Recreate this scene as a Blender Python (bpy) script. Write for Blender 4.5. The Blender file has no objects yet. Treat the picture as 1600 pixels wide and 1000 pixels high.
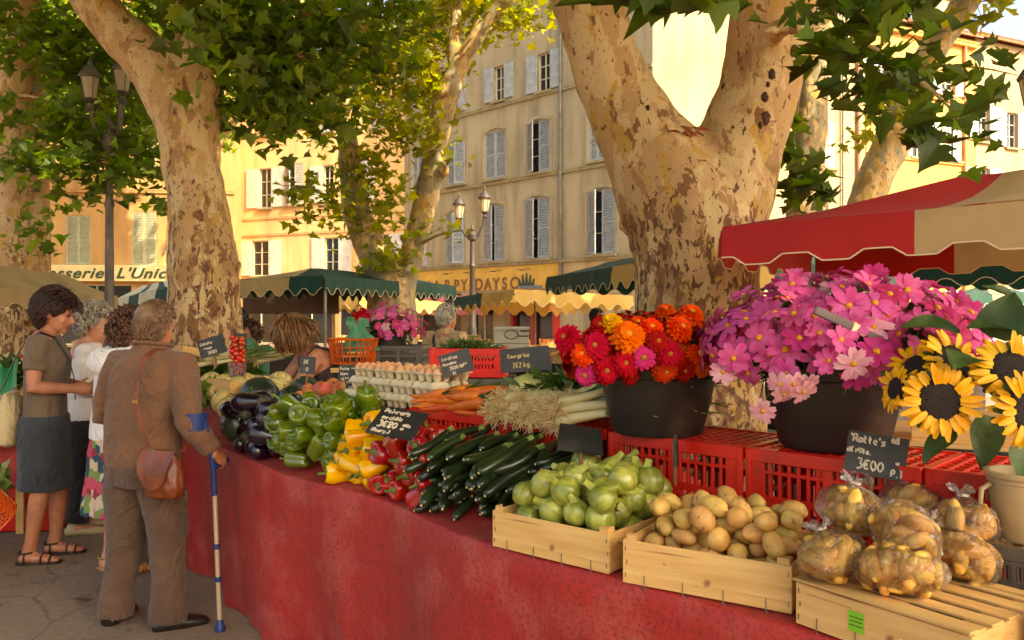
EXPOSURE = 1.95
WB_T, WB_TINT = 7600, 8
import bpy, bmesh, math, random
import numpy as np
from mathutils import Vector as V, Matrix, Euler, noise
R = random.Random(11)
PI = math.pi
F, CH, HY = 1300.0, 1.55, 490.0           # focal length, eye height and horizon row of the photograph
def W(px, py, d): return V(((px-800)/F*d, d, CH+(HY-py)/F*d))
sc = bpy.context.scene
COL = sc.collection
TMP = bpy.data.scenes.new("scratch")
# ---------------------------------------------------------------- the stall's own frame: a runs along its front, b towards its back
TH = math.atan2(-.692, .722)
OX, OY = .353, 2.87
def S(a, b, z): return V((OX+.722*a+.692*b, OY-.692*a+.722*b, z))

def rgb(r, g, b):
    f = lambda c: (c/255/12.92) if c <= 10 else ((c/255+.055)/1.055)**2.4
    return (f(r), f(g), f(b), 1)

# ---------------------------------------------------------------- mesh builder
class MB:
    def __init__(s): s.v = []; s.f = []; s.m = []
    def add(s, vs, fs, mi=0):
        o = len(s.v); s.v += [tuple(p) for p in vs]
        s.f += [tuple(i+o for i in f) for f in fs]; s.m += [mi]*len(fs); return s
    def box(s, c, d, rot=None, mi=0):
        c = V(c); h = V(d)/2; vs = []
        for i in range(8):
            p = V((h.x*(1 if i & 1 else -1), h.y*(1 if i & 2 else -1), h.z*(1 if i & 4 else -1)))
            if rot is not None: p = rot @ p
            vs.append(p+c)
        return s.add(vs, [(0,2,3,1),(4,5,7,6),(0,1,5,4),(2,6,7,3),(0,4,6,2),(1,3,7,5)], mi)
    def bar(s, a, b, w, h, mi=0, up=(0,0,1)):
        a = V(a); b = V(b); y = (b-a); L = y.length; y.normalize()
        x = y.cross(V(up))
        if x.length < 1e-4: x = y.cross(V((1,0,0)))
        x.normalize(); z = x.cross(y)
        return s.box((a+b)/2, (w, L, h), Matrix((x, y, z)).transposed(), mi)
    def tube(s, pts, rad, n=8, mi=0, cap=True, fx=1.0, ridge=0, up=None):
        pts = [V(p) for p in pts]; k = len(pts)
        if not hasattr(rad, '__len__'): rad = [rad]*k
        vs = []; px = None
        for i, p in enumerate(pts):
            t = pts[min(i+1, k-1)]-pts[max(i-1, 0)]
            if t.length < 1e-9: t = V((0,0,1))
            t.normalize()
            if px is None:
                a = V(up) if up is not None else (V((0,0,1)) if abs(t.z) < .9 else V((0,1,0)))
                x = a.cross(t)
                if x.length < 1e-5: x = V((1,0,0)).cross(t)
            else: x = px-t*px.dot(t)
            x.normalize(); px = x; y = t.cross(x)
            for j in range(n):
                an = 2*PI*j/n; r = rad[i]*(1+(ridge if j % 2 else -ridge))
                vs.append(p+x*(math.cos(an)*r*fx)+y*(math.sin(an)*r))
        fs = []
        for i in range(k-1):
            for j in range(n):
                q = (j+1) % n
                fs.append((i*n+j, i*n+q, (i+1)*n+q, (i+1)*n+j))
        if cap: fs += [tuple(range(n-1, -1, -1)), tuple(range((k-1)*n, k*n))]
        return s.add(vs, fs, mi)
    def rings(s, rs, n=20, mi=0, M=None, pw=1.0):
        """horizontal elliptical rings (cx, cy, z, rx, ry), bottom to top, capped"""
        vs = []
        for cx, cy, z, rx, ry in rs:
            for j in range(n):
                an = 2*PI*j/n; c, q = math.cos(an), math.sin(an)
                c = math.copysign(abs(c)**pw, c); q = math.copysign(abs(q)**pw, q)
                vs.append(V((cx+rx*c, cy+ry*q, z)))
        if M is not None: vs = [M @ p for p in vs]
        k = len(rs)
        fs = [(i*n+j, i*n+(j+1) % n, (i+1)*n+(j+1) % n, (i+1)*n+j) for i in range(k-1) for j in range(n)]
        fs += [tuple(range(n-1, -1, -1)), tuple(range((k-1)*n, k*n))]
        return s.add(vs, fs, mi)
    def lathe(s, prof, n=24, M=None, mi=0, lob=None):
        vs = []
        for i, (r, z) in enumerate(prof):
            for j in range(n):
                an = 2*PI*j/n
                rr, zz = (r, z) if lob is None else lob(an, r, z)
                vs.append(V((rr*math.cos(an), rr*math.sin(an), zz)))
        if M is not None: vs = [M @ p for p in vs]
        k = len(prof)
        return s.add(vs, [(i*n+j, i*n+(j+1) % n, (i+1)*n+(j+1) % n, (i+1)*n+j) for i in range(k-1) for j in range(n)], mi)
    def blob(s, c, r, nu=14, nv=9, mi=0, rot=None, fn=None):
        c = V(c)
        if not hasattr(r, '__len__'): r = (r, r, r)
        vs = []; 
        for i in range(nv+1):
            ph = PI*i/nv
            for j in range(nu):
                an = 2*PI*j/nu
                p = V((math.sin(ph)*math.cos(an), math.sin(ph)*math.sin(an), -math.cos(ph)))
                k = fn(p) if fn else 1
                p = V((p.x*r[0], p.y*r[1], p.z*r[2]))*k
                if rot is not None: p = rot @ p
                vs.append(c+p)
        fs = [(i*nu+j, i*nu+(j+1) % nu, (i+1)*nu+(j+1) % nu, (i+1)*nu+j) for i in range(nv) for j in range(nu)]
        return s.add(vs, fs, mi)
    def grid(s, fn, nu, nv, mi=0):
        vs = [fn(i/nu, j/nv) for j in range(nv+1) for i in range(nu+1)]
        return s.add(vs, [(j*(nu+1)+i, j*(nu+1)+i+1, (j+1)*(nu+1)+i+1, (j+1)*(nu+1)+i) for j in range(nv) for i in range(nu)], mi)
    def merge(s, o, M=None):
        vs = o.v if M is None else [M @ V(p) for p in o.v]
        k = len(s.v); s.v += [tuple(p) for p in vs]; s.f += [tuple(i+k for i in f) for f in o.f]; s.m += o.m
        return s

def mesh(name, mb, mats, smooth=40, bevel=0, weld=True):
    me = bpy.data.meshes.new(name); me.from_pydata(mb.v, [], mb.f)
    if any(mb.m): me.polygons.foreach_set('material_index', mb.m)
    bm = bmesh.new(); bm.from_mesh(me)
    if weld: bmesh.ops.remove_doubles(bm, verts=bm.verts, dist=1e-6)
    if bevel: bmesh.ops.bevel(bm, geom=list(bm.edges), offset=bevel, segments=1, affect='EDGES', clamp_overlap=True)
    bmesh.ops.recalc_face_normals(bm, faces=bm.faces) if weld else None
    bm.to_mesh(me); bm.free()
    for m in (mats if isinstance(mats, (list, tuple)) else [mats]): me.materials.append(m)
    if smooth:
        me.polygons.foreach_set('use_smooth', [True]*len(me.polygons))
        if smooth < 180: me.set_sharp_from_angle(angle=math.radians(smooth))
    return me

def tag(o, label=None, cat=None, group=None, kind=None):
    for k, v in (('label', label), ('category', cat), ('group', group), ('kind', kind)):
        if v: o[k] = v
    return o
def link(name, data, parent=None, M=None):
    o = bpy.data.objects.new(name, data); COL.objects.link(o)
    if parent is not None: o.parent = parent
    if M is not None: o.matrix_local = M
    return o
def obj(name, mb, mats, parent=None, smooth=40, bevel=0, weld=True, M=None):
    return link(name, mesh(name, mb, mats, smooth, bevel, weld), parent, M)
def thing(name, label, cat, loc=(0,0,0), rz=0, group=None):
    o = bpy.data.objects.new(name, None); COL.objects.link(o); o.empty_display_size = .1
    o.location = loc; o.rotation_euler = (0, 0, rz)
    return tag(o, label, cat, group)
def struct(name, mb, m, **k): return tag(obj(name, mb, m, **k), kind='structure')
def kids(o): return [c for c in o.children]
class Kind:
    """one vegetable, flower, crate ...: the first place() uses the built thing itself, later ones copy it and its parts"""
    def __init__(s, root): s.root = root; s.used = False; s.ch = [(c, list(c.children)) for c in root.children]
    def place(s, M, label, cat, group=None):
        if not s.used: s.used = True; o = s.root
        else:
            o = s.root.copy(); COL.objects.link(o)
            for c, gs in s.ch:
                q = c.copy(); COL.objects.link(q); q.parent = o
                for g in gs:
                    d = g.copy(); COL.objects.link(d); d.parent = q
        o.matrix_world = M
        return tag(o, label, cat, group)
def TRS(p, e=(0,0,0), s=1.0):
    if not hasattr(s, '__len__'): s = (s, s, s)
    return Matrix.Translation(V(p)) @ Euler(e).to_matrix().to_4x4() @ Matrix.Diagonal((*s, 1))
def aim(p, z, spin=0, s=1.0):
    """matrix whose local z axis points along z"""
    q = V(z).normalized().to_track_quat('Z', 'Y')
    return Matrix.Translation(V(p)) @ q.to_matrix().to_4x4() @ Matrix.Rotation(spin, 4, 'Z') @ Matrix.Scale(s, 4)

def bake(data, mods):
    o = bpy.data.objects.new('scratch', data); TMP.collection.objects.link(o)
    for t, kw in mods:
        m = o.modifiers.new(t, t)
        for k, v in kw.items(): setattr(m, k, v)
    with bpy.context.temp_override(scene=TMP, view_layer=TMP.view_layers[0]): dg = bpy.context.evaluated_depsgraph_get()
    dg.update()
    me = bpy.data.meshes.new_from_object(o.evaluated_get(dg), depsgraph=dg)
    bpy.data.objects.remove(o)
    return me
def fuse(mb, voxel, smooth=3, fac=.5, disp=None, mats=None, sm=180):
    """union of closed shapes as one continuous surface"""
    me = bpy.data.meshes.new('fused'); me.from_pydata(mb.v, [], mb.f)
    bm = bmesh.new(); bm.from_mesh(me); bmesh.ops.remove_doubles(bm, verts=bm.verts, dist=1e-6)
    bmesh.ops.recalc_face_normals(bm, faces=bm.faces); bm.to_mesh(me); bm.free()
    r = bake(me, [('REMESH', dict(mode='VOXEL', voxel_size=voxel, adaptivity=0)), ('SMOOTH', dict(iterations=smooth, factor=fac))])
    bpy.data.meshes.remove(me)
    if disp:
        n = len(r.vertices); co = np.empty(n*3); r.vertices.foreach_get('co', co); co = co.reshape(-1, 3)
        no = np.empty(n*3); r.vertices.foreach_get('normal', no); no = no.reshape(-1, 3)
        d = np.array([disp(V(c)) for c in co]); co += no*d[:, None]
        r.vertices.foreach_set('co', co.ravel()); r.update()
    r.materials.clear()
    for m in (mats if isinstance(mats, (list, tuple)) else [mats]):
        if m: r.materials.append(m)
    r.polygons.foreach_set('use_smooth', [True]*len(r.polygons))
    return r
def text_mesh(s, size, mat, extrude=.003, shear=0, bold=0, space=1.0, align='CENTER', wscale=1):
    cu = bpy.data.curves.new('lettering', 'FONT'); cu.body = s; cu.size = size; cu.extrude = extrude
    cu.shear = shear; cu.offset = bold; cu.space_character = space; cu.align_x = align
    me = bake(cu, []); bpy.data.curves.remove(cu); me.materials.clear(); me.materials.append(mat)
    return me

# ---------------------------------------------------------------- materials
def nmat(name):
    m = bpy.data.materials.new(name); m.use_nodes = True; nt = m.node_tree
    b = nt.nodes['Principled BSDF']
    return m, nt, b
def nd(nt, t, **kw):
    n = nt.nodes.new(t)
    for k, v in kw.items():
        if k in n.inputs: n.inputs[k].default_value = v
        else: setattr(n, k, v)
    return n
def noise_fac(nt, vec, scale, detail=4, rough=.55, lo=.35, hi=.65, stretch=None, dist=0):
    if stretch:
        mp = nd(nt, 'ShaderNodeMapping'); mp.inputs['Scale'].default_value = stretch
        nt.links.new(vec, mp.inputs['Vector']); vec = mp.outputs[0]
    n = nd(nt, 'ShaderNodeTexNoise', Scale=scale, Detail=detail, Roughness=rough, Distortion=dist)
    nt.links.new(vec, n.inputs['Vector'])
    r = nd(nt, 'ShaderNodeMapRange'); r.inputs['From Min'].default_value = lo; r.inputs['From Max'].default_value = hi
    nt.links.new(n.outputs['Fac'], r.inputs['Value'])
    return r.outputs[0]
def mixc(nt, fac, a, b, mode='MIX'):
    n = nd(nt, 'ShaderNodeMix', data_type='RGBA', blend_type=mode)
    for s, v in ((0, fac), (6, a), (7, b)):
        if hasattr(v, 'is_linked'): nt.links.new(v, n.inputs[s])
        else: n.inputs[s].default_value = v
    return n.outputs[2]
def mat(name, col, col2=None, vs=6, rough=.6, bump=0, bs=60, coat=0, metal=0, trans=0, tcol=None, rnd=None, irnd=None, spec=.5,
        lo=.35, hi=.65, stretch=None, dirt=None, ds=3, dlo=.55, dhi=.7, sheen=0, sss=0, bst=None, alpha=None):
    m, nt, b = nmat(name); L = nt.links
    tc = nd(nt, 'ShaderNodeTexCoord').outputs['Object']
    c = col
    if col2: c = mixc(nt, noise_fac(nt, tc, vs, lo=lo, hi=hi, stretch=stretch), col, col2)
    if dirt: c = mixc(nt, noise_fac(nt, tc, ds, lo=dlo, hi=dhi), c, dirt)
    for src, val in (('obj', rnd), ('isl', irnd)):
        if val:
            g = nd(nt, 'ShaderNodeObjectInfo').outputs['Random'] if src == 'obj' else nd(nt, 'ShaderNodeNewGeometry').outputs['Random Per Island']
            h = nd(nt, 'ShaderNodeHueSaturation')
            for k, (a, z) in enumerate(val):
                r = nd(nt, 'ShaderNodeMapRange'); r.inputs['To Min'].default_value = a; r.inputs['To Max'].default_value = z
                if k:
                    q = nd(nt, 'ShaderNodeMath', operation='FRACT'); mm = nd(nt, 'ShaderNodeMath', operation='MULTIPLY'); mm.inputs[1].default_value = 7.31*k
                    L.new(g, mm.inputs[0]); L.new(mm.outputs[0], q.inputs[0]); L.new(q.outputs[0], r.inputs['Value'])
                else: L.new(g, r.inputs['Value'])
                L.new(r.outputs[0], h.inputs[('Hue', 'Value', 'Saturation')[k]])
            if hasattr(c, 'is_linked'): L.new(c, h.inputs['Color'])
            else: h.inputs['Color'].default_value = c
            c = h.outputs[0]
    if hasattr(c, 'is_linked'): L.new(c, b.inputs['Base Color'])
    else: b.inputs['Base Color'].default_value = c
    b.inputs['Roughness'].default_value = rough; b.inputs['Metallic'].default_value = metal
    b.inputs['Coat Weight'].default_value = coat; b.inputs['Coat Roughness'].default_value = .12
    b.inputs['Specular IOR Level'].default_value = spec
    b.inputs['Sheen Weight'].default_value = sheen
    if sss:
        b.inputs['Subsurface Weight'].default_value = sss; b.inputs['Subsurface Radius'].default_value = (.01, .005, .003); b.inputs['Subsurface Scale'].default_value = 1
    if bump:
        bn = nd(nt, 'ShaderNodeBump', Strength=bump, Distance=.01)
        L.new(noise_fac(nt, tc, bs, detail=5, lo=0, hi=1, stretch=bst), bn.inputs['Height']); L.new(bn.outputs[0], b.inputs['Normal'])
    if trans:
        t = nd(nt, 'ShaderNodeBsdfTranslucent'); mx = nd(nt, 'ShaderNodeMixShader'); mx.inputs[0].default_value = trans
        if tcol: 
            if hasattr(c, 'is_linked'): L.new(mixc(nt, 1.0, c, tcol, 'MULTIPLY'), t.inputs[0])
            else: t.inputs[0].default_value = tcol
        elif hasattr(c, 'is_linked'): L.new(c, t.inputs[0])
        else: t.inputs[0].default_value = c
        L.new(b.outputs[0], mx.inputs[1]); L.new(t.outputs[0], mx.inputs[2])
        L.new(mx.outputs[0], nt.nodes['Material Output'].inputs['Surface'])
    return m
# ================================================================ sky, sun, camera
SUN = V((.75, -.66, 0)).normalized(); EL = math.radians(43)
wd = bpy.data.worlds.new('World'); sc.world = wd; wd.use_nodes = True
nt = wd.node_tree; bg = nt.nodes['Background']
sky = nd(nt, 'ShaderNodeTexSky', sky_type='NISHITA'); sky.sun_disc = False; sky.sun_elevation = EL
sky.sun_rotation = math.atan2(SUN.x, SUN.y); sky.air_density = 1.0; sky.dust_density = 8.0; sky.altitude = 200
nt.links.new(sky.outputs[0], bg.inputs[0]); bg.inputs[1].default_value = .15
sl = bpy.data.lights.new('sun', 'SUN'); sl.energy = 2.6; sl.angle = math.radians(.5); sl.color = (1, .9, .74)
so = bpy.data.objects.new('sun', sl); COL.objects.link(so)
so.rotation_euler = (-(SUN*math.cos(EL)+V((0,0,math.sin(EL))))).to_track_quat('-Z', 'Y').to_euler()
cam = bpy.data.cameras.new('camera'); co_ = bpy.data.objects.new('camera', cam); COL.objects.link(co_)
cam.sensor_width = 36; cam.lens = 36*F/1600; cam.shift_y = -(500-HY)/1600; cam.clip_end = 800; cam.clip_start = .05
co_.location = (0, 0, CH); co_.rotation_euler = (PI/2, 0, 0); sc.camera = co_
cam.dof.use_dof = True; cam.dof.focus_distance = 3.4; cam.dof.aperture_fstop = 11
vs_ = sc.view_settings; vs_.view_transform = 'Standard'; vs_.look = 'None'; vs_.exposure = EXPOSURE; vs_.gamma = 1
vs_.use_white_balance = True; vs_.white_balance_temperature = WB_T; vs_.white_balance_tint = WB_TINT
cy = sc.cycles; cy.max_bounces = 8; cy.diffuse_bounces = 4; cy.transmission_bounces = 5; cy.transparent_max_bounces = 12
cy.caustics_reflective = False; cy.caustics_refractive = False; cy.use_denoising = True; cy.sample_clamp_indirect = 6

# ================================================================ ground
gm, gnt, gb = nmat('worn_paving'); L = gnt.links
gtc = nd(gnt, 'ShaderNodeTexCoord').outputs['Object']
gc = mixc(gnt, noise_fac(gnt, gtc, 1.1, detail=8, lo=.35, hi=.65), rgb(142,118,96), rgb(112,94,78))
gc = mixc(gnt, noise_fac(gnt, gtc, 34, detail=6, lo=.5, hi=.75), gc, rgb(150,132,112))
gc = mixc(gnt, noise_fac(gnt, gtc, 4.5, detail=8, lo=.6, hi=.7), gc, rgb(64,54,48))
gv = nd(gnt, 'ShaderNodeTexVoronoi', feature='DISTANCE_TO_EDGE', Scale=.9)
gw = nd(gnt, 'ShaderNodeTexNoise', Scale=2.5, Detail=5)
gx = mixc(gnt, .16, gtc, gw.outputs['Color']); L.new(gtc, gw.inputs['Vector']); L.new(gx, gv.inputs['Vector'])
gr = nd(gnt, 'ShaderNodeMapRange'); gr.inputs['From Max'].default_value = .007; gr.inputs['To Min'].default_value = .5; gr.inputs['To Max'].default_value = 0
L.new(gv.outputs['Distance'], gr.inputs['Value'])
gc = mixc(gnt, gr.outputs[0], gc, rgb(46,40,36)); L.new(gc, gb.inputs['Base Color']); gb.inputs['Roughness'].default_value = .78
gbn = nd(gnt, 'ShaderNodeBump', Strength=.35, Distance=.01); L.new(noise_fac(gnt, gtc, 45, detail=8, lo=0, hi=1), gbn.inputs['Height']); L.new(gbn.outputs[0], gb.inputs['Normal'])
g = MB(); g.add([(-300,-200,0),(300,-200,0),(300,400,0),(-300,400,0)], [(0,1,2,3)]); struct('ground', g, gm, smooth=0)

# ================================================================ building kit
def stucco(name, a, b, stain, rough=.9):
    m, nt, bs = nmat(name); L = nt.links; tc = nd(nt, 'ShaderNodeTexCoord').outputs['Object']
    c = mixc(nt, noise_fac(nt, tc, .35, detail=6, lo=.35, hi=.65), a, b)
    c = mixc(nt, noise_fac(nt, tc, 1.0, detail=6, lo=.46, hi=.74, stretch=(1.6,1,.25)), c, stain)
    c = mixc(nt, noise_fac(nt, tc, 14, detail=5, lo=.56, hi=.8), c, stain)
    L.new(c, bs.inputs['Base Color']); bs.inputs['Roughness'].default_value = rough
    bn = nd(nt, 'ShaderNodeBump', Strength=.3, Distance=.02); L.new(noise_fac(nt, tc, 9, detail=6, lo=0, hi=1), bn.inputs['Height']); L.new(bn.outputs[0], bs.inputs['Normal'])
    return m
M_GREY = stucco('grey_beige_render', rgb(166,154,124), rgb(150,138,108), rgb(118,106,80))
M_ORANGE = stucco('orange_render', rgb(222,182,126), rgb(214,170,112), rgb(192,142,90))
M_OCHRE = stucco('ochre_render', rgb(190,148,90), rgb(176,134,80), rgb(146,108,66))
M_CREAM = stucco('cream_render', rgb(178,156,116), rgb(168,144,104), rgb(144,118,82))
M_YELLOW = stucco('yellow_render', rgb(206,156,84), rgb(196,146,76), rgb(176,126,70))
M_SHUT = mat('grey_shutter_paint', rgb(158,164,164), rgb(134,140,142), vs=3, rough=.6)
M_SHUTW = mat('white_shutter_paint', rgb(196,192,180), rgb(178,172,160), vs=3, rough=.6)
M_SHUTG = mat('faded_green_shutter_paint', rgb(168,166,132), rgb(146,146,112), vs=3, rough=.6)
M_FRAME = mat('window_paint', rgb(200,192,160), rough=.5)
M_GLASS = mat('dark_window_glass', rgb(34,36,36), rough=.08, spec=.6)
M_PIPE = mat('grey_zinc', rgb(120,118,112), rgb(96,94,90), vs=4, rough=.5, metal=.3)
M_TILE = mat('clay_tile', rgb(176,112,78), rgb(140,88,64), vs=8, rough=.8, bump=.6, bs=12)
M_STONE = mat('trim_stone', rgb(150,138,102), rgb(128,116,84), vs=3, rough=.85)
_leaf = {}
def shutter(w, h, arch, m):
    k = (round(w, 2), round(h, 2), arch, m.name)
    if k in _leaf: return _leaf[k]
    b = MB(); st = .07
    for x in (-w/2+st/2, w/2-st/2): b.box((x, 0, h/2), (st, .04, h))
    for z in (st/2, h*.5, h-st/2): b.box((0, .001, z), (w-2*st, .036, st))
    n = int(h/.085)
    rt = Matrix.Rotation(math.radians(-38), 3, 'X')
    for i in range(n):
        z = .06+(h-.12)*(i+.5)/n
        b.box((0, .004, z), (w-2*st, .012, .075), rt)
    b.box((0, .028, h/2), (w-st, .006, h-.04))
    _leaf[k] = mesh('shutter', b, m, 0); return _leaf[k]
class Facade:
    def __init__(s, name, label, P0, P1, H, depth, wall, ext0=0, ext1=0):
        s.P0 = V((P0[0], P0[1])); e = V((P1[0]-P0[0], P1[1]-P0[1])); s.e = e.normalized(); s.P0 -= s.e*ext0
        s.L = e.length+ext0+ext1; s.H = H; s.wall = wall; s.dep = depth
        s.root = thing(name, label, 'building', (s.P0.x, s.P0.y, 0), math.atan2(e.y, e.x)); s.wins = []
    def u(s, px):
        k = (px-800)/F; return (k*s.P0.y-s.P0.x)/(s.e.x-k*s.e.y)
    def z(s, px, py): return CH+(HY-py)/F*(s.P0.y+s.u(px)*s.e.y)
    def win(s, x0, x1, y0, y1, style='shut', **k):
        xm = (x0+x1)/2; s.wins.append((s.u(x0), s.u(x1), s.z(xm, y1), s.z(xm, y0), style, k))
    def winm(s, u0, u1, z0, z1, style='shut', **k): s.wins.append((u0, u1, z0, z1, style, k))
    def build(s, shm, roof=True, frame=None, surround=None):
        D = .16; fm = frame or M_FRAME
        us = sorted({0, s.L} | {round(x, 4) for w in s.wins for x in w[:2] if 0 < x < s.L}); zs = sorted({-.2, s.H} | {round(x, 4) for w in s.wins for x in w[2:4]})
        b = MB()
        for i in range(len(us)-1):
            for j in range(len(zs)-1):
                uc, zc = (us[i]+us[i+1])/2, (zs[j]+zs[j+1])/2
                if any(w[0] < uc < w[1] and w[2] < zc < w[3] for w in s.wins): continue
                b.add([(us[i],0,zs[j]),(us[i+1],0,zs[j]),(us[i+1],0,zs[j+1]),(us[i],0,zs[j+1])], [(0,1,2,3)])
        for u0, u1, z0, z1, st, k in s.wins:
            b.add([(u0,0,z0),(u1,0,z0),(u1,0,z1),(u0,0,z1),(u0,D,z0),(u1,D,z0),(u1,D,z1),(u0,D,z1)],
                  [(0,1,5,4),(1,2,6,5),(2,3,7,6),(3,0,4,7)])
        L_, H_, P = s.L, s.H, s.dep
        b.add([(0,0,-.2),(0,P,-.2),(0,P,H_),(0,0,H_),(L_,0,-.2),(L_,P,-.2),(L_,P,H_),(L_,0,H_)], [(0,1,2,3),(5,4,7,6),(1,5,6,2),(3,2,6,7)])
        obj('wall', b, s.wall, s.root, smooth=0)
        if roof:
            r = MB(); o = .35
            r.add([(-.1,-o,H_+.003),(L_+.1,-o,H_+.003),(L_+.1,P/2,H_+P*.17),(-.1,P/2,H_+P*.17),(-.1,P,H_+.003),(L_+.1,P,H_+.003),(-.1,-o,H_+.1),(L_+.1,-o,H_+.1),(L_+.1,P/2,H_+P*.17+.1),(-.1,P/2,H_+P*.17+.1)],
                  [(0,1,2,3),(3,2,5,4),(6,7,8,9),(0,1,7,6),(1,2,8,7),(0,3,9,6),(9,8,5,4)])
            for i in range(int(L_/.22)): r.tube([(i*.22, -o-.02, H_+.11), (i*.22, P/2, H_+P*.17+.11)], .07, 6)
            s.roof = obj('roof', r, M_TILE, s.root, smooth=0)
        for u0, u1, z0, z1, st, k in s.wins:
            w, h = u1-u0, z1-z0; f = MB(); fw = .05; M0 = Matrix.Translation(((u0+u1)/2, 0, z0))
            for x in (-w/2+fw/2, 0, w/2-fw/2): f.box((x, D-.03, h/2), (fw, .05, h))
            for zz in ((fw/2, h/3, h*2/3, h-fw/2) if st != 'shop' else (fw/2, h-fw/2)): f.box((0, D-.027, zz), (w-fw, .04, fw if zz in (fw/2, h-fw/2) else .03))
            q = obj('window', f, fm, s.root, smooth=0, M=M0)
            p = MB(); p.box((0, D+.0, h/2), (w, .02, h)); obj('pane', p, M_GLASS, q, smooth=0)
            if st != 'shop':
                p = MB(); p.box((0, -.04, -.05), (w+.2, .16, .09)); obj('sill', p, surround or M_STONE, q, smooth=0)
            if k.get('arch'):
                p = MB(); a = .16; n = 12; r0 = .0
                pts = [(-w/2-.13+(w+.26)*i/n, h-.10+a*math.sin(PI*i/n)*1.0+.03) for i in range(n+1)]
                for i in range(n): p.bar((pts[i][0], -.02, pts[i][1]+.06), (pts[i+1][0], -.02, pts[i+1][1]+.06), .05, .13, up=(0,0,1))
                for x in (-w/2-.1, w/2+.1): p.box((x, -.015, h/2-.03), (.12, .03, h-.02))
                sp = [(-w/2, 0, h), (w/2, 0, h)]
                for sg in (-1, 1):
                    vs = [(sg*w/2, -.004, h+.01)]+[(sg*(w/2-w/2*i/6), -.004, h-.12+.125*math.sin(PI/2*i/6)) for i in range(7)]
                    p.add(vs, [tuple(range(8))])
                obj('surround', p, s.wall, q, smooth=0, weld=False)
            if st in ('shut', 'ajar'):
                jj = R.choice((0,0,0,1,-1))
                for sg in (-1, 1):
                    M1 = Matrix.Translation((sg*w/4, .035, .01))
                    if sg == jj: M1 = Matrix.Translation((sg*w/2, .0, .01)) @ Matrix.Rotation(math.radians(sg*R.uniform(6,30)), 4, 'Z') @ Matrix.Translation((-sg*w/4, 0, 0))
                    if st == 'ajar' and sg > 0: M1 = Matrix.Translation((w/2, .0, .01)) @ Matrix.Rotation(math.radians(28), 4, 'Z') @ Matrix.Translation((-w/4, 0, 0))
                    link('shutter', shutter(w/2-.01, h-.02, 0, shm), q, M1)
            elif st == 'open':
                lw = k.get('lw', w/2)
                for sg in (-1, 1):
                    if k.get('only') and sg != k['only']: continue
                    link('shutter', shutter(lw, h-.02, 0, shm), q, Matrix.Translation((sg*(w/2+lw/2+.02), -.04, .01)) @ Matrix.Rotation(PI, 4, 'Z'))
    def band(s, z, m, hgt=.14, out=.07, name='string_course', u0=0, u1=None):
        p = MB(); u1 = s.L if u1 is None else u1; p.box(((u0+u1)/2, -out/2+.003, z), (u1-u0, out, hgt)); p.box(((u0+u1)/2, -out*.8, z+hgt*.42), (u1-u0, out*.7, hgt*.3))
        return obj(name, p, m, s.root, smooth=0)
    def panel(s, u0, u1, z0, z1, m, name, out=.012):
        p = MB(); p.box(((u0+u1)/2, -out/2, (z0+z1)/2), (u1-u0, out, z1-z0)); return obj(name, p, m, s.root, smooth=0)
    def pipe(s, px, z0, z1, m=None, r=.06, shoe=True, name='downpipe'):
        u = s.u(px); p = MB()
        if shoe: p.tube([(u-.3,-.1,z0),(u-.2,-.1,z0+.25),(u,-.1,z0+.5),(u,-.1,z1)], r, 10)
        else: p.tube([(u,-.1,z0),(u,-.1,z1)], r, 10)
        z = z0+1
        while z < z1: p.tube([(u,-.1,z),(u,-.1,z+.06)], r*1.3, 10); z += 1.9
        return obj(name, p, m or M_PIPE, s.root)

# ---------------------------------------------------------------- grey beige building with louvred shutters
G0, G1 = (-5.15, 39.9), (4.96, 29.3)
B = Facade('grey_building', 'grey beige building with arched windows and pale louvred shutters behind the double lantern', G0, G1, 15.5, 9, M_GREY)
for x0, x1, y0, y1 in ((648,668,340,416),(697,725,332,412),(756,788,321,408),(821,859,309,404),(919,961,296,397)): B.win(x0, x1, y0, y1, arch=1)
for x0, x1, y0, y1 in ((645,661,240,298),(699,727,222,288),(758,790,204,279),(824,859,189,269),(921,946,176,251)): B.win(x0, x1, y0, y1, arch=1)
for x0, x1, y0, y1, w in ((702,716,116,177,.5),(772,788,103,157,.55),(840,860,82,142,.6),(921,943,58,120,.6)): B.win(x0, x1, y0, y1, 'open', lw=w)
B.winm(1.2, 4.2, 0, 2.5, 'shop'); B.winm(5.0, 6.3, 0, 2.5, 'shop')
B.build(M_SHUT)
zA = 3.62
B.band(zA, M_STONE); B.band(7.08, M_STONE, .12); B.band(10.3, M_STONE, .12); B.band(14.9, M_STONE, .3, .2, 'cornice')
uP = B.u(878)
M_BAND = mat('mustard_shop_paint', rgb(206,168,78), rgb(190,150,66), vs=2, rough=.8)
B.panel(.05, uP-.12, 2.55, zA-.09, M_BAND, 'shop_fascia'); B.panel(uP+.1, B.L-.05, 2.3, zA-.09, M_CREAM, 'shop_fascia')
B.pipe(878, 2.55, 14.7)
M_LET = mat('brown_letter_paint', rgb(112,80,46), rough=.7)
fs = thing('shop_sign', 'brown spaced capital lettering on the mustard fascia under the grey building', 'sign', (0,0,0))
fs.matrix_world = B.root.matrix_basis.copy()
fs.location = (B.P0.x, B.P0.y, 0); fs.rotation_euler = B.root.rotation_euler
zt = 2.58
for ch, px in (('H',667),('A',683),('P',699),('P',714),('Y',726),('D',749),('A',763),('Y',776),('S',789),('C',804)):
    link('letter', text_mesh(ch, .70, M_LET, .012, bold=.012), fs, Matrix.Translation((B.u(px), -.03, zt)) @ Matrix.Rotation(PI/2, 4, 'X'))
e = MB(); u = B.u(823)
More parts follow.
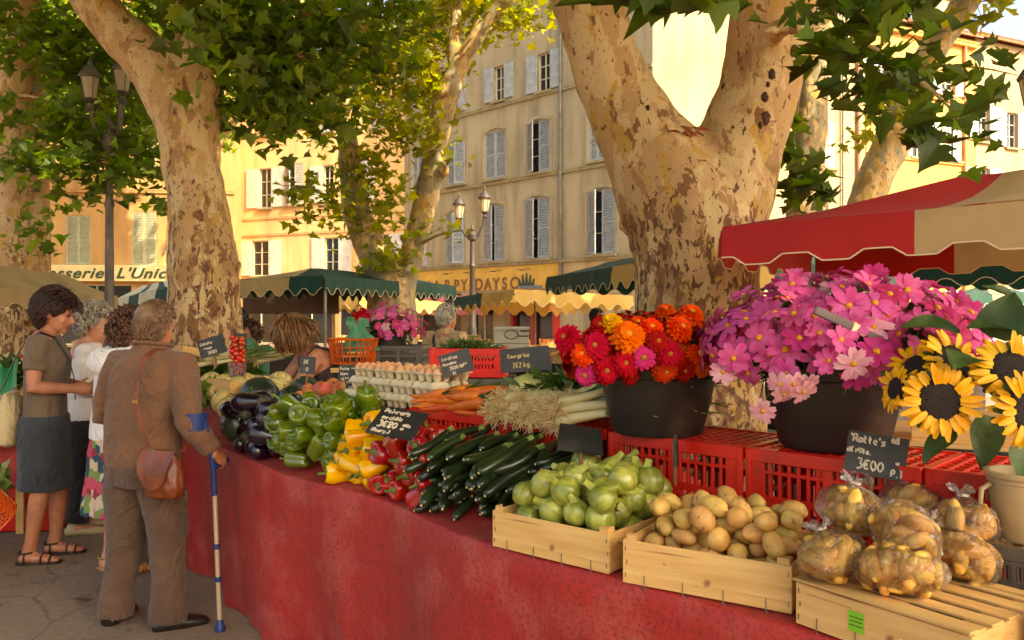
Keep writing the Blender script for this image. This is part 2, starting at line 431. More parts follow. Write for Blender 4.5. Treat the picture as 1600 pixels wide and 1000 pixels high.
for i, (x, h) in enumerate(((-.36,.3),(-.18,.46),(0,.52),(.18,.44),(.34,.28))):
    e.add([(u+x-.1,-.03,zt+.1),(u+x+.1,-.03,zt+.1),(u+x*1.25+.05,-.03,zt+.1+h),(u+x*1.25-.02,-.03,zt+.1+h),(u+x-.1,-.015,zt+.1),(u+x+.1,-.015,zt+.1),(u+x*1.25+.05,-.015,zt+.1+h),(u+x*1.25-.02,-.015,zt+.1+h)], [(0,1,2,3),(4,5,6,7),(0,1,5,4),(1,2,6,5),(2,3,7,6),(3,0,4,7)])
obj('emblem', e, mat('dark_green_sign_paint', rgb(58,64,50), rough=.7), fs, smooth=0)
e = MB(); e.box((u+.25,-.02,zt+.05), (1.3,.022,.1)); obj('emblem_base', e, mat('blue_grey_sign_paint', rgb(96,120,128), rough=.7), fs, smooth=0)
M_BKIR = mat('black_iron', rgb(36,34,32), rough=.5)
for px in (700, 733, 775, 818):
    e = MB(); e.tube([(B.u(px), -.02, 3.32),(B.u(px),-.35,3.32),(B.u(px)+.75,-.36,3.34)], .014, 6); obj('lamp_bracket', e, M_BKIR, fs, smooth=40)

# ---------------------------------------------------------------- orange building
O0, O1 = (-14.7, 44), (-5.15, 39.93)
B2 = Facade('orange_building', 'sunlit orange rendered building with grey shutters behind the twin trunk tree', O0, O1, 14.5, 9, M_ORANGE, ext0=3)
B2.win(394,420,376,431,'open',lw=.75); B2.win(507,529,371,428,'open',lw=.75); B2.win(405,424,263,325,'open',lw=.8); B2.win(446,474,255,320)
B2.win(505,521,258,318,'open',lw=.8,only=-1); B2.win(585,608,366,424,'open',lw=.75); B2.win(560,585,250,312)
[B2.winm(u_, u_+2.6, 0, 2.6, 'shop') for u_ in (3.4, 6.6, 9.6)]; B2.win(405,424,150,210); B2.win(500,521,145,206); B2.win(580,600,140,200)  # shop openings added as dark areas in place of shade below the canopies
B2.build(M_SHUTW); B2.band(B2.z(430,366), M_ORANGE, .1, .05); B2.band(B2.z(430,340), M_ORANGE, .1, .05); B2.band(14, M_STONE, .3, .3, 'cornice')
# ---------------------------------------------------------------- ochre building
B3 = Facade('ochre_building', 'ochre rendered building with tall closed greyish green shutters above the green lettered shop awning', (-31, 40.5), (-14.05, 42.2), 17, 7, M_OCHRE, ext0=14)
for x0, x1, y0, y1 in ((103,142,337,413),(206,244,331,415),(-22,6,334,410),(206,244,190,262),(103,142,196,268)): B3.win(x0, x1, y0, y1)
[B3.winm(u_, u_+3.4, 0, 3.0, 'shop') for u_ in (14.6, 18.6, 22.6, 26.4)]; B3.build(M_SHUTG); B3.pipe(267, 4.6, 16.6, r=.06); B3.band(B3.z(280,300), M_OCHRE, .16, .08); B3.band(16.6, M_STONE, .3, .25, 'cornice')  # dark shop glass put in to deepen the shade on the ground floor
M_SIGNC = mat('cream_sign_canvas', rgb(214,192,134), rgb(200,178,120), vs=2, rough=.8)
sg = thing('shop_sign', 'cream shop banner with slanted dark green lettering under the ochre building shutters', 'sign', (B3.P0.x, B3.P0.y, 0), B3.root.rotation_euler.z)
u0, u1 = B3.u(62), B3.u(268); zb0, zb1 = B3.z(170,440), B3.z(170,415)
p = MB(); p.box(((u0+u1)/2, -.3, (zb0+zb1)/2), (u1-u0, .5, zb1-zb0)); obj('banner', p, M_SIGNC, sg, smooth=0, bevel=.02)
M_GLET = mat('dark_green_letter_paint', rgb(44,62,36), rough=.7)
t = text_mesh("Brasserie  L'Unic", .72, M_GLET, .01, shear=.35, bold=.018, align='LEFT', space=1.12)
wt = max(v.co.x for v in t.vertices)
link('lettering', t, sg, Matrix.Translation((B3.u(52), -.565, zb0+.16)) @ Matrix.Scale((B3.u(267)-B3.u(52))/wt, 4, (1,0,0)) @ Matrix.Rotation(PI/2, 4, 'X'))
# ---------------------------------------------------------------- right hand terrace
er = V((.9, .43)).normalized(); C0 = V((4.96, 29.3))
cr = lambda t: tuple(C0+er*t)
B4 = Facade('cream_building', 'tall cream building whose blank sunlit wall shows in the fork of the tree', cr(.05), cr(10.4), 17.5, 9, M_CREAM)
B4.win(1282,1305,190,262); B4.win(1282,1303,72,140); B4.win(1282,1305,330,402)
B4.build(M_SHUTW); B4.pipe(1314, 0, 17, r=.04, shoe=False); B4.pipe(1338, 0, 17, mat('red_brown_pipe_paint', rgb(150,96,72), rough=.6), r=.07, shoe=False); B4.band(17.1, M_STONE, .3, .3, 'cornice')
B5 = Facade('yellow_building', 'sunlit yellow rendered building with white shutters behind the leaning tree', cr(10.45), cr(17.1), 13.6, 9, M_YELLOW)
B5.win(1424,1449,186,246,'open',lw=.8); B5.win(1473,1501,193,251); B5.win(1370,1391,94,131,'open',lw=.8); B5.win(1470,1491,120,149,'open',lw=.6); B5.win(1370,1391,176,236); B5.win(1424,1449,300,365)
B5.build(M_SHUTW); B5.band(B5.z(1440,250), M_YELLOW, .12, .08); B5.band(B5.z(1440,150), M_YELLOW, .12, .1); B5.pipe(1505, 0, 13.4, mat('orange_pipe_paint', rgb(196,132,84), rough=.6), r=.07, shoe=False); B5.band(13.3, M_YELLOW, .2, .2, 'cornice')
B6 = Facade('pale_building', 'pale cream building with tiled roof and chimney at the right end of the terrace', cr(17.15), cr(30), 13.7, 8, M_CREAM)
B6.win(1528,1545,164,221,'open',lw=.75); B6.win(1572,1589,176,231,'open',lw=.75); B6.win(1528,1545,262,325,'open',lw=.75); B6.win(1572,1589,270,332,'open',lw=.75)
B6.build(M_SHUTW, frame=M_SHUTW)
ch = MB(); ch.box((1.6,3.2,15.6), (1.3,.7,2.2)); ch.box((1.6,3.2,16.75), (1.45,.85,.14))
ch = obj('chimney', ch, mat('chimney_brick', rgb(196,168,130), rgb(170,138,104), vs=5, rough=.9, bump=.5), B6.roof, smooth=0)
for i, x in enumerate((1.25, 1.95)):
    p = MB(); p.lathe([(.13,0),(.1,.7),(.12,.75),(.09,.8)], 12, Matrix.Translation((x,3.2,16.8))); obj('chimney_pot', p, M_TILE, B6.root)
# ================================================================ plane trees
def bark(name, brown=.5, z0=1.0, z1=3.2, pale=0):
    m, nt, b = nmat(name); L = nt.links; tc = nd(nt, 'ShaderNodeTexCoord').outputs['Object']
    c = mixc(nt, noise_fac(nt, tc, 1.6, detail=5, lo=.42, hi=.58, stretch=(1,1,.6)), rgb(198,158,108) if not pale else rgb(160,148,116), rgb(188,148,92) if not pale else rgb(146,132,96))
    c = mixc(nt, noise_fac(nt, tc, 3.4, detail=6, rough=.6, lo=.50, hi=.53, stretch=(1.2,1.2,.6)), c, rgb(208,176,122))
    c = mixc(nt, noise_fac(nt, tc, 4.2, detail=5, rough=.62, lo=.575, hi=.59, stretch=(1.3,1.3,.55), dist=.6), c, rgb(192,150,66))
    # flakes: more of them low on the trunk, where the old bark stays on
    sx = nd(nt, 'ShaderNodeSeparateXYZ'); L.new(tc, sx.inputs[0])
    mr = nd(nt, 'ShaderNodeMapRange'); mr.inputs['From Min'].default_value = z0; mr.inputs['From Max'].default_value = z1
    mr.inputs['To Min'].default_value = .09*brown; mr.inputs['To Max'].default_value = -.032; L.new(sx.outputs[2], mr.inputs['Value'])
    for sc_, colr, lo in ((5.0, rgb(168,126,76), .572), (9.5, rgb(136,92,50), .595), (20, rgb(106,68,38), .62)):
        mp = nd(nt, 'ShaderNodeMapping'); mp.inputs['Scale'].default_value = (1.25,1.25,.62); L.new(tc, mp.inputs[0])
        n = nd(nt, 'ShaderNodeTexNoise', Scale=sc_, Detail=4, Roughness=.6, Distortion=.4); L.new(mp.outputs[0], n.inputs['Vector'])
        ad = nd(nt, 'ShaderNodeMath', operation='ADD'); L.new(n.outputs['Fac'], ad.inputs[0]); L.new(mr.outputs[0], ad.inputs[1])
        r = nd(nt, 'ShaderNodeMapRange'); r.inputs['From Min'].default_value = lo; r.inputs['From Max'].default_value = lo+.012; L.new(ad.outputs[0], r.inputs['Value'])
        c = mixc(nt, r.outputs[0], c, colr); last = r.outputs[0]
    c = mixc(nt, noise_fac(nt, tc, 60, detail=3, lo=.62, hi=.72), c, rgb(110,78,48))
    L.new(c, b.inputs['Base Color']); b.inputs['Roughness'].default_value = .75
    b1 = nd(nt, 'ShaderNodeBump', Strength=1.0, Distance=.014); L.new(last, b1.inputs['Height'])
    b2 = nd(nt, 'ShaderNodeBump', Strength=.5, Distance=.04); L.new(noise_fac(nt, tc, 7, detail=7, lo=0, hi=1, stretch=(1,1,.7)), b2.inputs['Height']); L.new(b1.outputs[0], b2.inputs['Normal'])
    L.new(b2.outputs[0], b.inputs['Normal'])
    return m
M_BARK = bark('plane_bark', .72, 1.9, 2.6); M_BARK2 = bark('plane_bark_young', .62, 1.6, 3.0); M_BARKP = bark('pale_plane_bark', 0, .5, 2, 1)
def leafmat(name, a, z, tr, tc):
    return mat(name, a, rough=.5, spec=.35, trans=tr, tcol=tc, irnd=((.465,.515),(.55,1.5),(.85,1.1)))
M_LEAF = leafmat('plane_leaves', rgb(108,134,42), 0, .52, (1.5,1.45,.55,1))
M_LEAFN = leafmat('backlit_plane_leaves', rgb(88,112,40), 0, .45, (1.4,1.4,.6,1))  # darker leaf colour standing in for leaves seen against the light
M_LEAFL = leafmat('sunlit_plane_leaves', rgb(146,154,44), 0, .55, (1.6,1.5,.5,1))  # lighter leaf colour standing in for sun on the leaves
HI = [(0,0),(.08,-.09),(.2,-.11),(.31,-.06),(.46,-.03),(.38,.06),(.31,.14),(.39,.2),(.52,.27),(.69,.42),(.52,.44),(.42,.49),(.29,.53),(.28,.63),(.22,.70),(.14,.80),(.06,.92),(0,1.07)]
LO = [(0,0),(.40,-.04),(.32,.2),(.64,.44),(.27,.56),(0,1.05)]
def leaf_mesh(name, pos, nrm, tip, size, m, hi=False, fold=.36):
    out = HI if hi else LO; n = len(out); N = len(pos)
    xs = [p[0] for p in out]+[-p[0] for p in out[1:-1]]; ys = [p[1]-.4 for p in out]+[p[1]-.4 for p in out[1:-1]]
    xs = np.array(xs); ys = np.array(ys)
    f1 = list(range(n)); f2 = [0, n-1]+list(range(2*n-3, n-1, -1))
    t = tip/np.linalg.norm(tip, axis=1)[:, None]
    x = np.cross(t, nrm); x /= np.linalg.norm(x, axis=1)[:, None]+1e-9
    zz = np.cross(x, t)
    rs = np.random.RandomState(5)
    fo = fold*(.4+1.2*rs.rand(N)); droop = -.45*rs.rand(N)
    co = (pos[:, None, :]+size[:, None, None]*(x[:, None, :]*xs[None, :, None]+t[:, None, :]*ys[None, :, None]
          + zz[:, None, :]*((np.abs(xs)[None, :]*fo[:, None])+droop[:, None]*(ys[None, :]**2))[:, :, None]))
    k = len(xs); co = co.reshape(-1, 3)
    base = (np.arange(N)*k)[:, None]
    li = np.concatenate([base+np.array(f1)[None], base+np.array(f2)[None]], axis=1).ravel()
    me = bpy.data.meshes.new(name); me.vertices.add(N*k); me.vertices.foreach_set('co', co.ravel())
    me.loops.add(len(li)); me.loops.foreach_set('vertex_index', li)
    lt = np.tile(np.array([len(f1), len(f2)]), N); ls = np.concatenate([[0], np.cumsum(lt)[:-1]])
    me.polygons.add(2*N); me.polygons.foreach_set('loop_start', ls); me.polygons.foreach_set('loop_total', lt)
    me.polygons.foreach_set('use_smooth', [True]*(2*N)); me.update(calc_edges=True); me.validate(); me.materials.append(m)
    return me
def crown(name, root, clumps, size, m, hi=False, seed=1, sub=26, spread=.3, keep=None):
    """clumps: (centre, radii, leaf count): leaves gather round twig ends inside each ellipsoid"""
    rs = np.random.RandomState(seed); P = []
    for c, r, n in clumps:
        k = max(2, n//sub); d = rs.normal(size=(k, 3)); d /= np.linalg.norm(d, axis=1)[:, None]
        tw = np.array(c)+d*np.array(r)*(rs.rand(k, 1)**.45)
        idx = rs.randint(0, k, n)
        off = rs.normal(size=(n, 3))*spread*np.array([1, 1, .55])
        P.append(tw[idx]+off)
    P = np.concatenate(P)
    if keep is not None: P = P[keep(P)]
    n = len(P); nr = rs.normal(size=(n, 3))*.55+np.array([0, -.15, .9]); nr /= np.linalg.norm(nr, axis=1)[:, None]
    tip = rs.normal(size=(n, 3))*np.array([1, 1, .35])+np.array([0, 0, -.55])
    tip -= nr*(np.sum(tip*nr, axis=1)[:, None])*.8
    sz = size*(.55+.75*rs.rand(n))
    return link(name, leaf_mesh(name, P-np.array(root.location), nr, tip, sz, m, hi), root)
def pc(px, py, rx, ry, d, rd, n): return (tuple(W(px, py, d)), (rx/F*d, rd, ry/F*d), n)
def limb(L, d0=None, n=16):
    """pixel path (px, py, width, depth) -> points and radii"""
    return [W(a, b, d) for a, b, w, d in L], [w/2/F*d for a, b, w, d in L]
def trunk(name, root, limbs, m, vox, lump=.03, knots=(), ls=2.2):
    b = MB()
    for Lm in limbs:
        p, r = limb(Lm)
        # smooth the path
        P2, R2 = [], []
        for i in range(len(p)-1):
            for k in range(4):
                t = k/4; p0 = p[max(i-1,0)]; p3 = p[min(i+2,len(p)-1)]
                P2.append(.5*((2*p[i])+(p[i+1]-p0)*t+(2*p0-5*p[i]+4*p[i+1]-p3)*t*t+(3*p[i]-p0-3*p[i+1]+p3)*t**3)); R2.append(r[i]*(1-t)+r[i+1]*t)
        P2.append(p[-1]); R2.append(r[-1])
        b.tube(P2, R2, 20)
    for c, r in knots: b.blob(c, r, 12, 8)
    o = V(root.location)
    def dsp(c):
        q = c*1.0
        return lump*(noise.noise(q*ls)+.5*noise.noise(q*ls*2.3+V((9,3,1)))+.22*noise.noise(q*ls*6))
    me = fuse(b, vox, 4, .5, dsp, m)
    me.transform(Matrix.Translation(-o)); me.name = name
    return link(name, me, root)
def twigs(name, root, pairs, m, r0=.02):
    o = V(root.location)
    for a, z in pairs:
        b = MB()
        a, z = V(a)-o, V(z)-o; mid = (a+z)/2+V((R.uniform(-.1,.1), R.uniform(-.1,.1), .12))*(z-a).length
        pts = [a.lerp(mid, t).lerp(mid.lerp(z, t), t) for t in (0,.2,.4,.6,.8,1)]
        b.tube(pts, [r0*(1-.8*i/5) for i in range(6)], 6); obj(name, b, m, root)

# --- the big forked tree between the stalls
t1 = thing('plane_tree', 'big plane tree forking wide behind the buckets of flowers, brown flaked lower trunk', 'tree', W(1095,490,5.6)*V((1,1,0)).y if False else (1.27, 5.6, 0))
d = 5.6
kn = [(W(975,352,d), .05), (W(1140,345,d-.35), .10), (W(1080,335,d-.38), .08)]
trunk('trunk', t1, [[(1098,900,244,d),(1095,760,220,d),(1092,640,202,d),(1088,520,186,d),(1088,430,190,d),(1084,360,210,d),(1050,290,190,d),(1003,215,136,d),(968,150,112,d),(946,95,108,d),(918,0,112,d+.1),(880,-120,100,d+.3),(800,-300,80,d+.6)],
    [(1090,460,182,d),(1098,370,182,d),(1128,290,170,d),(1160,215,132,d),(1184,150,122,d),(1196,90,124,d),(1206,0,128,d-.1),(1240,-130,112,d-.3),(1330,-330,90,d-.5)],
    [(1080,330,170,d-.05),(1082,268,150,d-.02),(1083,245,110,d)],
    [(1205,60,30,d-.2),(1225,42,26,d-.5),(1250,44,15,d-.62),(1292,43,10,d-.6)], [(1240,40,16,d-.45),(1215,46,14,d-.58),(1190,50,6,d-.62)]], M_BARK, .024, .02, kn)
# dark hollows where old limbs were cut
M_KNOT = mat('dark_knot_bark', rgb(92,56,32), rgb(52,32,20), vs=30, rough=.9, bump=.8)
from mathutils.bvhtree import BVHTree
tm_ = [c for c in t1.children if c.name.startswith('trunk')][0].data; o_ = V(t1.location)
bv = BVHTree.FromPolygons([v.co+o_ for v in tm_.vertices], [tuple(p.vertices) for p in tm_.polygons])
for px, py, r in ((1206,116,.030),(1200,132,.018),(1195,152,.030),(1197,184,.040),(1188,196,.020),(1240,80,.032),(1130,135,.020),(1012,168,.018)):
    ca = V((0,0,CH)); dv = (W(px,py,1)-ca).normalized(); h, nn, _, _ = bv.ray_cast(ca, dv)
    if h is None: continue
    b = MB(); Rm = nn.to_track_quat('Y', 'Z').to_matrix()
    for q in range(4):
        of = Rm @ V((noise.noise(V((q,px,1)))*r*.9, 0, noise.noise(V((py,q,2)))*r*1.1))
        b.blob(h-o_+of, (r*(.75-.1*q), .010, r*(1.1-.15*q)), 14, 9, rot=Rm, fn=lambda p: 1+.45*noise.noise(p*2.6+V((px,q,0))))
    obj('knot_scar', b, M_KNOT, t1)
b = MB()
for i in range(26):
    c = W(R.uniform(1052,1098), R.uniform(203,219), d-R.uniform(.05,.3))-V(t1.location)
    rt = Euler((R.uniform(-.7,.7), R.uniform(-.7,.7), R.uniform(0,6))).to_matrix()
    b.add([c+rt @ V(q) for q in ((-.05,0,0),(0,.03,.01),(.06,0,0),(0,-.03,.012))], [(0,1,2,3)])
tag(obj('fallen_leaves', b, mat('dry_red_leaves', rgb(156,60,36), rgb(176,110,60), vs=9, rough=.8), smooth=0, M=Matrix.Translation(t1.location)), 'dry reddish leaves caught in the fork of the big plane tree', 'leaves', kind='stuff')
def above(P):      # unseen high leaves stay above the view and shade what lies below
    return P[:, 2] > np.maximum(4.6, 1.9+.42*np.maximum(P[:, 1], 0))
ov = [((x, y, z), (2.2, 2.2, 1.1), n) for x, y, z, n in ((1.5,5.5,7.2,1500),(4,3.5,6.6,1500),(-1,3.5,6.6,1500),(1.5,1.5,6.2,1500),(4.5,0,6.4,1500),(-2,0,6.4,1100),(1.5,-1.5,6.4,1500),(6.5,2,7,1500),(-3.8,4.5,7.0,1400),(7,-2,7.4,1500),(4.5,-3.5,7.4,1500),(6.3,5.5,7.6,1300),(3.8,7.8,8.2,1200),(0,7.8,8.2,1200),(-4,1.5,7,900),(2.5,3,8.6,1600),(5.5,0,8.8,1600),(9,-4,9,1300),(7,-6,9.4,1300),(9,1,9,1200))]  # unseen crown, spread wide towards the sun to keep the stall shaded
crown('crown', t1, ov, .36, M_LEAF, seed=3, keep=above, spread=.45)
near = [(c, r, int(n*1.3)) for c, r, n in [pc(1330,60,70,48,4.0,.35,36), pc(1420,110,60,50,3.9,.3,30), pc(1290,30,45,60,4.4,.4,26), pc(1500,180,70,40,3.7,.25,20), pc(1440,190,40,30,3.6,.2,12), pc(1390,20,60,30,4.2,.3,26), pc(1350,130,60,30,3.9,.3,16), pc(1560,150,40,35,3.7,.2,5), pc(1290,95,35,40,4.1,.2,12)]]
crown('crown', t1, near, .125, M_LEAFN, hi=True, seed=8, sub=6, spread=.1)
top = [pc(1010,5,40,16,3.9,.2,7), pc(1078,8,26,10,3.8,.15,6), pc(1120,-8,30,10,3.9,.15,4), pc(975,-5,25,10,4,.2,4)]
crown('crown', t1, top, .20, M_LEAFN, hi=True, seed=14, sub=3, spread=.05)
twigs('branch', t1, [(W(1230,-60,5.3), W(1330,70,4.0)), (W(1330,60,4.0), W(1470,150,3.75)), (W(1400,110,3.9), W(1590,118,3.7)), (W(1440,130,3.8), W(1510,200,3.65)), (W(1230,-60,5.3), W(1290,30,4.3)), (W(960,-90,4.4), W(1078,5,3.8)), (W(960,-90,4.4), W(1005,0,3.9))], M_BARK2, .012)

# --- left forked tree behind the customers
d = 7.6
t2 = thing('plane_tree', 'mottled plane tree forking left just behind the old man and the melons', 'tree', (W(322,490,d).x, d, 0))
trunk('trunk', t2, [[(330,760,150,d),(325,640,126,d),(322,560,112,d),(320,480,106,d),(318,400,104,d),(306,300,90,d),(294,240,86,d),(287,190,92,d),(262,130,94,d),(228,85,82,d),(185,48,70,d),(148,0,68,d),(95,-80,62,d+.2),(20,-220,54,d+.4)],
    [(300,260,80,d),(303,190,76,d),(304,130,66,d),(298,85,48,d),(294,45,42,d+.1),(294,-10,40,d+.2),(310,-150,34,d+.5)], [(300,160,70,d),(318,140,48,d),(326,122,30,d)]], M_BARK2, .028, .028,
    [(W(333,138,d-.05), .085), (W(335,200,d), .05), (W(370,415,d), .06)])
C2 = [pc(390,90,70,90,8.2,.8,440), pc(470,60,90,80,8.6,.9,440), pc(560,90,60,50,9,.8,170), pc(400,185,60,40,7.8,.5,190), pc(350,20,60,50,7.6,.8,260), pc(490,180,50,32,8.6,.6,130), pc(600,30,60,44,9.4,.9,200), pc(330,-60,120,50,7.6,1.2,400), pc(230,20,40,30,8.2,.4,80), pc(455,140,60,40,8.2,.6,260), pc(310,60,24,30,6.9,.25,22), pc(330,90,20,16,6.9,.2,14)]
C2 = [(c, r, int(n*.9)) for c, r, n in C2]
crown('crown', t2, C2, .135, M_LEAF, hi=True, seed=21, sub=12, spread=.2)
twigs('branch', t2, [(W(300,20,7.7), W(390,60,8.2)), (W(390,60,8.2), W(520,120,8.7)), (W(390,60,8.2), W(400,180,7.8)), (W(300,-40,7.8), W(470,20,8.6)), (W(470,20,8.6), W(600,60,9.3))], M_BARK2, .05)
high = [((x, y, z), (2.4, 2.4, 1.5), n) for x, y, z, n in ((-4,8,7.5,1000),(-1,10,8.2,900),(-6,11,8.5,900),(-3,12,9.4,900),(-7,7,7.6,700))]
crown('crown', t2, high, .36, M_LEAF, seed=23, keep=above, spread=.45)

# --- far left tree
d = 11.2
t3 = thing('plane_tree', 'pale plane tree at the left edge with leafy low branches across it', 'tree', (W(38,490,d).x, d, 0))
trunk('trunk', t3, [[(36,700,110,d),(38,560,86,d),(38,430,78,d),(36,340,80,d),(34,250,74,d),(32,180,62,d),(36,100,56,d),(40,30,52,d),(44,-60,50,d),(60,-200,44,d)],
    [(20,300,50,d),(-10,240,50,d+.2),(-40,180,46,d+.4),(-60,60,40,d+.6)]], M_BARK2, .03, .03, [(W(48,350,d-.2), .08)])
C3 = [(lambda *q: pc(q[0],q[1],q[2],q[3],q[4]*1.26,q[5]*1.26,q[6]))(60,30,60,40,8.2,.6,120), (lambda *q: pc(q[0],q[1],q[2],q[3],q[4]*1.26,q[5]*1.26,q[6]))(130,70,60,50,8.6,.6,240), (lambda *q: pc(q[0],q[1],q[2],q[3],q[4]*1.26,q[5]*1.26,q[6]))(70,190,60,46,8.0,.5,130), (lambda *q: pc(q[0],q[1],q[2],q[3],q[4]*1.26,q[5]*1.26,q[6]))(150,200,60,50,8.2,.5,220), (lambda *q: pc(q[0],q[1],q[2],q[3],q[4]*1.26,q[5]*1.26,q[6]))(200,250,50,30,8.0,.4,90), (lambda *q: pc(q[0],q[1],q[2],q[3],q[4]*1.26,q[5]*1.26,q[6]))(110,270,100,22,7.8,.35,150), (lambda *q: pc(q[0],q[1],q[2],q[3],q[4]*1.26,q[5]*1.26,q[6]))(40,255,50,20,7.8,.3,60), (lambda *q: pc(q[0],q[1],q[2],q[3],q[4]*1.26,q[5]*1.26,q[6]))(215,275,40,20,7.8,.3,40), (lambda *q: pc(q[0],q[1],q[2],q[3],q[4]*1.26,q[5]*1.26,q[6]))(180,130,50,40,8.8,.4,130), (lambda *q: pc(q[0],q[1],q[2],q[3],q[4]*1.26,q[5]*1.26,q[6]))(15,60,20,60,8.3,.4,40), (lambda *q: pc(q[0],q[1],q[2],q[3],q[4]*1.26,q[5]*1.26,q[6]))(100,120,40,40,8.6,.5,120), (lambda *q: pc(q[0],q[1],q[2],q[3],q[4]*1.26,q[5]*1.26,q[6]))(40,385,24,40,8.3,.1,26), (lambda *q: pc(q[0],q[1],q[2],q[3],q[4]*1.26,q[5]*1.26,q[6]))(225,300,30,16,8,.3,20), (lambda *q: pc(q[0],q[1],q[2],q[3],q[4]*1.26,q[5]*1.26,q[6]))(125,320,26,30,8.0,.2,22), (lambda *q: pc(q[0],q[1],q[2],q[3],q[4]*1.26,q[5]*1.26,q[6]))(230,170,30,30,8.8,.4,70), (lambda *q: pc(q[0],q[1],q[2],q[3],q[4]*1.26,q[5]*1.26,q[6]))(90,-50,100,40,8.6,.8,240), (lambda *q: pc(q[0],q[1],q[2],q[3],q[4]*1.26,q[5]*1.26,q[6]))(230,120,24,24,8.9,.3,40), (lambda *q: pc(q[0],q[1],q[2],q[3],q[4]*1.26,q[5]*1.26,q[6]))(240,260,24,20,8.2,.3,22)]
crown('crown', t3, C3, .15, M_LEAF, hi=True, seed=31, sub=10, spread=.2)
twigs('branch', t3, [(W(30,180,10.96), W(110,255,9.83)), (W(110,255,9.83), W(245,270,9.95)), (W(20,150,10.96), W(150,190,10.33)), (W(44,40,10.96), W(150,70,10.84)), (W(44,90,10.84), W(200,130,11.09)), (W(35,260,10.58), W(130,330,10.08)), (W(70,240,9.95), W(40,262,9.83)), (W(45,340,10.58),W(40,390,10.39))], M_BARK2, .025)
crown('crown', t3, [((x, y, z), (2.4, 2.4, 1.5), n) for x, y, z, n in ((-8,8,7.6,800),(-6,5,6.8,700),(-10,12,8.6,800))], .36, M_LEAF, seed=33, keep=above, spread=.45)

# --- leafy tree standing in front of the ochre house
d = 22
t7 = thing('plane_tree', 'dense dark leafed plane tree in front of the ochre and orange houses', 'tree', (W(330,490,d).x, d, 0))
trunk('trunk', t7, [[(330,620,44,d),(330,480,38,d),(326,300,34,d),(340,120,30,d),(380,-60,26,d)], [(335,220,26,d),(420,100,20,d),(470,0,18,d+.5)], [(326,300,24,d),(260,160,18,d),(180,60,16,d-.5)]], M_BARK2, .07, .05)
C7 = [pc(px,py,rx,ry,dd,1.6,n) for px,py,rx,ry,dd,n in ((120,20,90,60,21,500),(250,60,80,60,21,520),(360,70,80,80,20,620),(470,40,90,70,22,650),(430,150,80,50,21,420),(560,60,70,60,23,380),(330,180,50,30,20,160),(250,150,60,50,21,280),(120,130,60,50,22,260),(200,-60,160,60,22,700),(450,-70,160,60,23,700),(60,-20,80,60,23,300),(200,-230,200,90,22,900),(430,-220,160,90,22,800),(310,-380,160,70,22,600),(530,150,50,30,22,150))]
C7 = [(c, r, int(n*.62)) for c, r, n in C7]
crown('crown', t7, C7, .22, M_LEAF, seed=41, sub=20, spread=.36)

# --- twin trunked tree in the middle
d = 14
t4 = thing('plane_tree', 'twin trunked pale plane tree with leafy shoots before the grey building', 'tree', (W(612,490,d).x, d, 0))
trunk('trunk', t4, [[(615,640,90,d),(612,520,80,d),(610,450,70,d),(592,410,54,d),(572,370,46,d),(556,330,44,d),(548,280,38,d),(544,230,32,d),(540,170,28,d),(550,110,24,d+.3),(556,40,20,d+.6),(550,-60,18,d+.8)],
    [(618,500,60,d),(632,440,38,d),(648,380,38,d),(664,320,38,d),(676,260,36,d),(684,215,36,d),(690,180,36,d-.1),(702,140,36,d-.2),(714,112,32,d-.2),(736,72,26,d-.3),(758,34,24,d-.4),(790,0,22,d-.5),(840,-60,18,d-.5)],
    [(712,118,26,d-.2),(710,70,20,d-.2),(712,30,17,d-.1),(712,-20,16,d),(700,-90,14,d)], [(700,140,20,d),(678,110,16,d+.2),(672,60,14,d+.4),(660,0,12,d+.5)]], M_BARKP, .04, .03,
    [(W(690,265,d-.1), .14), (W(692,185,d), .15), (W(600,400,d), .2)])
C4 = [pc(px,py,rx,ry,dd,rd,n) for px,py,rx,ry,dd,rd,n in ((590,120,60,50,14.6,.6,420),(640,90,60,60,14,.9,420),(520,70,70,60,14.5,1,420),(610,190,50,30,13.4,.5,180),(500,170,60,40,13,.7,240),(660,160,40,40,14.4,.6,150),(690,30,60,30,14.5,.8,220),(780,10,70,30,14,.7,240),(620,30,80,40,15,1,380),(640,210,30,30,13.6,.4,70),(570,250,36,40,13.8,.4,130),(600,320,22,40,13.6,.3,90),(500,300,40,16,13.2,.4,70),(470,290,40,12,13,.3,40),(540,330,30,16,13.4,.3,46),(610,395,40,26,13.6,.4,110),(590,290,30,40,13.9,.4,100),(500,350,16,30,13.3,.2,36),(675,225,36,14,13.5,.3,40),(690,250,20,30,13.6,.2,22),(700,370,30,10,13.4,.3,26),(820,40,40,16,13.6,.4,60),(650,-60,160,50,14.5,1.5,700),(780,-50,90,40,14,1,300),(520,-50,120,50,14.5,1.5,500),(720,80,30,30,14.6,.5,60),(760,40,20,30,14.4,.5,46))]
crown('crown', t4, C4, .15, M_LEAFL, seed=51, sub=9, spread=.22)
twigs('branch', t4, [(W(560,300,13.9), W(500,300,13.2)), (W(500,300,13.2), W(440,290,13)), (W(560,310,13.9), W(520,350,13.3)), (W(545,220,14), W(600,180,13.4)), (W(545,180,14), W(500,150,13)), (W(600,410,13.7), W(620,390,13.5)), (W(660,380,13.8), W(725,360,13.4)), (W(685,230,13.7), W(660,240,13.5)), (W(545,140,14), W(620,60,14.8)), (W(740,70,13.7), W(800,30,13.8))], M_BARKP, .03)
crown('crown', t4, [((x, y, z), (2.6, 2.6, 1.5), n) for x, y, z, n in ((-2,14,9.6,900),(0,16,10,700),(-4,16,10,700),(-1,13,12,500))], .36, M_LEAFL, seed=53, keep=above, spread=.45)

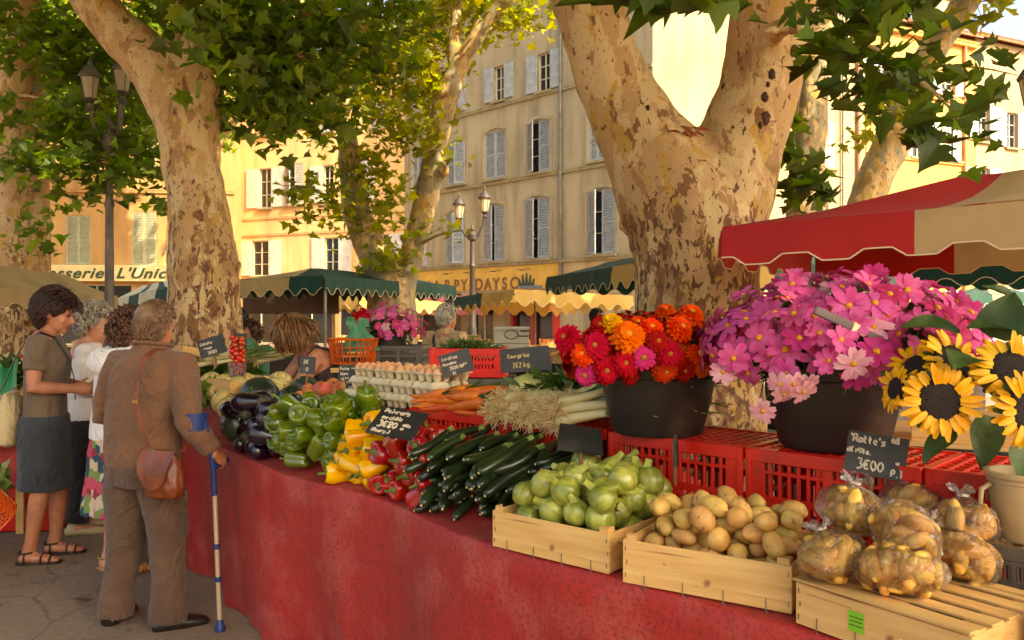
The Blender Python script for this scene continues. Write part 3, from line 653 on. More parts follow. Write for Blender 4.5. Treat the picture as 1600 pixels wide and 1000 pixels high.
# --- two trees on the right
d = 13
t5 = thing('plane_tree', 'upright pale plane trunk wrapped in leafy shoots right of the forked tree', 'tree', (W(1256,490,d).x, d, 0))
trunk('trunk', t5, [[(1250,640,70,d),(1254,480,60,d),(1258,330,54,d),(1262,240,54,d),(1268,150,50,d),(1272,80,48,d),(1278,0,44,d),(1290,-160,38,d)]], M_BARKP, .035, .03)
crown('crown', t5, [pc(1250,262,30,24,5.6,.15,14), pc(1255,300,34,22,5.6,.15,15), pc(1234,230,20,24,5.7,.1,8), pc(1238,190,10,30,6.2,.1,7), pc(1264,318,30,16,5.6,.1,10)], .15, M_LEAFN, hi=True, seed=61, sub=2, spread=.06)
twigs('branch', t5, [(W(1262,180,12.6), W(1240,230,5.7)), (W(1240,230,5.7), W(1262,318,5.6))], M_BARKP, .012)
crown('crown', t5, [((x, y, z), (2.2, 2.2, 1.3), n) for x, y, z, n in ((4,11,8.8,700),(5.5,9,8.4,600))], .36, M_LEAF, seed=63, keep=above, spread=.45)
d = 14
t6 = thing('plane_tree', 'grey plane trunk leaning right across the yellow house', 'tree', (W(1330,490,d).x, d, 0))
trunk('trunk', t6, [[(1322,640,74,d),(1330,480,62,d),(1346,340,54,d),(1366,280,54,d),(1392,225,56,d),(1404,195,60,d),(1414,165,52,d),(1438,115,46,d),(1466,65,44,d),(1498,20,42,d),(1540,-50,38,d),(1600,-180,32,d)]], M_BARKP, .035, .03, [(W(1390,200,d-.15), .2), (W(1415,210,d-.1), .13)])
crown('crown', t6, [pc(1360,175,20,20,13.5,.3,26), pc(1350,215,26,16,13.5,.3,20), pc(1375,160,22,12,13.5,.3,16), pc(1420,185,20,16,13.4,.2,20), pc(1330,225,14,10,13.5,.1,5), pc(1520,20,26,20,8,.3,14), pc(1545,30,20,16,8,.3,10)], .17, M_LEAFL, seed=71, sub=4, spread=.12)
twigs('branch', t6, [(W(1395,205,13.7), W(1345,225,13.5)), (W(1395,200,13.7), W(1370,160,13.5)), (W(1540,-60,13.7), W(1535,30,8))], M_BARKP, .015)

crown('crown', t6, [((x, y, z), (1.8, 1.8, 1.6), n) for x, y, z, n in ((10.2,9.3,8.2,700),(11.6,8.2,10,700),(9.2,11.5,8.4,600),(8.2,12.4,8.0,500),(13,7,11,600))], .4, M_LEAF, seed=73, keep=lambda P: (P[:,2] > 1.7+.40*P[:,1]) | (P[:,0] > .68*P[:,1]), spread=.45)  # unseen leaf clumps added towards the sun to shade the right-hand trunks
t8 = thing('plane_tree', 'tall plane tree added close to the ochre house to shade its front', 'tree', (-14.2, 35.0, 0))  # tree put in so that its crown shades the ochre house
trunk('trunk', t8, [[(272,600,30,35),(272,480,26,35),(275,300,24,35),(285,150,22,35),(300,-60,18,35)]], M_BARK2, .09, .05)
crown('crown', t8, [((x, y, z), (2.6, 2.4, 2.3), n) for x, y, z, n in ((-14,35,10.5,800),(-16.5,34.5,12,900),(-12.5,33.5,13,900),(-18.5,35,10.5,800),(-20.5,34,13,800),(-15,34,15.5,900),(-11,32,16.5,800),(-18,33,16.5,800),(-22.5,35,10.5,800),(-24,34,14,700))], .5, M_LEAF, seed=81, sub=24, spread=.5)
# ================================================================ the big stall in front
RZ = Matrix.Rotation(TH, 4, 'Z')
def bf(a):                                     # front edge of the table
    t = min(1, max(0, (a+1.0)/.9)); t = t*t*(3-2*t); return -.335-.155*t+max(0, -1.6-a)*.18
def zt(a, b):                                  # top of the cloth: low in front, raised towards the back
    k = min(1, max(0, (.12-a)/.25)); t = min(1, max(0, (b-bf(a)-.02)/.34)); t = t*t*(3-2*t)
    far = min(1, max(0, (-1.5-a)/.5))*min(1, max(0, (b+.02)/.5))*.2
    return .83+k*(.08*t)+far
A0, A1, BB = -4.4, 2.3, .62
M_CLOTH, cnt, cb = nmat('red_printed_cloth'); L = cnt.links
tc = nd(cnt, 'ShaderNodeTexCoord').outputs['Object']
cc = mixc(cnt, noise_fac(cnt, tc, 1.6, detail=4, lo=.3, hi=.7), rgb(186,43,30), rgb(166,36,28))
cc = mixc(cnt, noise_fac(cnt, tc, 5, detail=8, lo=.48, hi=.75), cc, rgb(190,84,70))
cc = mixc(cnt, noise_fac(cnt, tc, 90, detail=4, lo=.45, hi=.8), cc, rgb(110,24,30))
mp = nd(cnt, 'ShaderNodeMapping'); mp.inputs['Scale'].default_value = (1.0, 1.0, 1.0); L.new(tc, mp.inputs[0])
wn = nd(cnt, 'ShaderNodeTexNoise', Scale=38, Detail=3); L.new(tc, wn.inputs[0]); wv = mixc(cnt, .085, mp.outputs[0], wn.outputs['Color'])
vo = nd(cnt, 'ShaderNodeTexVoronoi', Scale=3.9); L.new(wv, vo.inputs[0])
r1 = nd(cnt, 'ShaderNodeMapRange'); r1.inputs['From Min'].default_value = .20; r1.inputs['From Max'].default_value = .13; L.new(vo.outputs['Distance'], r1.inputs[0])
sx = nd(cnt, 'ShaderNodeSeparateColor'); L.new(vo.outputs['Color'], sx.inputs[0])
r2 = nd(cnt, 'ShaderNodeMapRange'); r2.inputs['From Min'].default_value = .35; r2.inputs['From Max'].default_value = .39; L.new(sx.outputs[0], r2.inputs[0])
ml = nd(cnt, 'ShaderNodeMath', operation='MULTIPLY'); L.new(r1.outputs[0], ml.inputs[0]); L.new(r2.outputs[0], ml.inputs[1])
m2 = nd(cnt, 'ShaderNodeMath', operation='MULTIPLY'); L.new(ml.outputs[0], m2.inputs[0]); L.new(noise_fac(cnt, tc, 70, detail=3, lo=.46, hi=.58), m2.inputs[1])
cc = mixc(cnt, m2.outputs[0], cc, rgb(168,112,48))
L.new(cc, cb.inputs['Base Color']); cb.inputs['Roughness'].default_value = .62; cb.inputs['Sheen Weight'].default_value = .03
bn = nd(cnt, 'ShaderNodeBump', Strength=.25, Distance=.004); L.new(noise_fac(cnt, tc, 160, detail=3, lo=0, hi=1), bn.inputs['Height'])
b3 = nd(cnt, 'ShaderNodeBump', Strength=.5, Distance=.05); L.new(noise_fac(cnt, tc, 3.2, detail=4, lo=0, hi=1, stretch=(1,1,.45)), b3.inputs['Height']); L.new(bn.outputs[0], b3.inputs['Normal'])
L.new(b3.outputs[0], cb.inputs['Normal'])
st = thing('market_stall', 'long market stall table draped to the ground in faded red printed cloth', 'stall', S(-1, 0, 0))
Ms = Matrix.Translation(-V(st.location))
NA = 150
b = MB()
def clothpt(i, j):
    a = A0+(A1-A0)*i/NA
    top = [0,.004,.012,.03,.08,.16,.26,.36,.46,.55,.75,1.0]
    if j <= 13:                                 # drape, hem first
        t = j/14; z = .02+.795*t
        fo = (1-t)**.8*(.028*math.sin(a*4.3+.7)+.022*math.sin(a*9.1+2+t)+.03*noise.noise(V((a*2.1,t*1.5,3)))+.018*(1-2*abs(noise.noise(V((a*5.2+t*1.2,t*.8,8))))))+.008*math.sin(a*19+2*t)*(1-t)**1.5+.005*(1-2*abs(noise.noise(V((a*9-t*3,t*4,5)))))
        lean = .05*(1-t)*(1-t)
        return Ms @ S(a, bf(a)-.006+fo+lean*.4, z+.012*math.sin(a*3.1)*(1-t))
    k = top[j-14]; bb = bf(a)+(BB-bf(a))*k
    return Ms @ S(a, bb, zt(a, bb)-(.012 if j == 14 else .003 if j == 15 else 0)+.004*noise.noise(V((a*5, bb*5, 0))))
b.grid(lambda i, j: clothpt(round(i*NA), round(j*25)), NA, 25)
cl = obj('tablecloth', b, M_CLOTH, st, smooth=180)
b = MB()
for i in range(8):
    a = A0+.05+(A1-A0-.1)*i/7
    for bb in (bf(a)+.12, .55): b.bar(Ms @ S(a, bb, 0), Ms @ S(a, bb, .8), .04, .04)
b.bar(Ms @ S(A0, .55, .78), Ms @ S(A1, .55, .78), .04, .05); b.bar(Ms @ S(A0, .3, .76), Ms @ S(A1, -.2, .76), .04, .05)
obj('trestle', b, mat('trestle_wood', rgb(120,90,60), rough=.8), st, smooth=0)

# ---------------------------------------------------------------- heaps: every piece falls until it touches
def drop(n, sampler, spheres, zb, K=14, sq=.9, placed=None):
    pl = [] if placed is None else placed; out = []
    P = np.array([p for p in pl]) if pl else np.zeros((0, 4))
    for i in range(n):
        best = None
        for _ in range(K):
            a, bb, rot = sampler(i); sp = [(rot @ V(o), r) for o, r in spheres]
            z = -9
            for o, r in sp:
                z = max(z, zb(a+o.x, bb+o.y)+r-o.z)
                if len(P):
                    dd = (P[:, 0]-a-o.x)**2+(P[:, 1]-bb-o.y)**2; R2 = ((P[:, 3]+r)*sq)**2
                    m = dd < R2
                    if m.any(): z = max(z, float((P[m, 2]+np.sqrt(R2[m]-dd[m])).max())-o.z)
            if best is None or z < best[0]: best = (z, a, bb, rot, sp)
        z, a, bb, rot, sp = best
        P = np.concatenate([P, np.array([[a+o.x, bb+o.y, z+o.z, r] for o, r in sp])])
        out.append((V((a, bb, z)), rot))
    return out
def stallM(p, rot, s=1.0):
    if not hasattr(s, '__len__'): s = (s, s, s)
    return Matrix.Translation(S(*p)) @ RZ @ rot.to_4x4() @ Matrix.Diagonal((*s, 1))
def zrot(z, spin=0): return (V(z).normalized().to_track_quat('Z', 'Y').to_matrix() @ Matrix.Rotation(spin, 3, 'Z'))

# ---- vegetables
M_STEM = mat('pepper_stem', rgb(110,130,50), rgb(86,108,40), vs=40, rough=.55)
def make_pepper(name, m, seed, tall=1.0):
    ph = seed*1.3; nl = 3 if seed % 3 == 2 else 4
    def lob(an, r, z):
        k = 1+.085*math.cos(nl*an+ph)*min(1, r/.03)+.04*math.sin(an+seed)+.02*math.cos(9*an+seed)
        return r*k, z*tall+.0055*math.cos(nl*an+ph)*(r/.04)*(1 if z > .05 else -1)+.006*math.sin(an*1+seed*2)
    prof = [(.001,-.04),(.014,-.047),(.026,-.047),(.034,-.038),(.0375,-.022),(.0395,0),(.042,.02),(.043,.034),(.040,.046),(.033,.051),(.022,.049),(.012,.043),(.001,.040)]
    b = MB().lathe(prof, 32, lob=lob); o = obj(name, b, m, smooth=180)
    s = MB(); s.lathe([(.019,.0415*tall),(.016,.047*tall),(.0085,.051*tall),(.0058,.062*tall),(.0062,.075*tall),(.0072,.082*tall),(.001,.083*tall)], 10)
    obj('stem', s, M_STEM, o, smooth=60)
    return Kind(o)
gl = dict(rough=.18, coat=.55, bump=.05, bs=90)
M_PG = mat('green_pepper_skin', rgb(112,126,18), rgb(82,106,16), vs=14, rnd=((.485,.515),(.75,1.25)), **gl)
M_PY = mat('yellow_pepper_skin', rgb(250,190,8), rgb(244,168,4), vs=12, rnd=((.49,.51),(.9,1.1)), **gl)
M_PR = mat('red_pepper_skin', rgb(190,16,14), rgb(160,10,14), vs=12, rnd=((.495,.505),(.8,1.15)), **gl)
def rnd_face(front=1.0, up=.3, j=.7):
    return zrot((R.gauss(-.1, j), -front+R.gauss(0, j), up+R.gauss(0, j)), R.uniform(0, 6))
def samp(a0, a1, b0=None, b1=-.04, rot=None, bias=1.0):
    def f(i):
        a = R.uniform(a0, a1); lo = bf(a)+.045 if b0 is None else b0
        return a, lo+(b1-lo)*R.random()**bias, rot() if rot else rnd_face()
    return f
def heap(kinds, n, smp, r, label, cat, group, zb=zt, sq=.9, K=16, s=(.9, 1.12), placed=None):
    res = drop(n, smp, [((0,0,0), r)], zb, K, sq, placed)
    for i, (p, rot) in enumerate(res):
        kinds[i % len(kinds)].place(stallM(p, rot, R.uniform(*s)), label, cat, group)
    return res
ramp = lambda lo, hi, a0, a1: None
def zslope(k, c=0):                            # extra rise towards the back so that the heap banks up
    return lambda a, b: zt(a, b)+max(0, (b-bf(a)-c))*k
pg = [make_pepper('green_pepper', M_PG, i, t) for i, t in enumerate((1, 1.12, 1.3, .95))]
heap(pg, 66, samp(-1.86, -1.25, b1=.0), .041, 'glossy green pepper in the heap between the aubergines and the yellow peppers', 'green pepper', 'green peppers heaped on the stall', lambda a, b: zt(a,b)+max(0,b-bf(a))*(.18+.5*min(.4,max(0,-1.3-a))), K=5)
py_ = [make_pepper('yellow_pepper', M_PY, i+1, t) for i, t in enumerate((1, 1.08, .95))]
heap(py_, 32, samp(-1.25, -.97, b1=-.04), .041, 'bright yellow pepper in the heap beside the green peppers', 'yellow pepper', 'yellow peppers heaped on the stall', zslope(.06), K=7)
pr = [make_pepper('red_pepper', M_PR, i+2, t) for i, t in enumerate((1, 1.05, .95))]
heap(pr, 40, samp(-.97, -.60, b1=-.06, rot=lambda: rnd_face(1.2, .3, .55)), .041, 'shiny red pepper in the heap between yellow peppers and courgettes', 'red pepper', 'red peppers heaped on the stall', zslope(.05), K=7)
# aubergines
M_AUB = mat('aubergine_skin', rgb(22,12,24), rgb(34,16,34), vs=10, rough=.14, coat=.6)
M_CAL = mat('aubergine_calyx', rgb(70,60,44), rgb(50,52,34), vs=30, rough=.6)
ak = []
for sd in range(2):
    b = MB(); b.lathe([(.001,-.095),(.02,-.093),(.036,-.08),(.046,-.055),(.048,-.03),(.043,0),(.036,.03),(.03,.055),(.025,.075),(.018,.085),(.001,.088)], 24, lob=lambda an, r, z: (r*(1+.03*math.sin(an*2+sd)), z+.01*math.cos(an)*sd*(r/.04)))
    o = obj('aubergine', b, M_AUB, smooth=180); c = MB()
    c.lathe([(.031,.062),(.028,.076),(.018,.09),(.007,.094),(.006,.12),(.007,.124),(.001,.125)], 20, lob=lambda an, r, z: (r*1.06, z-(.014*abs(math.cos(2.5*an)) if z < .065 else 0)))
    obj('calyx', c, M_CAL, o, smooth=60); ak.append(Kind(o))
def drop_long(kinds, n, smp, spheres, label, cat, group, zb, sq=.9, K=14, s=(.9,1.1)):
    for i, (p, rot) in enumerate(drop(n, smp, spheres, zb, K, sq)):
        kinds[i % len(kinds)].place(stallM(p, rot, R.uniform(*s)), label, cat, group)
def lie(yaw, jit, pitch=0):                     # local z axis laid along the ground
    an = yaw+R.gauss(0, jit); return zrot((math.cos(an), math.sin(an), pitch+R.gauss(0, .08)), R.uniform(0, 6))
drop_long(ak, 19, samp(-2.36, -1.86, b1=-.09, rot=lambda: lie(R.choice((1.2, -1.7, .3, 2.6)), .5)), [((0,0,-.05),.044),((0,0,0),.042),((0,0,.05),.03)],
    'glossy black aubergine in the heap beside the old man\'s crutch', 'aubergine', 'aubergines heaped on the stall', lambda a, b: .835+max(0,b-bf(a)-.06)*.2, K=6)
# courgettes
M_COU = mat('courgette_skin', rgb(36,50,20), rgb(20,32,13), vs=30, rough=.34, coat=.25, rnd=((.49,.51),(.7,1.5)), stretch=(1,1,.1))
M_COUL = mat('courgette_end', rgb(132,146,70), rgb(104,124,52), vs=30, rough=.5)
M_SCAR = mat('courgette_scar', rgb(196,180,120), rough=.7)
ck = []
for sd in range(4):
    Lh = (.11,.125,.10,.14)[sd]; cv = (.012,-.02,.02,.008)[sd]; r = (.021,.023,.02,.022)[sd]
    ps = [(cv*(1-(2*t-1)**2), 0, -Lh+2*Lh*t) for t in (0,.03,.08,.2,.4,.6,.8,.94,1)]
    b = MB().tube(ps, [r*k for k in (.35,.7,.92,1.05,1.08,1.0,.88,.7,.62)], 12, ridge=.02); o = obj('courgette', b, M_COU, smooth=60)
    c = MB().tube([(0,0,Lh-.004),(.001,0,Lh+.012),(.003,.002,Lh+.032)], [r*.64,r*.52,r*.62], 6); obj('stalk', c, M_COUL, o, smooth=0)
    c = MB().tube([(0,0,-Lh-.001),(0,0,-Lh-.004)], [.006,.004], 8); obj('blossom_scar', c, M_SCAR, o)
    ck.append(Kind(o))
zs = [((0,0,-.075),.016),((0,0,-.025),.0185),((0,0,.025),.0185),((0,0,.075),.015)]
lab = ('dark green courgette in the pile between the red peppers and the round courgettes', 'courgette', 'courgettes piled on the stall')
drop_long(ck, 90, lambda i: (lambda a: (a, R.uniform(-.34 if a < -.2 else -.16, -.06), lie(1.5, .24, .30)))(R.uniform(-.62, -.06)), zs, *lab, zb=zslope(.04), K=6, s=(.72, .95))
drop_long(ck, 10, samp(-.66, -.40, b0=-.30, b1=-.24, rot=lambda: lie(2.6, .3, .1)), zs, *lab, zb=zslope(.18), K=8, s=(.7, .85))
# watermelons and melons
M_WM = mat('watermelon_rind', rgb(44,56,40), rgb(28,38,28), vs=7, rough=.3, coat=.25, lo=.42, hi=.58, rnd=((.49,.51),(.7,1.5)), stretch=(1,1,.2))
wk = []
for sd in range(2):
    b = MB().blob((0,0,0), (.115,.112,.108+.012*sd), 28, 18); o = obj('watermelon', b, M_WM, smooth=180)
    c = MB().tube([(0,0,.10),(.003,0,.118),(.012,0,.13)], [.007,.005,.004], 6); obj('stalk', c, M_COUL, o); wk.append(Kind(o))
for px, py, d, s, lb in ((405,621,4.7,1.02,'largest dark watermelon raised behind the aubergines'),(459,630,4.62,.86,'dark watermelon right of the largest one'),(372,664,4.45,.84,'grey green watermelon low beside the old man\'s sleeve'),(510,626,4.7,.78,'dull dark watermelon farthest right behind the green peppers'),(478,611,4.95,.78,'greener watermelon showing between the dark ones'),(420,655,4.55,.7,'watermelon low under the largest one')):
    p = W(px, py, d); wk[R.randint(0,1)].place(TRS(p, (R.uniform(-1,1), R.uniform(-1,1), R.uniform(0,6)), s), lb, 'watermelon', 'watermelons')
M_ML, n_, mb_ = nmat('melon_rind'); tc = nd(n_, 'ShaderNodeTexCoord').outputs['Object']
gr = nd(n_, 'ShaderNodeTexGradient', gradient_type='RADIAL'); n_.links.new(tc, gr.inputs[0])
mm = nd(n_, 'ShaderNodeMath', operation='MULTIPLY'); mm.inputs[1].default_value = 9; n_.links.new(gr.outputs['Fac'], mm.inputs[0])
fr = nd(n_, 'ShaderNodeMath', operation='PINGPONG'); fr.inputs[1].default_value = .5; n_.links.new(mm.outputs[0], fr.inputs[0])
mr = nd(n_, 'ShaderNodeMapRange'); mr.inputs['From Min'].default_value = .03; mr.inputs['From Max'].default_value = .08; n_.links.new(fr.outputs[0], mr.inputs[0])
c = mixc(n_, noise_fac(n_, tc, 30, detail=6, lo=.4, hi=.65), rgb(214,186,112), rgb(190,168,104))
n_.links.new(mixc(n_, mr.outputs[0], rgb(104,116,60), c), mb_.inputs['Base Color']); mb_.inputs['Roughness'].default_value = .55
b = MB().lathe([(.001,-.07),(.03,-.068),(.055,-.05),(.07,-.02),(.073,.01),(.066,.04),(.045,.062),(.02,.069),(.001,.066)], 36, lob=lambda an, r, z: (r*(1+.035*abs(math.cos(4.5*an))), z))
o = obj('melon', b, M_ML, smooth=180); c = MB().tube([(0,0,.062),(0,0,.08)], [.007,.005], 6); obj('stalk', c, M_COUL, o); mk = Kind(o)
for px, py, s, d in ((352,604,1,5.0),(372,610,1.08,4.9),(350,628,.95,4.75),(341,612,.9,4.9),(358,638,.9,4.7),(437,600,1.0,5.0),(433,608,1.05,4.95),(385,600,.9,5.1),(330,600,.95,5.0)):
    mk.place(TRS(W(px, py, d), (R.uniform(-1.2,1.2), R.uniform(-1.2,1.2), R.uniform(0,6)), s), 'pale ribbed melon beside and behind the watermelons', 'melon', 'melons')
# peaches behind the watermelons
M_PE = mat('peach_skin', rgb(206,84,52), rgb(226,150,82), vs=18, rough=.5, rnd=((.48,.52),(.8,1.1)))
b = MB().lathe([(.001,-.036),(.02,-.033),(.034,-.015),(.037,.005),(.03,.024),(.016,.033),(.006,.031),(.001,.026)], 20); o = obj('peach', b, M_PE, smooth=180)
c = MB().tube([(0,0,.026),(0,0,.038)], [.003,.003], 6); obj('stalk', c, M_CAL, o); pk = Kind(o)
wbox = lambda a, b: zt(a, b)+.06
for i, (p, rot) in enumerate(drop(34, samp(-2.2, -1.55, b0=.12, b1=.5, rot=lambda: zrot((R.gauss(0,1), R.gauss(0,1), .8), 0)), [((0,0,0),.036)], lambda a, b: 1.06+max(0, b-.12)*.25, 10)):
    pk.place(stallM(p, rot, R.uniform(.85,1.2)), 'red and yellow peach in the tray behind the dark watermelons', 'peach', 'peaches in the tray')

# ---------------------------------------------------------------- red plastic crates
M_RED = mat('red_plastic', rgb(214,36,16), rgb(194,26,12), vs=6, rough=.38, coat=.1, dirt=rgb(140,40,28), ds=5)
def red_crate(Lx=.5, D=.34, H=.31, m=None, name='plastic_crate', closed=True, nb=13):
    b = MB(); t = .012
    for y in (0, D):
        sg = -1 if y == 0 else 1
        b.box((0,y,H-.02), (Lx,.022,.04)); b.box((0,y,.025), (Lx,.018,.05))
        for x in (-Lx/2+.03, Lx/2-.03, 0): b.box((x,y,H/2), (.055 if x else .03,.016,H-.06))
        b.box((0,y,H*.52), (Lx-.06,.014,.022)); b.box((0,y,H*.78), (Lx-.06,.0135,.012))
        n = nb
        for i in range(n):
            x = -Lx/2+.075+(Lx-.15)*i/(n-1); b.box((x,y,H/2), (.010,.012,H-.07))
        for x in (-Lx/2+.008, Lx/2-.008): b.box((x,y+sg*.006,H/2), (.018,.014,H-.004))
    for x in (-Lx/2, Lx/2):
        b.box((x,D/2,H-.02), (.018,D-.024,.038)); b.box((x,D/2,.025), (.016,D-.02,.048)); b.box((x,D/2,H*.52), (.013,D-.02,.02))
        for i in range(8): b.box((x,.04+(D-.08)*i/7,H/2), (.011,.01,H-.07))
    if closed:
        for i in range(12): b.box((-Lx/2+.04+(Lx-.08)*i/11,D/2,H-.008), (.012,D-.03,.011))
        for i in range(7): b.box((0,.04+(D-.08)*i/6,H-.0085), (Lx-.03,.012,.010))
        b.box((0,D/2,H-.016), (Lx-.02,D-.02,.005))
    else: b.box((0,D/2,.012), (Lx-.02,D-.02,.008))
    return Kind(obj(name, b, m or M_RED, smooth=0, bevel=.0022))
rc = red_crate()
HC = 1.14-.83
for a, b0, dz, lb in ((-.84,.0,0,'red slotted plastic crate under the carrots'),(-.31,.01,0,'red slotted plastic crate under the spring onions'),(.235,.0,0,'red slotted plastic crate under the bucket of orange and red flowers'),(.745,.01,0,'red slotted plastic crate under the bucket of pink flowers'),(1.255,.02,0,'red slotted plastic crate beside the price slate, under the sunflowers'),(-1.37,.06,-.02,'red slotted plastic crate under the egg cartons')):
    rc.place(Matrix.Translation(S(a, b0, .834+dz)) @ RZ @ Matrix.Rotation(R.uniform(-.02,.02), 4, 'Z'), lb, 'crate', 'red plastic crates along the back of the table')

# ---------------------------------------------------------------- wooden crates
M_WOOD, wnt, wb = nmat('crate_poplar'); tcw = nd(wnt, 'ShaderNodeTexCoord').outputs['Object']
wc = mixc(wnt, noise_fac(wnt, tcw, 5, detail=6, lo=.35, hi=.65, stretch=(.5,4,9)), rgb(226,182,112), rgb(206,156,88))
wc = mixc(wnt, noise_fac(wnt, tcw, 9, detail=4, lo=.62, hi=.72, stretch=(.35,3,10)), wc, rgb(164,112,62))
wc = mixc(wnt, noise_fac(wnt, tcw, 7, detail=2, lo=.745, hi=.79), wc, rgb(138,88,48))
isl = nd(wnt, 'ShaderNodeNewGeometry').outputs['Random Per Island']; hv = nd(wnt, 'ShaderNodeHueSaturation'); mr = nd(wnt, 'ShaderNodeMapRange'); mr.inputs['To Min'].default_value = .82; mr.inputs['To Max'].default_value = 1.1
wnt.links.new(isl, mr.inputs[0]); wnt.links.new(mr.outputs[0], hv.inputs['Value']); wnt.links.new(wc, hv.inputs['Color']); wnt.links.new(hv.outputs[0], wb.inputs['Base Color']); wb.inputs['Roughness'].default_value = .7
bn = nd(wnt, 'ShaderNodeBump', Strength=.3, Distance=.003); wnt.links.new(noise_fac(wnt, tcw, 30, detail=5, lo=0, hi=1, stretch=(.4,3,6)), bn.inputs['Height']); wnt.links.new(bn.outputs[0], wb.inputs['Normal'])
M_STAPLE = mat('staple_wire', rgb(130,120,105), rough=.4, metal=.8)
def wood_crate(name, label, p, e, Lx, D, H, z, boards=1, inverted=False, tilt=0):
    """origin at the front left foot, x along the front"""
    rz = math.atan2(e[1], e[0]); o = thing(name, label, 'crate', (p[0], p[1], z), rz, 'wooden crates along the front of the table')
    b = MB(); t = .007; bh = H/boards
    for k in range(boards):
        zc = bh*(k+.5)
        for y in (t/2, D-t/2): b.box((Lx/2, y, zc), (Lx, t, bh-.005))
        for x in (t/2, Lx-t/2): b.box((x, D/2, zc+.0015), (t, D-2*t-.001, bh-.006))
    if inverted: b.box((Lx/2, .004, H+.006), (Lx+.004, .03, .006)); b.box((Lx/2, D-.02, H+.006), (Lx+.004, .03, .006))
    obj('side_boards', b, M_WOOD, o, smooth=0, bevel=.001)
    for x in (t, Lx-t):
        for y in (t, D-t):
            c = MB(); sx_, sy = (1 if x < Lx/2 else -1), (1 if y < D/2 else -1); hh = H+(.0 if inverted else .012)
            c.add([(x,y,0),(x+sx_*.03,y,0),(x,y+sy*.03,0),(x,y,hh),(x+sx_*.03,y,hh),(x,y+sy*.03,hh)], [(0,1,2),(3,5,4),(0,3,4,1),(1,4,5,2),(2,5,3,0)]); obj('corner_post', c, M_WOOD, o, smooth=0)
    f = MB(); n = 5 if not inverted else 5
    for i in range(n):
        w = D/n*.86 if not inverted else D/n*.66
        f.box((Lx/2, D*(i+.5)/n, .006 if not inverted else H+.0015), (Lx-2*t-.002 if not inverted else Lx-.004, w if not inverted else w, .005))
    if inverted:
        for x in (.03, Lx/2, Lx-.03): f.box((x, D/2, H-.005), (.05, D-.02, .006))
    obj('floor_slats', f, M_WOOD, o, smooth=0)
    for x in (.008, Lx-.008):
        s = MB()
        for k in range(3): s.box((x+.004*(k % 2), -.0008, H*(.2+.3*k)), (.0016, .0016, .012))
        obj('staples', s, M_STAPLE, o)
    for i in range(4):
        s = MB()
        x = Lx*(.14+.24*i); s.tube([(x,-.001,.03),(x+.001,-.003,.0),(x+.008,-.004,-.006)], .0012, 5); obj('wire_staple', s, M_STAPLE, o)
    return o
k1 = wood_crate('wooden_crate', 'thin wooden crate filled with round green courgettes', (-.06, 2.56), (.757,-.653), .43, .46, .115, .833)
k2 = wood_crate('wooden_crate', 'thin wooden crate filled with loose potatoes', (.295, 2.215), (.84,-.54), .44, .36, .118, .833)
k3 = wood_crate('wooden_crate', 'upturned slatted wooden crate carrying bags of small potatoes, green sticker on its front', (.655, 1.92), (.56,-.83), .40, .34, .10, .834, inverted=True)
k4 = wood_crate('wooden_crate', 'wooden crate cut off at the right edge of the table', (1.045, 1.655), (.6,-.8), .4, .34, .125, .834)
fl = MB(); fl.box((.155,-.0016,.052), (.036,.002,.044)); tag(obj('sticker', fl, mat('green_label_paper', rgb(128,190,40), rough=.5), k3, smooth=0), 'green produce sticker')
lm = mat('dark_ink', rgb(52,70,30), rough=.7)
def ink(rows, x0, y, z, m, parent, w=.03, name='lettering'):
    b = MB()
    for r in range(rows):
        x = x0
        while x < x0+w: l = R.uniform(.003,.008); b.box((x+l/2, y, z-r*.009), (l,.0006,.0022)); x += l+.002
    return obj(name, b, m, parent, smooth=0)
ink(3, .141, -.0031, .062, lm, k3)
fl = MB(); fl.box((.275,-.0016,.03), (.045,.002,.03), Matrix.Rotation(.15,3,'Y')); tag(obj('sticker', fl, mat('white_label_paper', rgb(225,215,200), rough=.5), k3, smooth=0), 'torn white paper sticker')
ink(3, .256, -.0031, .04, mat('grey_ink', rgb(120,110,100), rough=.7), k3, .036)
ink(1, .03, -.0008, .078, mat('faint_stamp_ink', rgb(176,138,84), rough=.7), k3, .11)

def crateM(o, p, rot, s=1.0):
    if not hasattr(s, '__len__'): s = (s, s, s)
    return Matrix.Translation(o.location) @ Euler(o.rotation_euler).to_matrix().to_4x4() @ Matrix.Translation(p) @ rot.to_4x4() @ Matrix.Diagonal((*s, 1))
# round courgettes
M_RC = mat('round_courgette_skin', rgb(168,170,76), rgb(118,130,44), vs=34, rough=.32, coat=.2, lo=.42, hi=.62, stretch=(1,1,.12), rnd=((.485,.51),(.8,1.15)), bump=.15, bs=120)
M_RCS = mat('round_courgette_stalk', rgb(160,162,70), rgb(136,142,52), vs=20, rough=.5)
rk = []
for sd in range(3):
    ph = sd*1.7
    b = MB().lathe([(.001,-.038),(.018,-.037),(.036,-.027),(.045,-.008),(.046,.008),(.039,.026),(.026,.037),(.014,.041),(.001,.042)], 30, lob=lambda an, r, z: (r*(1+.035*math.cos(8*an+ph)+.05*math.sin(an+ph)), z*1.08))
    o = obj('round_courgette', b, M_RC, smooth=180)
    bx, by = math.cos(ph)*.012, math.sin(ph)*.012
    c = MB().tube([(0,0,.036),(bx*.3,by*.3,.048),(bx,by,.060),(bx*1.4,by*1.4,.068)], [.023,.014,.0115,.0130], 7, ridge=.08); obj('stalk', c, M_RCS, o, smooth=30)
    rk.append(Kind(o))
def inbox(Lx, D, mg, rot, bias=1.0):
    return lambda i: (R.uniform(mg, Lx-mg), mg+(D-2*mg)*R.random()**bias, rot())
up = lambda: zrot((R.gauss(0,.6), R.gauss(-.15,.6), 1.0), R.uniform(0,6))
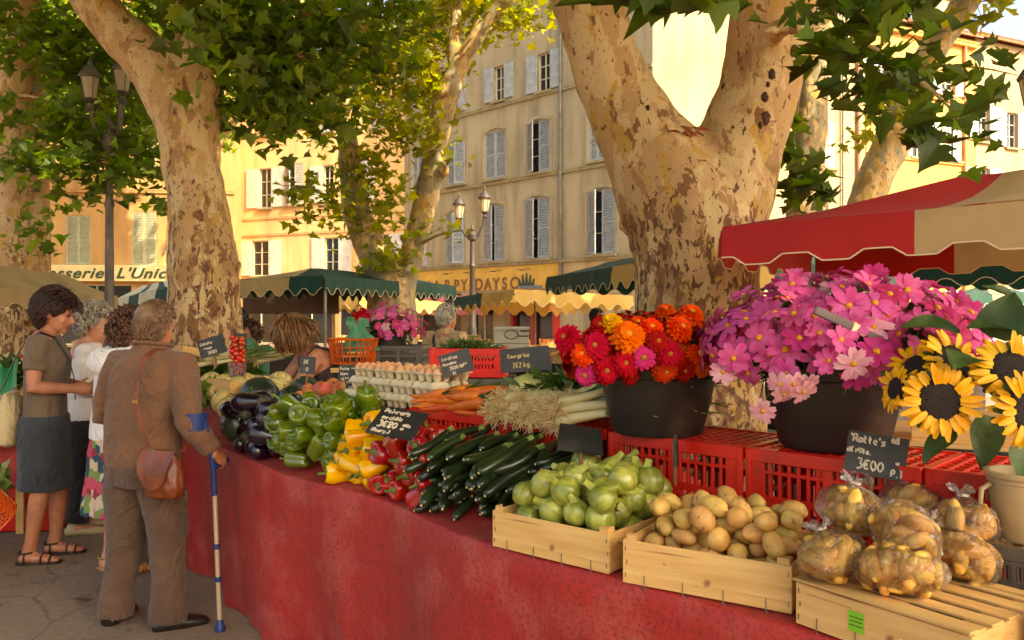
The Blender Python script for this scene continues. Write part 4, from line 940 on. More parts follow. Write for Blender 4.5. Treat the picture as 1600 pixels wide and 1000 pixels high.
for i, (p, rot) in enumerate(drop(56, inbox(.43, .46, .05, up, .8), [((0,0,0),.040)], lambda x, y: .01+max(0, y-.06)*.16, 12, .9)):
    rk[i % 3].place(crateM(k1, p, rot, 1.06*R.uniform(.76,1.0)), 'round pale green courgette piled in the wooden crate', 'round courgette', 'round courgettes in the crate')
M_POT = mat('potato_skin', rgb(226,180,100), rgb(204,150,74), vs=14, rough=.6, bump=.25, bs=60, rnd=((.49,.515),(.8,1.15)), dirt=rgb(118,78,42), ds=40, dlo=.60, dhi=.70)
def potato_kind(name, rx, rz_, sd, m):
    def fn(p):
        q = p*1.3+V((sd*5.1, 0, 2)); return 1+.11*noise.noise(q)+.05*noise.noise(q*2.4)
    return Kind(obj(name, MB().blob((0,0,0), (rx,rx*.92,rz_), 16, 11, fn=fn), m, smooth=180))
pok = [potato_kind('potato', .032, .040+.004*i, i, M_POT) for i in range(5)]
anyr = lambda: zrot((R.gauss(0,1), R.gauss(0,1), R.gauss(0,.4)), R.uniform(0,6))
for i, (p, rot) in enumerate(drop(76, inbox(.435, .37, .045, anyr, .75), [((0,0,-.010),.026),((0,0,.010),.026)], lambda x, y: .01+max(0, y-.05)*.16+max(0,x-.1)*.05, 10, .9)):
    if p.x < .10 and p.y < .1 and p.z > .06: continue
    pok[i % 5].place(crateM(k2, p, rot, (R.uniform(.68,1.0),R.uniform(.72,1.0),R.uniform(.68,.92))), 'loose tan potato heaped in the wooden crate', 'potato', 'potatoes in the crate')
# bags of small potatoes
M_RAT = mat('small_potato_skin', rgb(248,198,102), rgb(230,168,74), vs=14, rough=.5, bump=.2, bs=60, rnd=((.49,.51),(.8,1.15)))
rat = [potato_kind('small_potato', .0185, .033+.004*i, i+9, M_RAT) for i in range(4)]
M_BAG, bnt, bb_ = nmat('clear_plastic_film'); tcb = nd(bnt, 'ShaderNodeTexCoord').outputs['Object']
trn = nd(bnt, 'ShaderNodeBsdfTransparent'); trn.inputs[0].default_value = (1,.995,.985,1); gls = nd(bnt, 'ShaderNodeBsdfGlossy', Roughness=.12); gls.inputs[0].default_value = (1,1,1,1)
dfs = nd(bnt, 'ShaderNodeBsdfTranslucent'); dfs.inputs[0].default_value = (.9,.88,.84,1)
fz = nd(bnt, 'ShaderNodeFresnel', IOR=1.45); bnp = nd(bnt, 'ShaderNodeBump', Strength=1.0, Distance=.02)
bnt.links.new(noise_fac(bnt, tcb, 26, detail=5, lo=.2, hi=.8, dist=1.2), bnp.inputs['Height'])
for nn in (gls, fz): bnt.links.new(bnp.outputs[0], nn.inputs['Normal'])
fm_ = nd(bnt, 'ShaderNodeMath', operation='MULTIPLY_ADD'); fm_.inputs[1].default_value = .9; fm_.inputs[2].default_value = .015; bnt.links.new(fz.outputs[0], fm_.inputs[0])
mx1 = nd(bnt, 'ShaderNodeMixShader'); bnt.links.new(fm_.outputs[0], mx1.inputs[0]); bnt.links.new(trn.outputs[0], mx1.inputs[1]); bnt.links.new(gls.outputs[0], mx1.inputs[2])
mx2 = nd(bnt, 'ShaderNodeMixShader'); wr = nd(bnt, 'ShaderNodeMath', operation='MULTIPLY'); wr.inputs[1].default_value = .48
bnt.links.new(noise_fac(bnt, tcb, 22, detail=6, lo=.50, hi=.66, dist=2.5), wr.inputs[0]); bnt.links.new(wr.outputs[0], mx2.inputs[0]); bnt.links.new(mx1.outputs[0], mx2.inputs[1]); bnt.links.new(dfs.outputs[0], mx2.inputs[2])
bnt.links.new(mx2.outputs[0], bnt.nodes['Material Output'].inputs['Surface'])
def potato_bag(label, c, r, tie, seed):
    c = V(c); tz = V(tie).normalized()
    q = tz.to_track_quat('Z', 'Y').to_matrix()
    def prof(p):
        k = 1+.10*noise.noise(p*2.2+V((seed*3,1,0)))+.05*noise.noise(p*5+V((0,seed,0)))
        return k
    b = MB(); vs = []; nu, nv = 40, 22
    for i in range(nv+1):
        t = i/nv
        for j in range(nu):
            an = 2*PI*j/nu
            if t < .78:
                ph = PI*.86*t/.78; p = V((math.sin(ph)*math.cos(an), math.sin(ph)*math.sin(an), -math.cos(ph))); k = prof(p)
                p = V((p.x*r[0], p.y*r[1], p.z*r[2]))*k
            else:
                u = (t-.78)/.22; rr = (.42*(1-u/.45)**1.3+.06) if u < .45 else (.06+.34*((u-.45)/.55))
                rr *= 1+.28*math.sin(7*an+seed)*(1 if u > .3 else u/.3)
                zz = .90+.55*u
                p = V((rr*r[0]*math.cos(an), rr*r[1]*math.sin(an), zz*r[2]+.01*math.sin(5*an+seed)*u))
            vs.append(q @ p)
    b.add(vs, [(i*nu+j, i*nu+(j+1) % nu, (i+1)*nu+(j+1) % nu, (i+1)*nu+j) for i in range(nv) for j in range(nu)])
    o = obj('potato_bag', b, M_BAG, smooth=180, weld=False); o.location = c; tag(o, label, 'bag', 'bags of small potatoes')
    t = MB().tube([q @ V((math.cos(a)*.011, math.sin(a)*.011, r[2]*1.15)) for a in np.linspace(0, 2*PI, 9)], .003, 6, cap=False); obj('tie', t, mat('bag_tie', rgb(220,205,180), rough=.5), o)
    pts = []
    for _ in range(900):
        p = V((R.uniform(-1,1), R.uniform(-1,1), R.uniform(-.95,.8)))
        if p.length > .80: continue
        p = V((p.x*r[0], p.y*r[1], p.z*r[2]))*.92
        if all((p-s_).length > .029 for s_ in pts): pts.append(p)
        if len(pts) >= 22: break
    for i, p in enumerate(pts):
        tang = p.cross(V((R.gauss(0,1), R.gauss(0,1), R.gauss(0,.6))))
        rat[(i+seed) % 4].place(aim(c+q @ p, q @ (tang if tang.length > 1e-4 else V((1,0,0))), R.uniform(0,6), R.uniform(.85,1.1)), 'small oblong potato inside one of the clear plastic bags', 'potato', 'small potatoes in the plastic bags')
zc = .945
def bagat(px, py, z): d = F*(CH-z)/(py-HY); return W(px, py, d)
for i, (px, py, z, r, tie, lb) in enumerate(((1298,868,1.005,(.078,.07,.058),(-.3,.3,1),'clear bag of small potatoes at the left front corner of the upturned crate'),
    (1405,893,.995,(.088,.075,.052),(.2,.5,.9),'clear bag of small potatoes lying lowest at the front of the upturned crate'),
    (1500,868,1.0,(.08,.075,.055),(.6,.4,.8),'clear bag of small potatoes low on the right of the bag heap'),
    (1330,797,1.08,(.082,.075,.062),(.15,0,1),'knotted bag of small potatoes at the top left of the bag heap'),
    (1412,832,1.065,(.088,.072,.058),(1,.3,.35),'clear bag of small potatoes in the middle of the bag heap, its neck turned right'),
    (1505,818,1.06,(.07,.07,.062),(.05,.1,1),'bag of small potatoes tied with a twisted neck at the top right of the heap'),
    (1425,790,1.05,(.075,.07,.055),(.4,.6,.7),'bag of small potatoes hidden at the back of the bag heap'),
    (1560,850,1.0,(.06,.06,.05),(.8,.4,.5),'smallest bag of potatoes at the right end of the heap'))):
    potato_bag(lb, bagat(px, py, z-.004), (r[0]*1.12, r[1]*1.08, r[2]*.92), tie, i)

# ---------------------------------------------------------------- chalk slates
GL = {k: v for k, v in (x.split('=', 1) for x in '''o=32 12 04 16 36 44 32|i=16 12;18 19|v=06 22 46|r=06 02;05 26 46|n=06 02;04 16 36 44 42|s=46 16 05 34 43 22 02|a=46 16 04 12 32 46;46 52|u=06 03 12 32 46;46 42|c=46 16 04 12 42|h=09 02;04 16 36 44 42|x=06 42;02 46|t=19 13 22 32;06 36|e=04 44 36 16 04 12 42|d=46 16 04 12 42;49 42|l=09 02|b=09 02 32 44 36 06|g=46 16 04 12 42;46 41 20 00|k=09 02;46 04 42|p=06 00;06 36 44 32 02|O=22 04 07 29 47 44 22|f=48 39 22;06 36|P=02 09 39 47 35 05|R=02 09 39 47 35 05;25 52|C=48 29 07 04 12 43|N=02 09 42 49|A=02 29 52;14 44|T=09 49;29 22|L=09 02 42|E=48 29 07 04 22 43;-16 36;-15 35|F=49 09 02;05 35|0=22 04 07 29 47 44 22|1=07 29 22|2=08 29 47 02 42|3=09 49 26 45 43 22 02|4=39 04 44;36 32|6=38 19 05 03 22 43 35 05|8=25 08 29 48 25 03 22 43 25|'=19 17|.=12 13|/=00 49|_=01 61|m=02 06;05 16 26 22;25 36 46 42|y=06 22;46 10'''.split('|'))}
M_SLATE = mat('slate_board', rgb(34,33,31), rgb(50,48,44), vs=9, rough=.55, dirt=rgb(66,63,58), ds=6)
M_CHALK = mat('chalk', rgb(222,206,176), rgb(190,176,150), vs=60, rough=.9); M_CHALKY = mat('yellow_chalk', rgb(190,170,110), rough=.9)
M_STICK = mat('stake_wood', rgb(150,104,60), rgb(120,82,48), vs=20, rough=.8)
def slate(label, c, w, h, yaw=0, pitch=0, roll=0, lines=(), th=.0042, chalk=None, stake=.0, seed=0):
    o = thing('price_slate', label, 'price sign', c); o.rotation_euler = (Matrix.Rotation(yaw, 3, 'Z') @ Matrix.Rotation(pitch, 3, 'X') @ Matrix.Rotation(roll, 3, 'Y')).to_euler()
    rr = random.Random(seed)
    b = MB(); n = 9; ed = []
    for sx_, sy in ((-1,-1),(1,-1),(1,1),(-1,1)): ed.append((sx_*w/2+rr.uniform(-.004,.004), sy*h/2+rr.uniform(-.004,.004)))
    pts = []
    for i in range(4):
        p, q = ed[i], ed[(i+1) % 4]
        for k in range(5): t = k/5; pts.append((p[0]*(1-t)+q[0]*t+rr.uniform(-.0012,.0012), p[1]*(1-t)+q[1]*t+rr.uniform(-.0012,.0012)))
    m_ = len(pts); b.add([(x,-.003,z) for x, z in pts]+[(x,.003,z) for x, z in pts], [tuple(range(m_)), tuple(range(2*m_-1, m_-1, -1))]+[(i,(i+1) % m_,m_+(i+1) % m_,m_+i) for i in range(m_)])
    obj('board', b, M_SLATE, o, smooth=0)
    t = MB()
    for txt, x0, y0, sz, sl in lines:
        x = x0*w-w/2; y = y0*h-h/2; cw = sz*h/9
        for chh in txt:
            g_ = GL.get(chh)
            if g_:
                for stk in g_.split(';'):
                    ps = [((-1 if p_[0] == '-' else 1)*int(p_[-2]), int(p_[-1])) for p_ in stk.split()]
                    P3 = [(x+(px_+rr.uniform(-.3,.3))*cw*.82, -.0045, y+(py_-2+rr.uniform(-.3,.3))*cw+(x+w/2)*sl) for px_, py_ in ps]
                    # soften the corners
                    Q = [P3[0]]
                    for i in range(len(P3)-1):
                        u_, v_ = V(P3[i]), V(P3[i+1]); Q += [tuple(u_.lerp(v_, .3)), tuple(u_.lerp(v_, .7))]
                    Q.append(P3[-1]); t.tube(Q, th*h/.11*(.5 if sz < .2 else .62), 5)
            x += cw*(2.6 if chh in "il'.1 " else 4.6)
    if t.v: obj('lettering', t, chalk or M_CHALK, o)
    if stake:
        s = MB().tube([(0,.007,h*.3),(.002,.008,-h/2-stake)], .006, 6); obj('stake', s, M_STICK, o)
    return o
slate("tilted black slate chalked Ratte's above the bags of small potatoes", W(1368,711,2.24), .155, .113, -.25, -.15, .16,
    [("'Ratte's",.06,.74,.22,0),("Aix",.74,.84,.12,0),("dE NOte.",.03,.48,.15,0),("Pdt",.72,.56,.13,.3),("3E00",.22,.12,.30,0),("u",.84,.36,.14,0),("P.T",.78,.06,.22,0)], stake=.10)
slate('dark slate chalked Poivrons lying among yellow peppers below the eggs', W(621,661,3.10), .19, .15, -.2, -.98, .2,
    [("PoivroNs",.10,.78,.19,-.02),("au ch0ix",.13,.55,.16,0),("aiEs",.66,.48,.12,-.1),("3E80",.14,.26,.27,0),("u",.66,.26,.15,0),("Fleury..l",.10,.06,.14,0)], stake=.04, seed=3)
slate('shiny black price slate lying face down on the back of the courgettes', W(907,686,2.78), .15, .15, .25, -1.12, .3, [], stake=.05, seed=4)
slate('black slate chalked Carottes nouvelles standing tilted behind the carrots', W(713,568,3.62), .135, .10, .1, -.12, -.26,
    [("CArottes",.08,.74,.17,0),("Nouvelles",.06,.52,.15,0),("2E00 la",.25,.28,.19,0),("2E",.30,.05,.17,0),("bote",.62,.16,.14,.2)], stake=.09, seed=5)
slate('grey brown slate with faint yellow chalk behind the spring onions', W(821,562,3.5), .215, .10, -.1, -.12, -.1, [("Courge bio",.16,.62,.20,0),("2E2 kg",.24,.2,.26,0)], chalk=M_CHALKY, stake=.06, seed=6)
slate('small slate chalked with a price standing among the peaches', W(481,570,4.5), .08, .092, .1, -.1, .1, [("2E",.2,.55,.3,0),("90",.25,.12,.3,0)], stake=.08, seed=7)
slate('slate with two crowded chalk lines leaning over the peach tray', W(545,583,4.3), .11, .085, -.1, -.2, -.05, [("Peche",.1,.7,.22,0),("blanc",.12,.4,.22,0),("4E20",.14,.06,.24,0)], stake=.08, seed=8)
slate('grey blue slate lying tilted against the egg cartons', W(556,598,4.05), .105, .07, -.1, -.5, -.35, [("PEche",.1,.55,.3,0),("2E90",.14,.1,.32,0)], stake=.05, seed=9)
slate('grey slate chalked Celeri leaning by the spring onions left of the cherry tomatoes', W(331,541,5.3), .165, .12, .1, -.3, -.3, [("CAbolle",.1,.65,.2,0),("rouge",.2,.4,.17,0),("2E00",.3,.08,.24,0)], stake=.05, seed=10)
slate('black slate with a pale streak standing over the cherry tomatoes', W(375,533,5.25), .085, .10, 0, -.05, .05, [("l",.4,.3,.5,0),("l",.52,.3,.5,0)], th=.006, stake=.06, seed=12)
slate('thin slate on a bare wooden stake standing behind the round courgettes', W(1057,703,2.62), .05, .10, 1.25, -.05, .1, [], stake=.06, seed=13)
# ---------------------------------------------------------------- eggs
M_CART = mat('egg_carton_pulp', rgb(224,208,172), rgb(204,186,148), vs=12, rough=.95, bump=.3, bs=120)
M_EGG = mat('brown_egg_shell', rgb(206,142,92), rgb(222,168,120), vs=8, rough=.5, rnd=((.49,.51),(.85,1.15)))
def carton(open_):
    b = MB()
    for i in range(3):
        for j in range(2):
            c = Matrix.Translation(((i-1)*.048, (j-.5)*.05, 0))
            b.lathe([(.001,.0),(.014,.0),(.019,.018),(.0235,.034),(.0245,.036),(.022,.037),(.017,.02),(.001,.005)], 12, c)
    b.box((0,0,.034), (.15,.104,.004))
    o = obj('egg_carton', b, M_CART, smooth=50)
    if not open_:
        l = MB()
        def lid(u, v):
            x, y = (u-.5)*.154, (v-.5)*.108; ex = min(1, (1-abs(2*u-1))*6); ey = min(1, (1-abs(2*v-1))*5)
            return (x, y, .037+.026*ex*ey*(1-.25*abs(math.cos(3*PI*u))))
        l.grid(lid, 24, 14); obj('lid', l, M_CART, o, smooth=60, weld=False)
    return Kind(o)
co_c, cc_c = carton(True), carton(False)
eg = Kind(obj('egg', MB().lathe([(.001,-.024),(.012,-.022),(.0195,-.011),(.0215,0),(.0195,.012),(.013,.023),(.006,.029),(.001,.030)], 16), M_EGG, smooth=180))
ez = 1.128
for lay in range(3):
    for i in range(4 if lay else 4):
        for j in range(2):
            a = -1.555+.158*i+(.012 if lay == 1 else 0)+.03*lay*.3; bb = .06+.115*j+.02*lay
            M0 = Matrix.Translation(S(a, bb, ez+.062*lay)) @ RZ @ Matrix.Rotation(R.uniform(-.06,.06), 4, 'Z')
            if lay < 2: cc_c.place(M0, 'closed grey pulp egg carton stacked under the open ones', 'egg carton', 'closed egg cartons')
            else:
                co_c.place(M0, 'open pulp egg carton of brown eggs on top of the stack', 'egg carton', 'open egg cartons')
                for p in range(3):
                    for q in range(2):
                        if R.random() < .1: continue
                        eg.place(M0 @ TRS(((p-1)*.048, (q-.5)*.05, .032), (R.uniform(-.15,.15), R.uniform(-.15,.15), 0), R.uniform(.95,1.06)), 'brown egg sitting in the open cartons', 'egg', 'eggs in the open cartons')
# ---------------------------------------------------------------- carrots
M_CAR = mat('carrot_skin', rgb(226,112,24), rgb(206,92,18), vs=20, rough=.5, bump=.2, bs=50, rnd=((.49,.51),(.85,1.1)))
M_GRN = mat('herb_green', rgb(70,104,34), rgb(52,84,28), vs=30, rough=.6, trans=.3)
M_GRNL = mat('leek_green', rgb(134,150,66), rgb(104,130,52), vs=14, rough=.5, trans=.2)
M_WHT = mat('onion_white', rgb(222,208,156), rgb(206,192,130), vs=14, rough=.4, coat=.1, stretch=(1,1,.2))
M_ROOT = mat('root_hair', rgb(232,206,150), rgb(210,178,116), vs=30, rough=.8)
kk = []
for sd in range(3):
    cv = (.01,-.012,.004)[sd]; Lh = (.09,.10,.08)[sd]
    b = MB().tube([(cv*(1-(2*t-1)**2),0,-Lh+2*Lh*t) for t in (0,.06,.2,.45,.7,.9,.97,1)], [.002,.005,.009,.0135,.017,.0185,.015,.006], 10); o = obj('carrot', b, M_CAR, smooth=180)
    c = MB()
    for i in range(7):
        an = i*.9; c.tube([(0,0,Lh-.004),(math.cos(an)*.006,math.sin(an)*.006,Lh+.03),(math.cos(an)*.02,math.sin(an)*.02,Lh+.06+.01*(i % 3))], [.0025,.002,.001], 4)
    obj('leaf_stalks', c, M_GRN, o); kk.append(Kind(o))
cz = lambda a, b: 1.148
drop_long(kk, 40, samp(-1.02, -.68, b0=-.0, b1=.22, rot=lambda: lie(.35, .25, .12)), [((0,0,-.05),.01),((0,0,0),.015),((0,0,.06),.018)], 'orange carrot in the bunched pile on the red crate', 'carrot', 'carrots on the crate', lambda a, b: 1.143+max(0,b)*.12, s=(1.15,1.55))
# bunched carrot greens, spring onions with roots
def spring_onion(sd):
    b = MB(); cv = (.02,-.015,.03)[sd % 3]
    b.tube([(cv*(t-.3)**2, 0, -.02+.24*t) for t in (0,.05,.15,.3,.6,1)], [.013,.022,.022,.017,.014,.012], 9)
    o = obj('spring_onion', b, M_WHT, smooth=180)
    g_ = MB(); rr = random.Random(sd)
    for i in range(4):
        an = i*1.6+sd; dx, dy = math.cos(an), math.sin(an)
        g_.tube([(cv*.49+dx*.003,dy*.003,.21),(cv*.6+dx*.015,dy*.012,.30),(cv+dx*.05,dy*.03,.40),(cv+dx*.10,dy*.05,.47+rr.uniform(-.02,.03))], [.0085,.0075,.006,.001], 6, fx=.5)
    obj('leaves', g_, M_GRNL, o, smooth=180)
    r_ = MB()
    for i in range(44):
        d_ = V((rr.gauss(0,1), rr.gauss(0,1), -.8+rr.gauss(0,.5))).normalized(); p = V((d_.x*.009, d_.y*.009, -.018)); ps = [p]
        for k in range(5): d_ = (d_+V((rr.gauss(0,.55), rr.gauss(0,.55), rr.gauss(0,.5)))).normalized(); p = p+d_*.0115; ps.append(p)
        r_.tube(ps, [.0017,.0016,.0015,.0013,.0011,.0008], 3, cap=False)
    obj('roots', r_, M_ROOT, o); return Kind(o)
so_ = [spring_onion(i) for i in range(3)]
drop_long(so_, 56, samp(-.58, -.20, b0=-.03, b1=.17, rot=lambda: lie(1.0, .42, .14)), [((0,0,0),.018),((0,0,.1),.013),((0,0,.2),.012)], 'white spring onion with tangled roots in the pile between carrots and flowers', 'spring onion', 'spring onions on the crate', lambda a, b: 1.145+max(0, b)*.16, s=(.9,1.25), sq=.8, K=4)
# celery hearts: pale cut base towards the front, ribs running back
b = MB().lathe([(.001,-.02),(.026,-.018),(.036,.0),(.042,.03),(.04,.07),(.033,.12),(.028,.17),(.001,.172)], 28, lob=lambda an, r, z: (r*(1+.06*math.cos(9*an)), z)); o = obj('celery', b, mat('celery_rib', rgb(206,196,120), rgb(178,180,92), vs=16, rough=.45, stretch=(1,1,.1)), smooth=180)
c = MB().tube([(0,0,-.0195),(0,0,-.023)], [.024,.02], 14); obj('cut_base', c, mat('celery_cut', rgb(214,190,130), rgb(186,152,92), vs=60, rough=.7), o)
c = MB()
for i in range(9):
    an = i*.7; c.tube([(math.cos(an)*.02,math.sin(an)*.02,.165),(math.cos(an)*.03,math.sin(an)*.03,.24),(math.cos(an)*.05,math.sin(an)*.05,.32)], [.008,.007,.004], 6)
obj('leaf_stalks', c, M_GRNL, o); ce = Kind(o)
for a, bb, z, s in ((-.68,.02,1.185,1.0),(-.60,.0,1.185,1.05),(-.565,.11,1.25,1.2),(-.66,.14,1.2,.95)):
    ce.place(stallM((a,bb,z), zrot((.45,.85,.12), R.uniform(0,6)), s), 'pale celery heart with its round cut base showing, next to the carrots', 'celery', 'celery hearts')
def foliage(name, label, cat, c, r, n, m, w=.006, l=.06, seed=1, surf=.6, kind='stuff'):
    rs = np.random.RandomState(seed); b = MB()
    for i in range(n):
        d_ = V(rs.normal(size=3)).normalized(); p = V(c)+V((d_.x*r[0], d_.y*r[1], d_.z*r[2]))*(rs.rand()**surf)
        t = (d_+V(rs.normal(size=3))*.6).normalized(); x = t.cross(V(rs.normal(size=3))).normalized()
        ll = l*(.6+.8*rs.rand()); b.add([p, p+t*ll*.5+x*w, p+t*ll, p+t*ll*.5-x*w], [(0,1,2,3)])
    return tag(obj(name, b, m, smooth=0, weld=False), label, cat, kind=kind)
foliage('foliage', 'feathery carrot tops trailing behind the orange carrots', 'leaves', S(-.66,.2,1.2), (.13,.09,.05), 700, M_GRN, .003, .04, 3)
foliage('foliage', 'dark leafy greens bunched behind the spring onions', 'leaves', S(-.33,.3,1.24), (.30,.08,.07), 700, mat('dark_leafy_green', rgb(52,78,32), rgb(84,110,40), vs=20, rough=.5, trans=.25), .014, .07, 4)

# ---------------------------------------------------------------- flowers
def petal(b, L_, w, an, tilt, base, cup=.15, notch=.0, n=5, z0=0, mi=0):
    ca, sa = math.cos(an), math.sin(an); ct, s_t = math.cos(tilt), math.sin(tilt); vs = []
    for i in range(n+1):
        t = i/n; wd_ = w*(math.sin(PI*min(1, .12+.80*t))**.7)*(.55+.45*t if notch else 1)
        for sgn in (-1, 0, 1):
            y = sgn*wd_/2; x = base+L_*t*(1-(.10*notch if sgn == 0 and i == n else 0)); zz = cup*(y/w*2)**2*w*.5-.16*L_*t*t
            X = x*ct-zz*s_t; Z = x*s_t+zz*ct
            vs.append((X*ca-y*sa, X*sa+y*ca, Z+z0))
    b.add(vs, [(i*3+j, i*3+j+1, (i+1)*3+j+1, (i+1)*3+j) for i in range(n) for j in range(2)], mi)
M_YC = mat('yellow_pollen', rgb(226,160,30), rgb(190,110,20), vs=200, rough=.8, bump=.5, bs=300)
M_FST = mat('flower_stem', rgb(86,112,48), rough=.6)
def cosmos(m, sd, open_=0.12):
    b = MB(); rr = random.Random(sd)
    for i in range(8): petal(b, .036*rr.uniform(.9,1.1), .026, 2*PI*i/8+rr.uniform(-.12,.12), open_+rr.uniform(-.15,.25), .004, .2, 1, z0=.0007*(i % 2))
    o = obj('cosmos_flower', b, m, smooth=180, weld=False)
    c = MB().blob((0,0,.002), (.0075,.0075,.005), 12, 6); obj('flower_centre', c, M_YC, o, smooth=180)
    c = MB().tube([(0,0,-.002),(.003,.002,-.05),(.0,.012,-.12)], [.0016,.0014,.0014], 5); obj('stem', c, M_FST, o); return Kind(o)
pet = dict(rough=.65, spec=.25, trans=.35, bump=.1, bs=150)
M_C1 = mat('pink_petals', rgb(218,70,138), rgb(230,112,166), vs=40, rnd=((.485,.51),(.85,1.12)), **pet)
M_C2 = mat('magenta_petals', rgb(196,40,104), rgb(212,70,134), vs=40, rnd=((.49,.51),(.85,1.1)), **pet)
M_C3 = mat('pale_pink_petals', rgb(238,194,196), rgb(232,158,176), vs=40, rnd=((.49,.51),(.92,1.06)), **pet)
cf = [(cosmos(M_C1, 1), 'pink'), (cosmos(M_C1, 2, .35), 'pink'), (cosmos(M_C2, 3), 'magenta'), (cosmos(M_C3, 4), 'pale'), (cosmos(M_C1, 5, -.05), 'pink'), (cosmos(M_C2, 7, .45), 'magenta')]
def bouquet(place, n, c, r, jit=.35, zmin=-.55, seed=1, gap=.75, size=.04, inner=(.82,1.04)):
    """flowers over an uneven dome, facing outwards"""
    rs = random.Random(seed); pts = []; tries = 0
    while len(pts) < n and tries < 60000:
        tries += 1
        d_ = V((rs.gauss(0,1), rs.gauss(0,1), rs.gauss(0,1))).normalized()
        if d_.z < zmin or (d_.z < -.1 and d_.y > .3): continue
        k = rs.uniform(*inner)*(1+.12*noise.noise(d_*2.2+V((seed,0,0))))
        p = V((d_.x*r[0], d_.y*r[1], d_.z*r[2]))*k
        g_ = gap if tries < 20000 else gap*.8
        if any((p-q).length < size*2*g_ for q in pts): continue
        pts.append(p); nn = V((d_.x/r[0], d_.y/r[1], d_.z/r[2])).normalized()
        nn = (nn+V((rs.gauss(0,jit), rs.gauss(0,jit)-.25, rs.gauss(0,jit)+.2))).normalized()
        place(V(c)+p, nn, rs)
def plc(p, nn, rs):
    if p.x < .62 and rs.random() < .15: i = 4
    i = rs.choices(range(6), (30,22,14,9,20,9))[0]; k, colr = cf[i]
    s = rs.uniform(1.0,1.45); lab = {'pink': ('pink cosmos flower in the big black bucket', 'pink cosmos flowers'), 'magenta': ('deep magenta cosmos flower in the big black bucket', 'magenta cosmos flowers'), 'pale': ('whitish pale cosmos flower among the pink ones', 'pale cosmos flowers')}[colr]
    k.place(aim(p, nn, rs.uniform(0,6), s), lab[0], 'flower', lab[1])
PB = V((.985, 2.55, 1.395))
bouquet(plc, 200, PB+V((.02,-.02,.055)), (.42,.31,.215), seed=2, gap=.64, zmin=-.38)
# the trailing pale ones at the lower left of the bucket
for px, py in ((1192,642),(1240,600),(1255,612),(1225,615),(1262,598),(1218,600)):
    cf[3][0].place(aim(W(px,py,2.22), (R.gauss(0,.3),-.7,-.5+R.gauss(0,.3)), R.uniform(0,6), .95), 'whitish cosmos flower drooping below the bouquet over the bucket side', 'flower', 'drooping pale cosmos flowers')
foliage('foliage', 'thin green cosmos stems and leaves filling the pink bouquet', 'leaves', PB+V((.02,0,.07)), (.33,.25,.14), 3200, mat('cosmos_leaf', rgb(74,96,40), rgb(96,116,50), vs=20, rough=.6, trans=.25), .0045, .075, 7, .5)
M_BUCK = mat('black_bucket_plastic', rgb(48,40,34), rgb(38,33,30), vs=5, rough=.5, dirt=rgb(92,72,54), ds=4, dlo=.55, dhi=.75, bump=.1)
def bucket(label, p, r0, r1, h, m, name='flower_bucket', rim=True, handle=False):
    b = MB().lathe([(.001,0),(r0*.93,0),(r0,.01),(r1,h-.012),(r1+.008,h-.01),(r1+.009,h),(r1-.003,h+.001),(r1-.006,h-.02),(r0-.008,.02),(.001,.018)], 48)
    for k in (.86,): rr = r0+(r1-r0)*k; b.tube([(rr*math.cos(a)*1.004, rr*math.sin(a)*1.004, h*k) for a in np.linspace(0, 2*PI, 49)], .0035, 6, cap=False)
    o = obj(name, b, m, smooth=40); o.location = p; tag(o, label, 'bucket')
    if handle:
        c = MB(); c.tube([(-r1-.006,0,h-.03),(-r1-.03,-.01,h-.04),(-r1-.034,-.01,h-.075),(-r1-.008,0,h-.10)], .006, 8); obj('handle', c, m, o)
    return o
bucket('large black bucket full of pink cosmos flowers', PB-V((0,0,.252)), .160, .208, .245, M_BUCK)
ZB = V((.50, 2.86, 1.345))
bucket('black bucket full of orange and red zinnias', ZB-V((0,0,.203)), .155, .202, .225, M_BUCK)
def zinnia(m, sd, rings=4, mc=None):
    b = MB(); rr = random.Random(sd)
    for k in range(rings):
        n = 15-2*k; L_ = .036*(1-.17*k)
        for i in range(n): petal(b, L_*rr.uniform(.92,1.05), .0165, 2*PI*i/n+k*.3+rr.uniform(-.08,.08), -.12+.24*k+rr.uniform(-.06,.06), .004, .3, 0, n=4, z0=.003*k)
    o = obj('zinnia_flower', b, m, smooth=180, weld=False)
    c = MB().blob((0,0,.009), (.009,.009,.007), 10, 6); obj('flower_centre', c, mc or M_YC, o, smooth=180)
    c = MB().tube([(0,0,-.002),(.002,0,-.06),(0,.01,-.12)], [.0025,.0025,.0025], 5); obj('stem', c, M_FST, o); return Kind(o)
zp = dict(rough=.75, spec=.15, trans=.25, bump=.15, bs=200)
MZ = {'red': mat('red_zinnia_petals', rgb(206,24,4), rgb(178,12,4), vs=50, rnd=((.49,.51),(.85,1.1)), **zp), 'crimson': mat('crimson_zinnia_petals', rgb(150,8,8), rgb(184,18,10), vs=50, **zp),
      'orange': mat('orange_zinnia_petals', rgb(236,98,8), rgb(220,70,6), vs=50, rnd=((.485,.51),(.9,1.1)), **zp), 'pink': mat('hot_pink_zinnia_petals', rgb(214,50,116), rgb(196,40,100), vs=50, **zp), 'yellow': mat('yellow_zinnia_petals', rgb(236,180,30), rgb(226,160,20), vs=50, **zp)}
dkc = mat('dark_zinnia_centre', rgb(120,60,20), rgb(190,130,30), vs=200, rough=.8)
zk = {k: Kind(zinnia(m, i, 4 if k != 'pink' else 3, dkc if k in ('red','crimson','pink') else M_YC).root) for i, (k, m) in enumerate(MZ.items())}
ZL = {'red': 'bright red zinnia in the black bucket', 'crimson': 'dark crimson zinnia in the black bucket', 'orange': 'orange zinnia in the black bucket', 'pink': 'hot pink zinnia with open centre in the zinnia bucket', 'yellow': 'yellow zinnia on top of the zinnia bucket'}
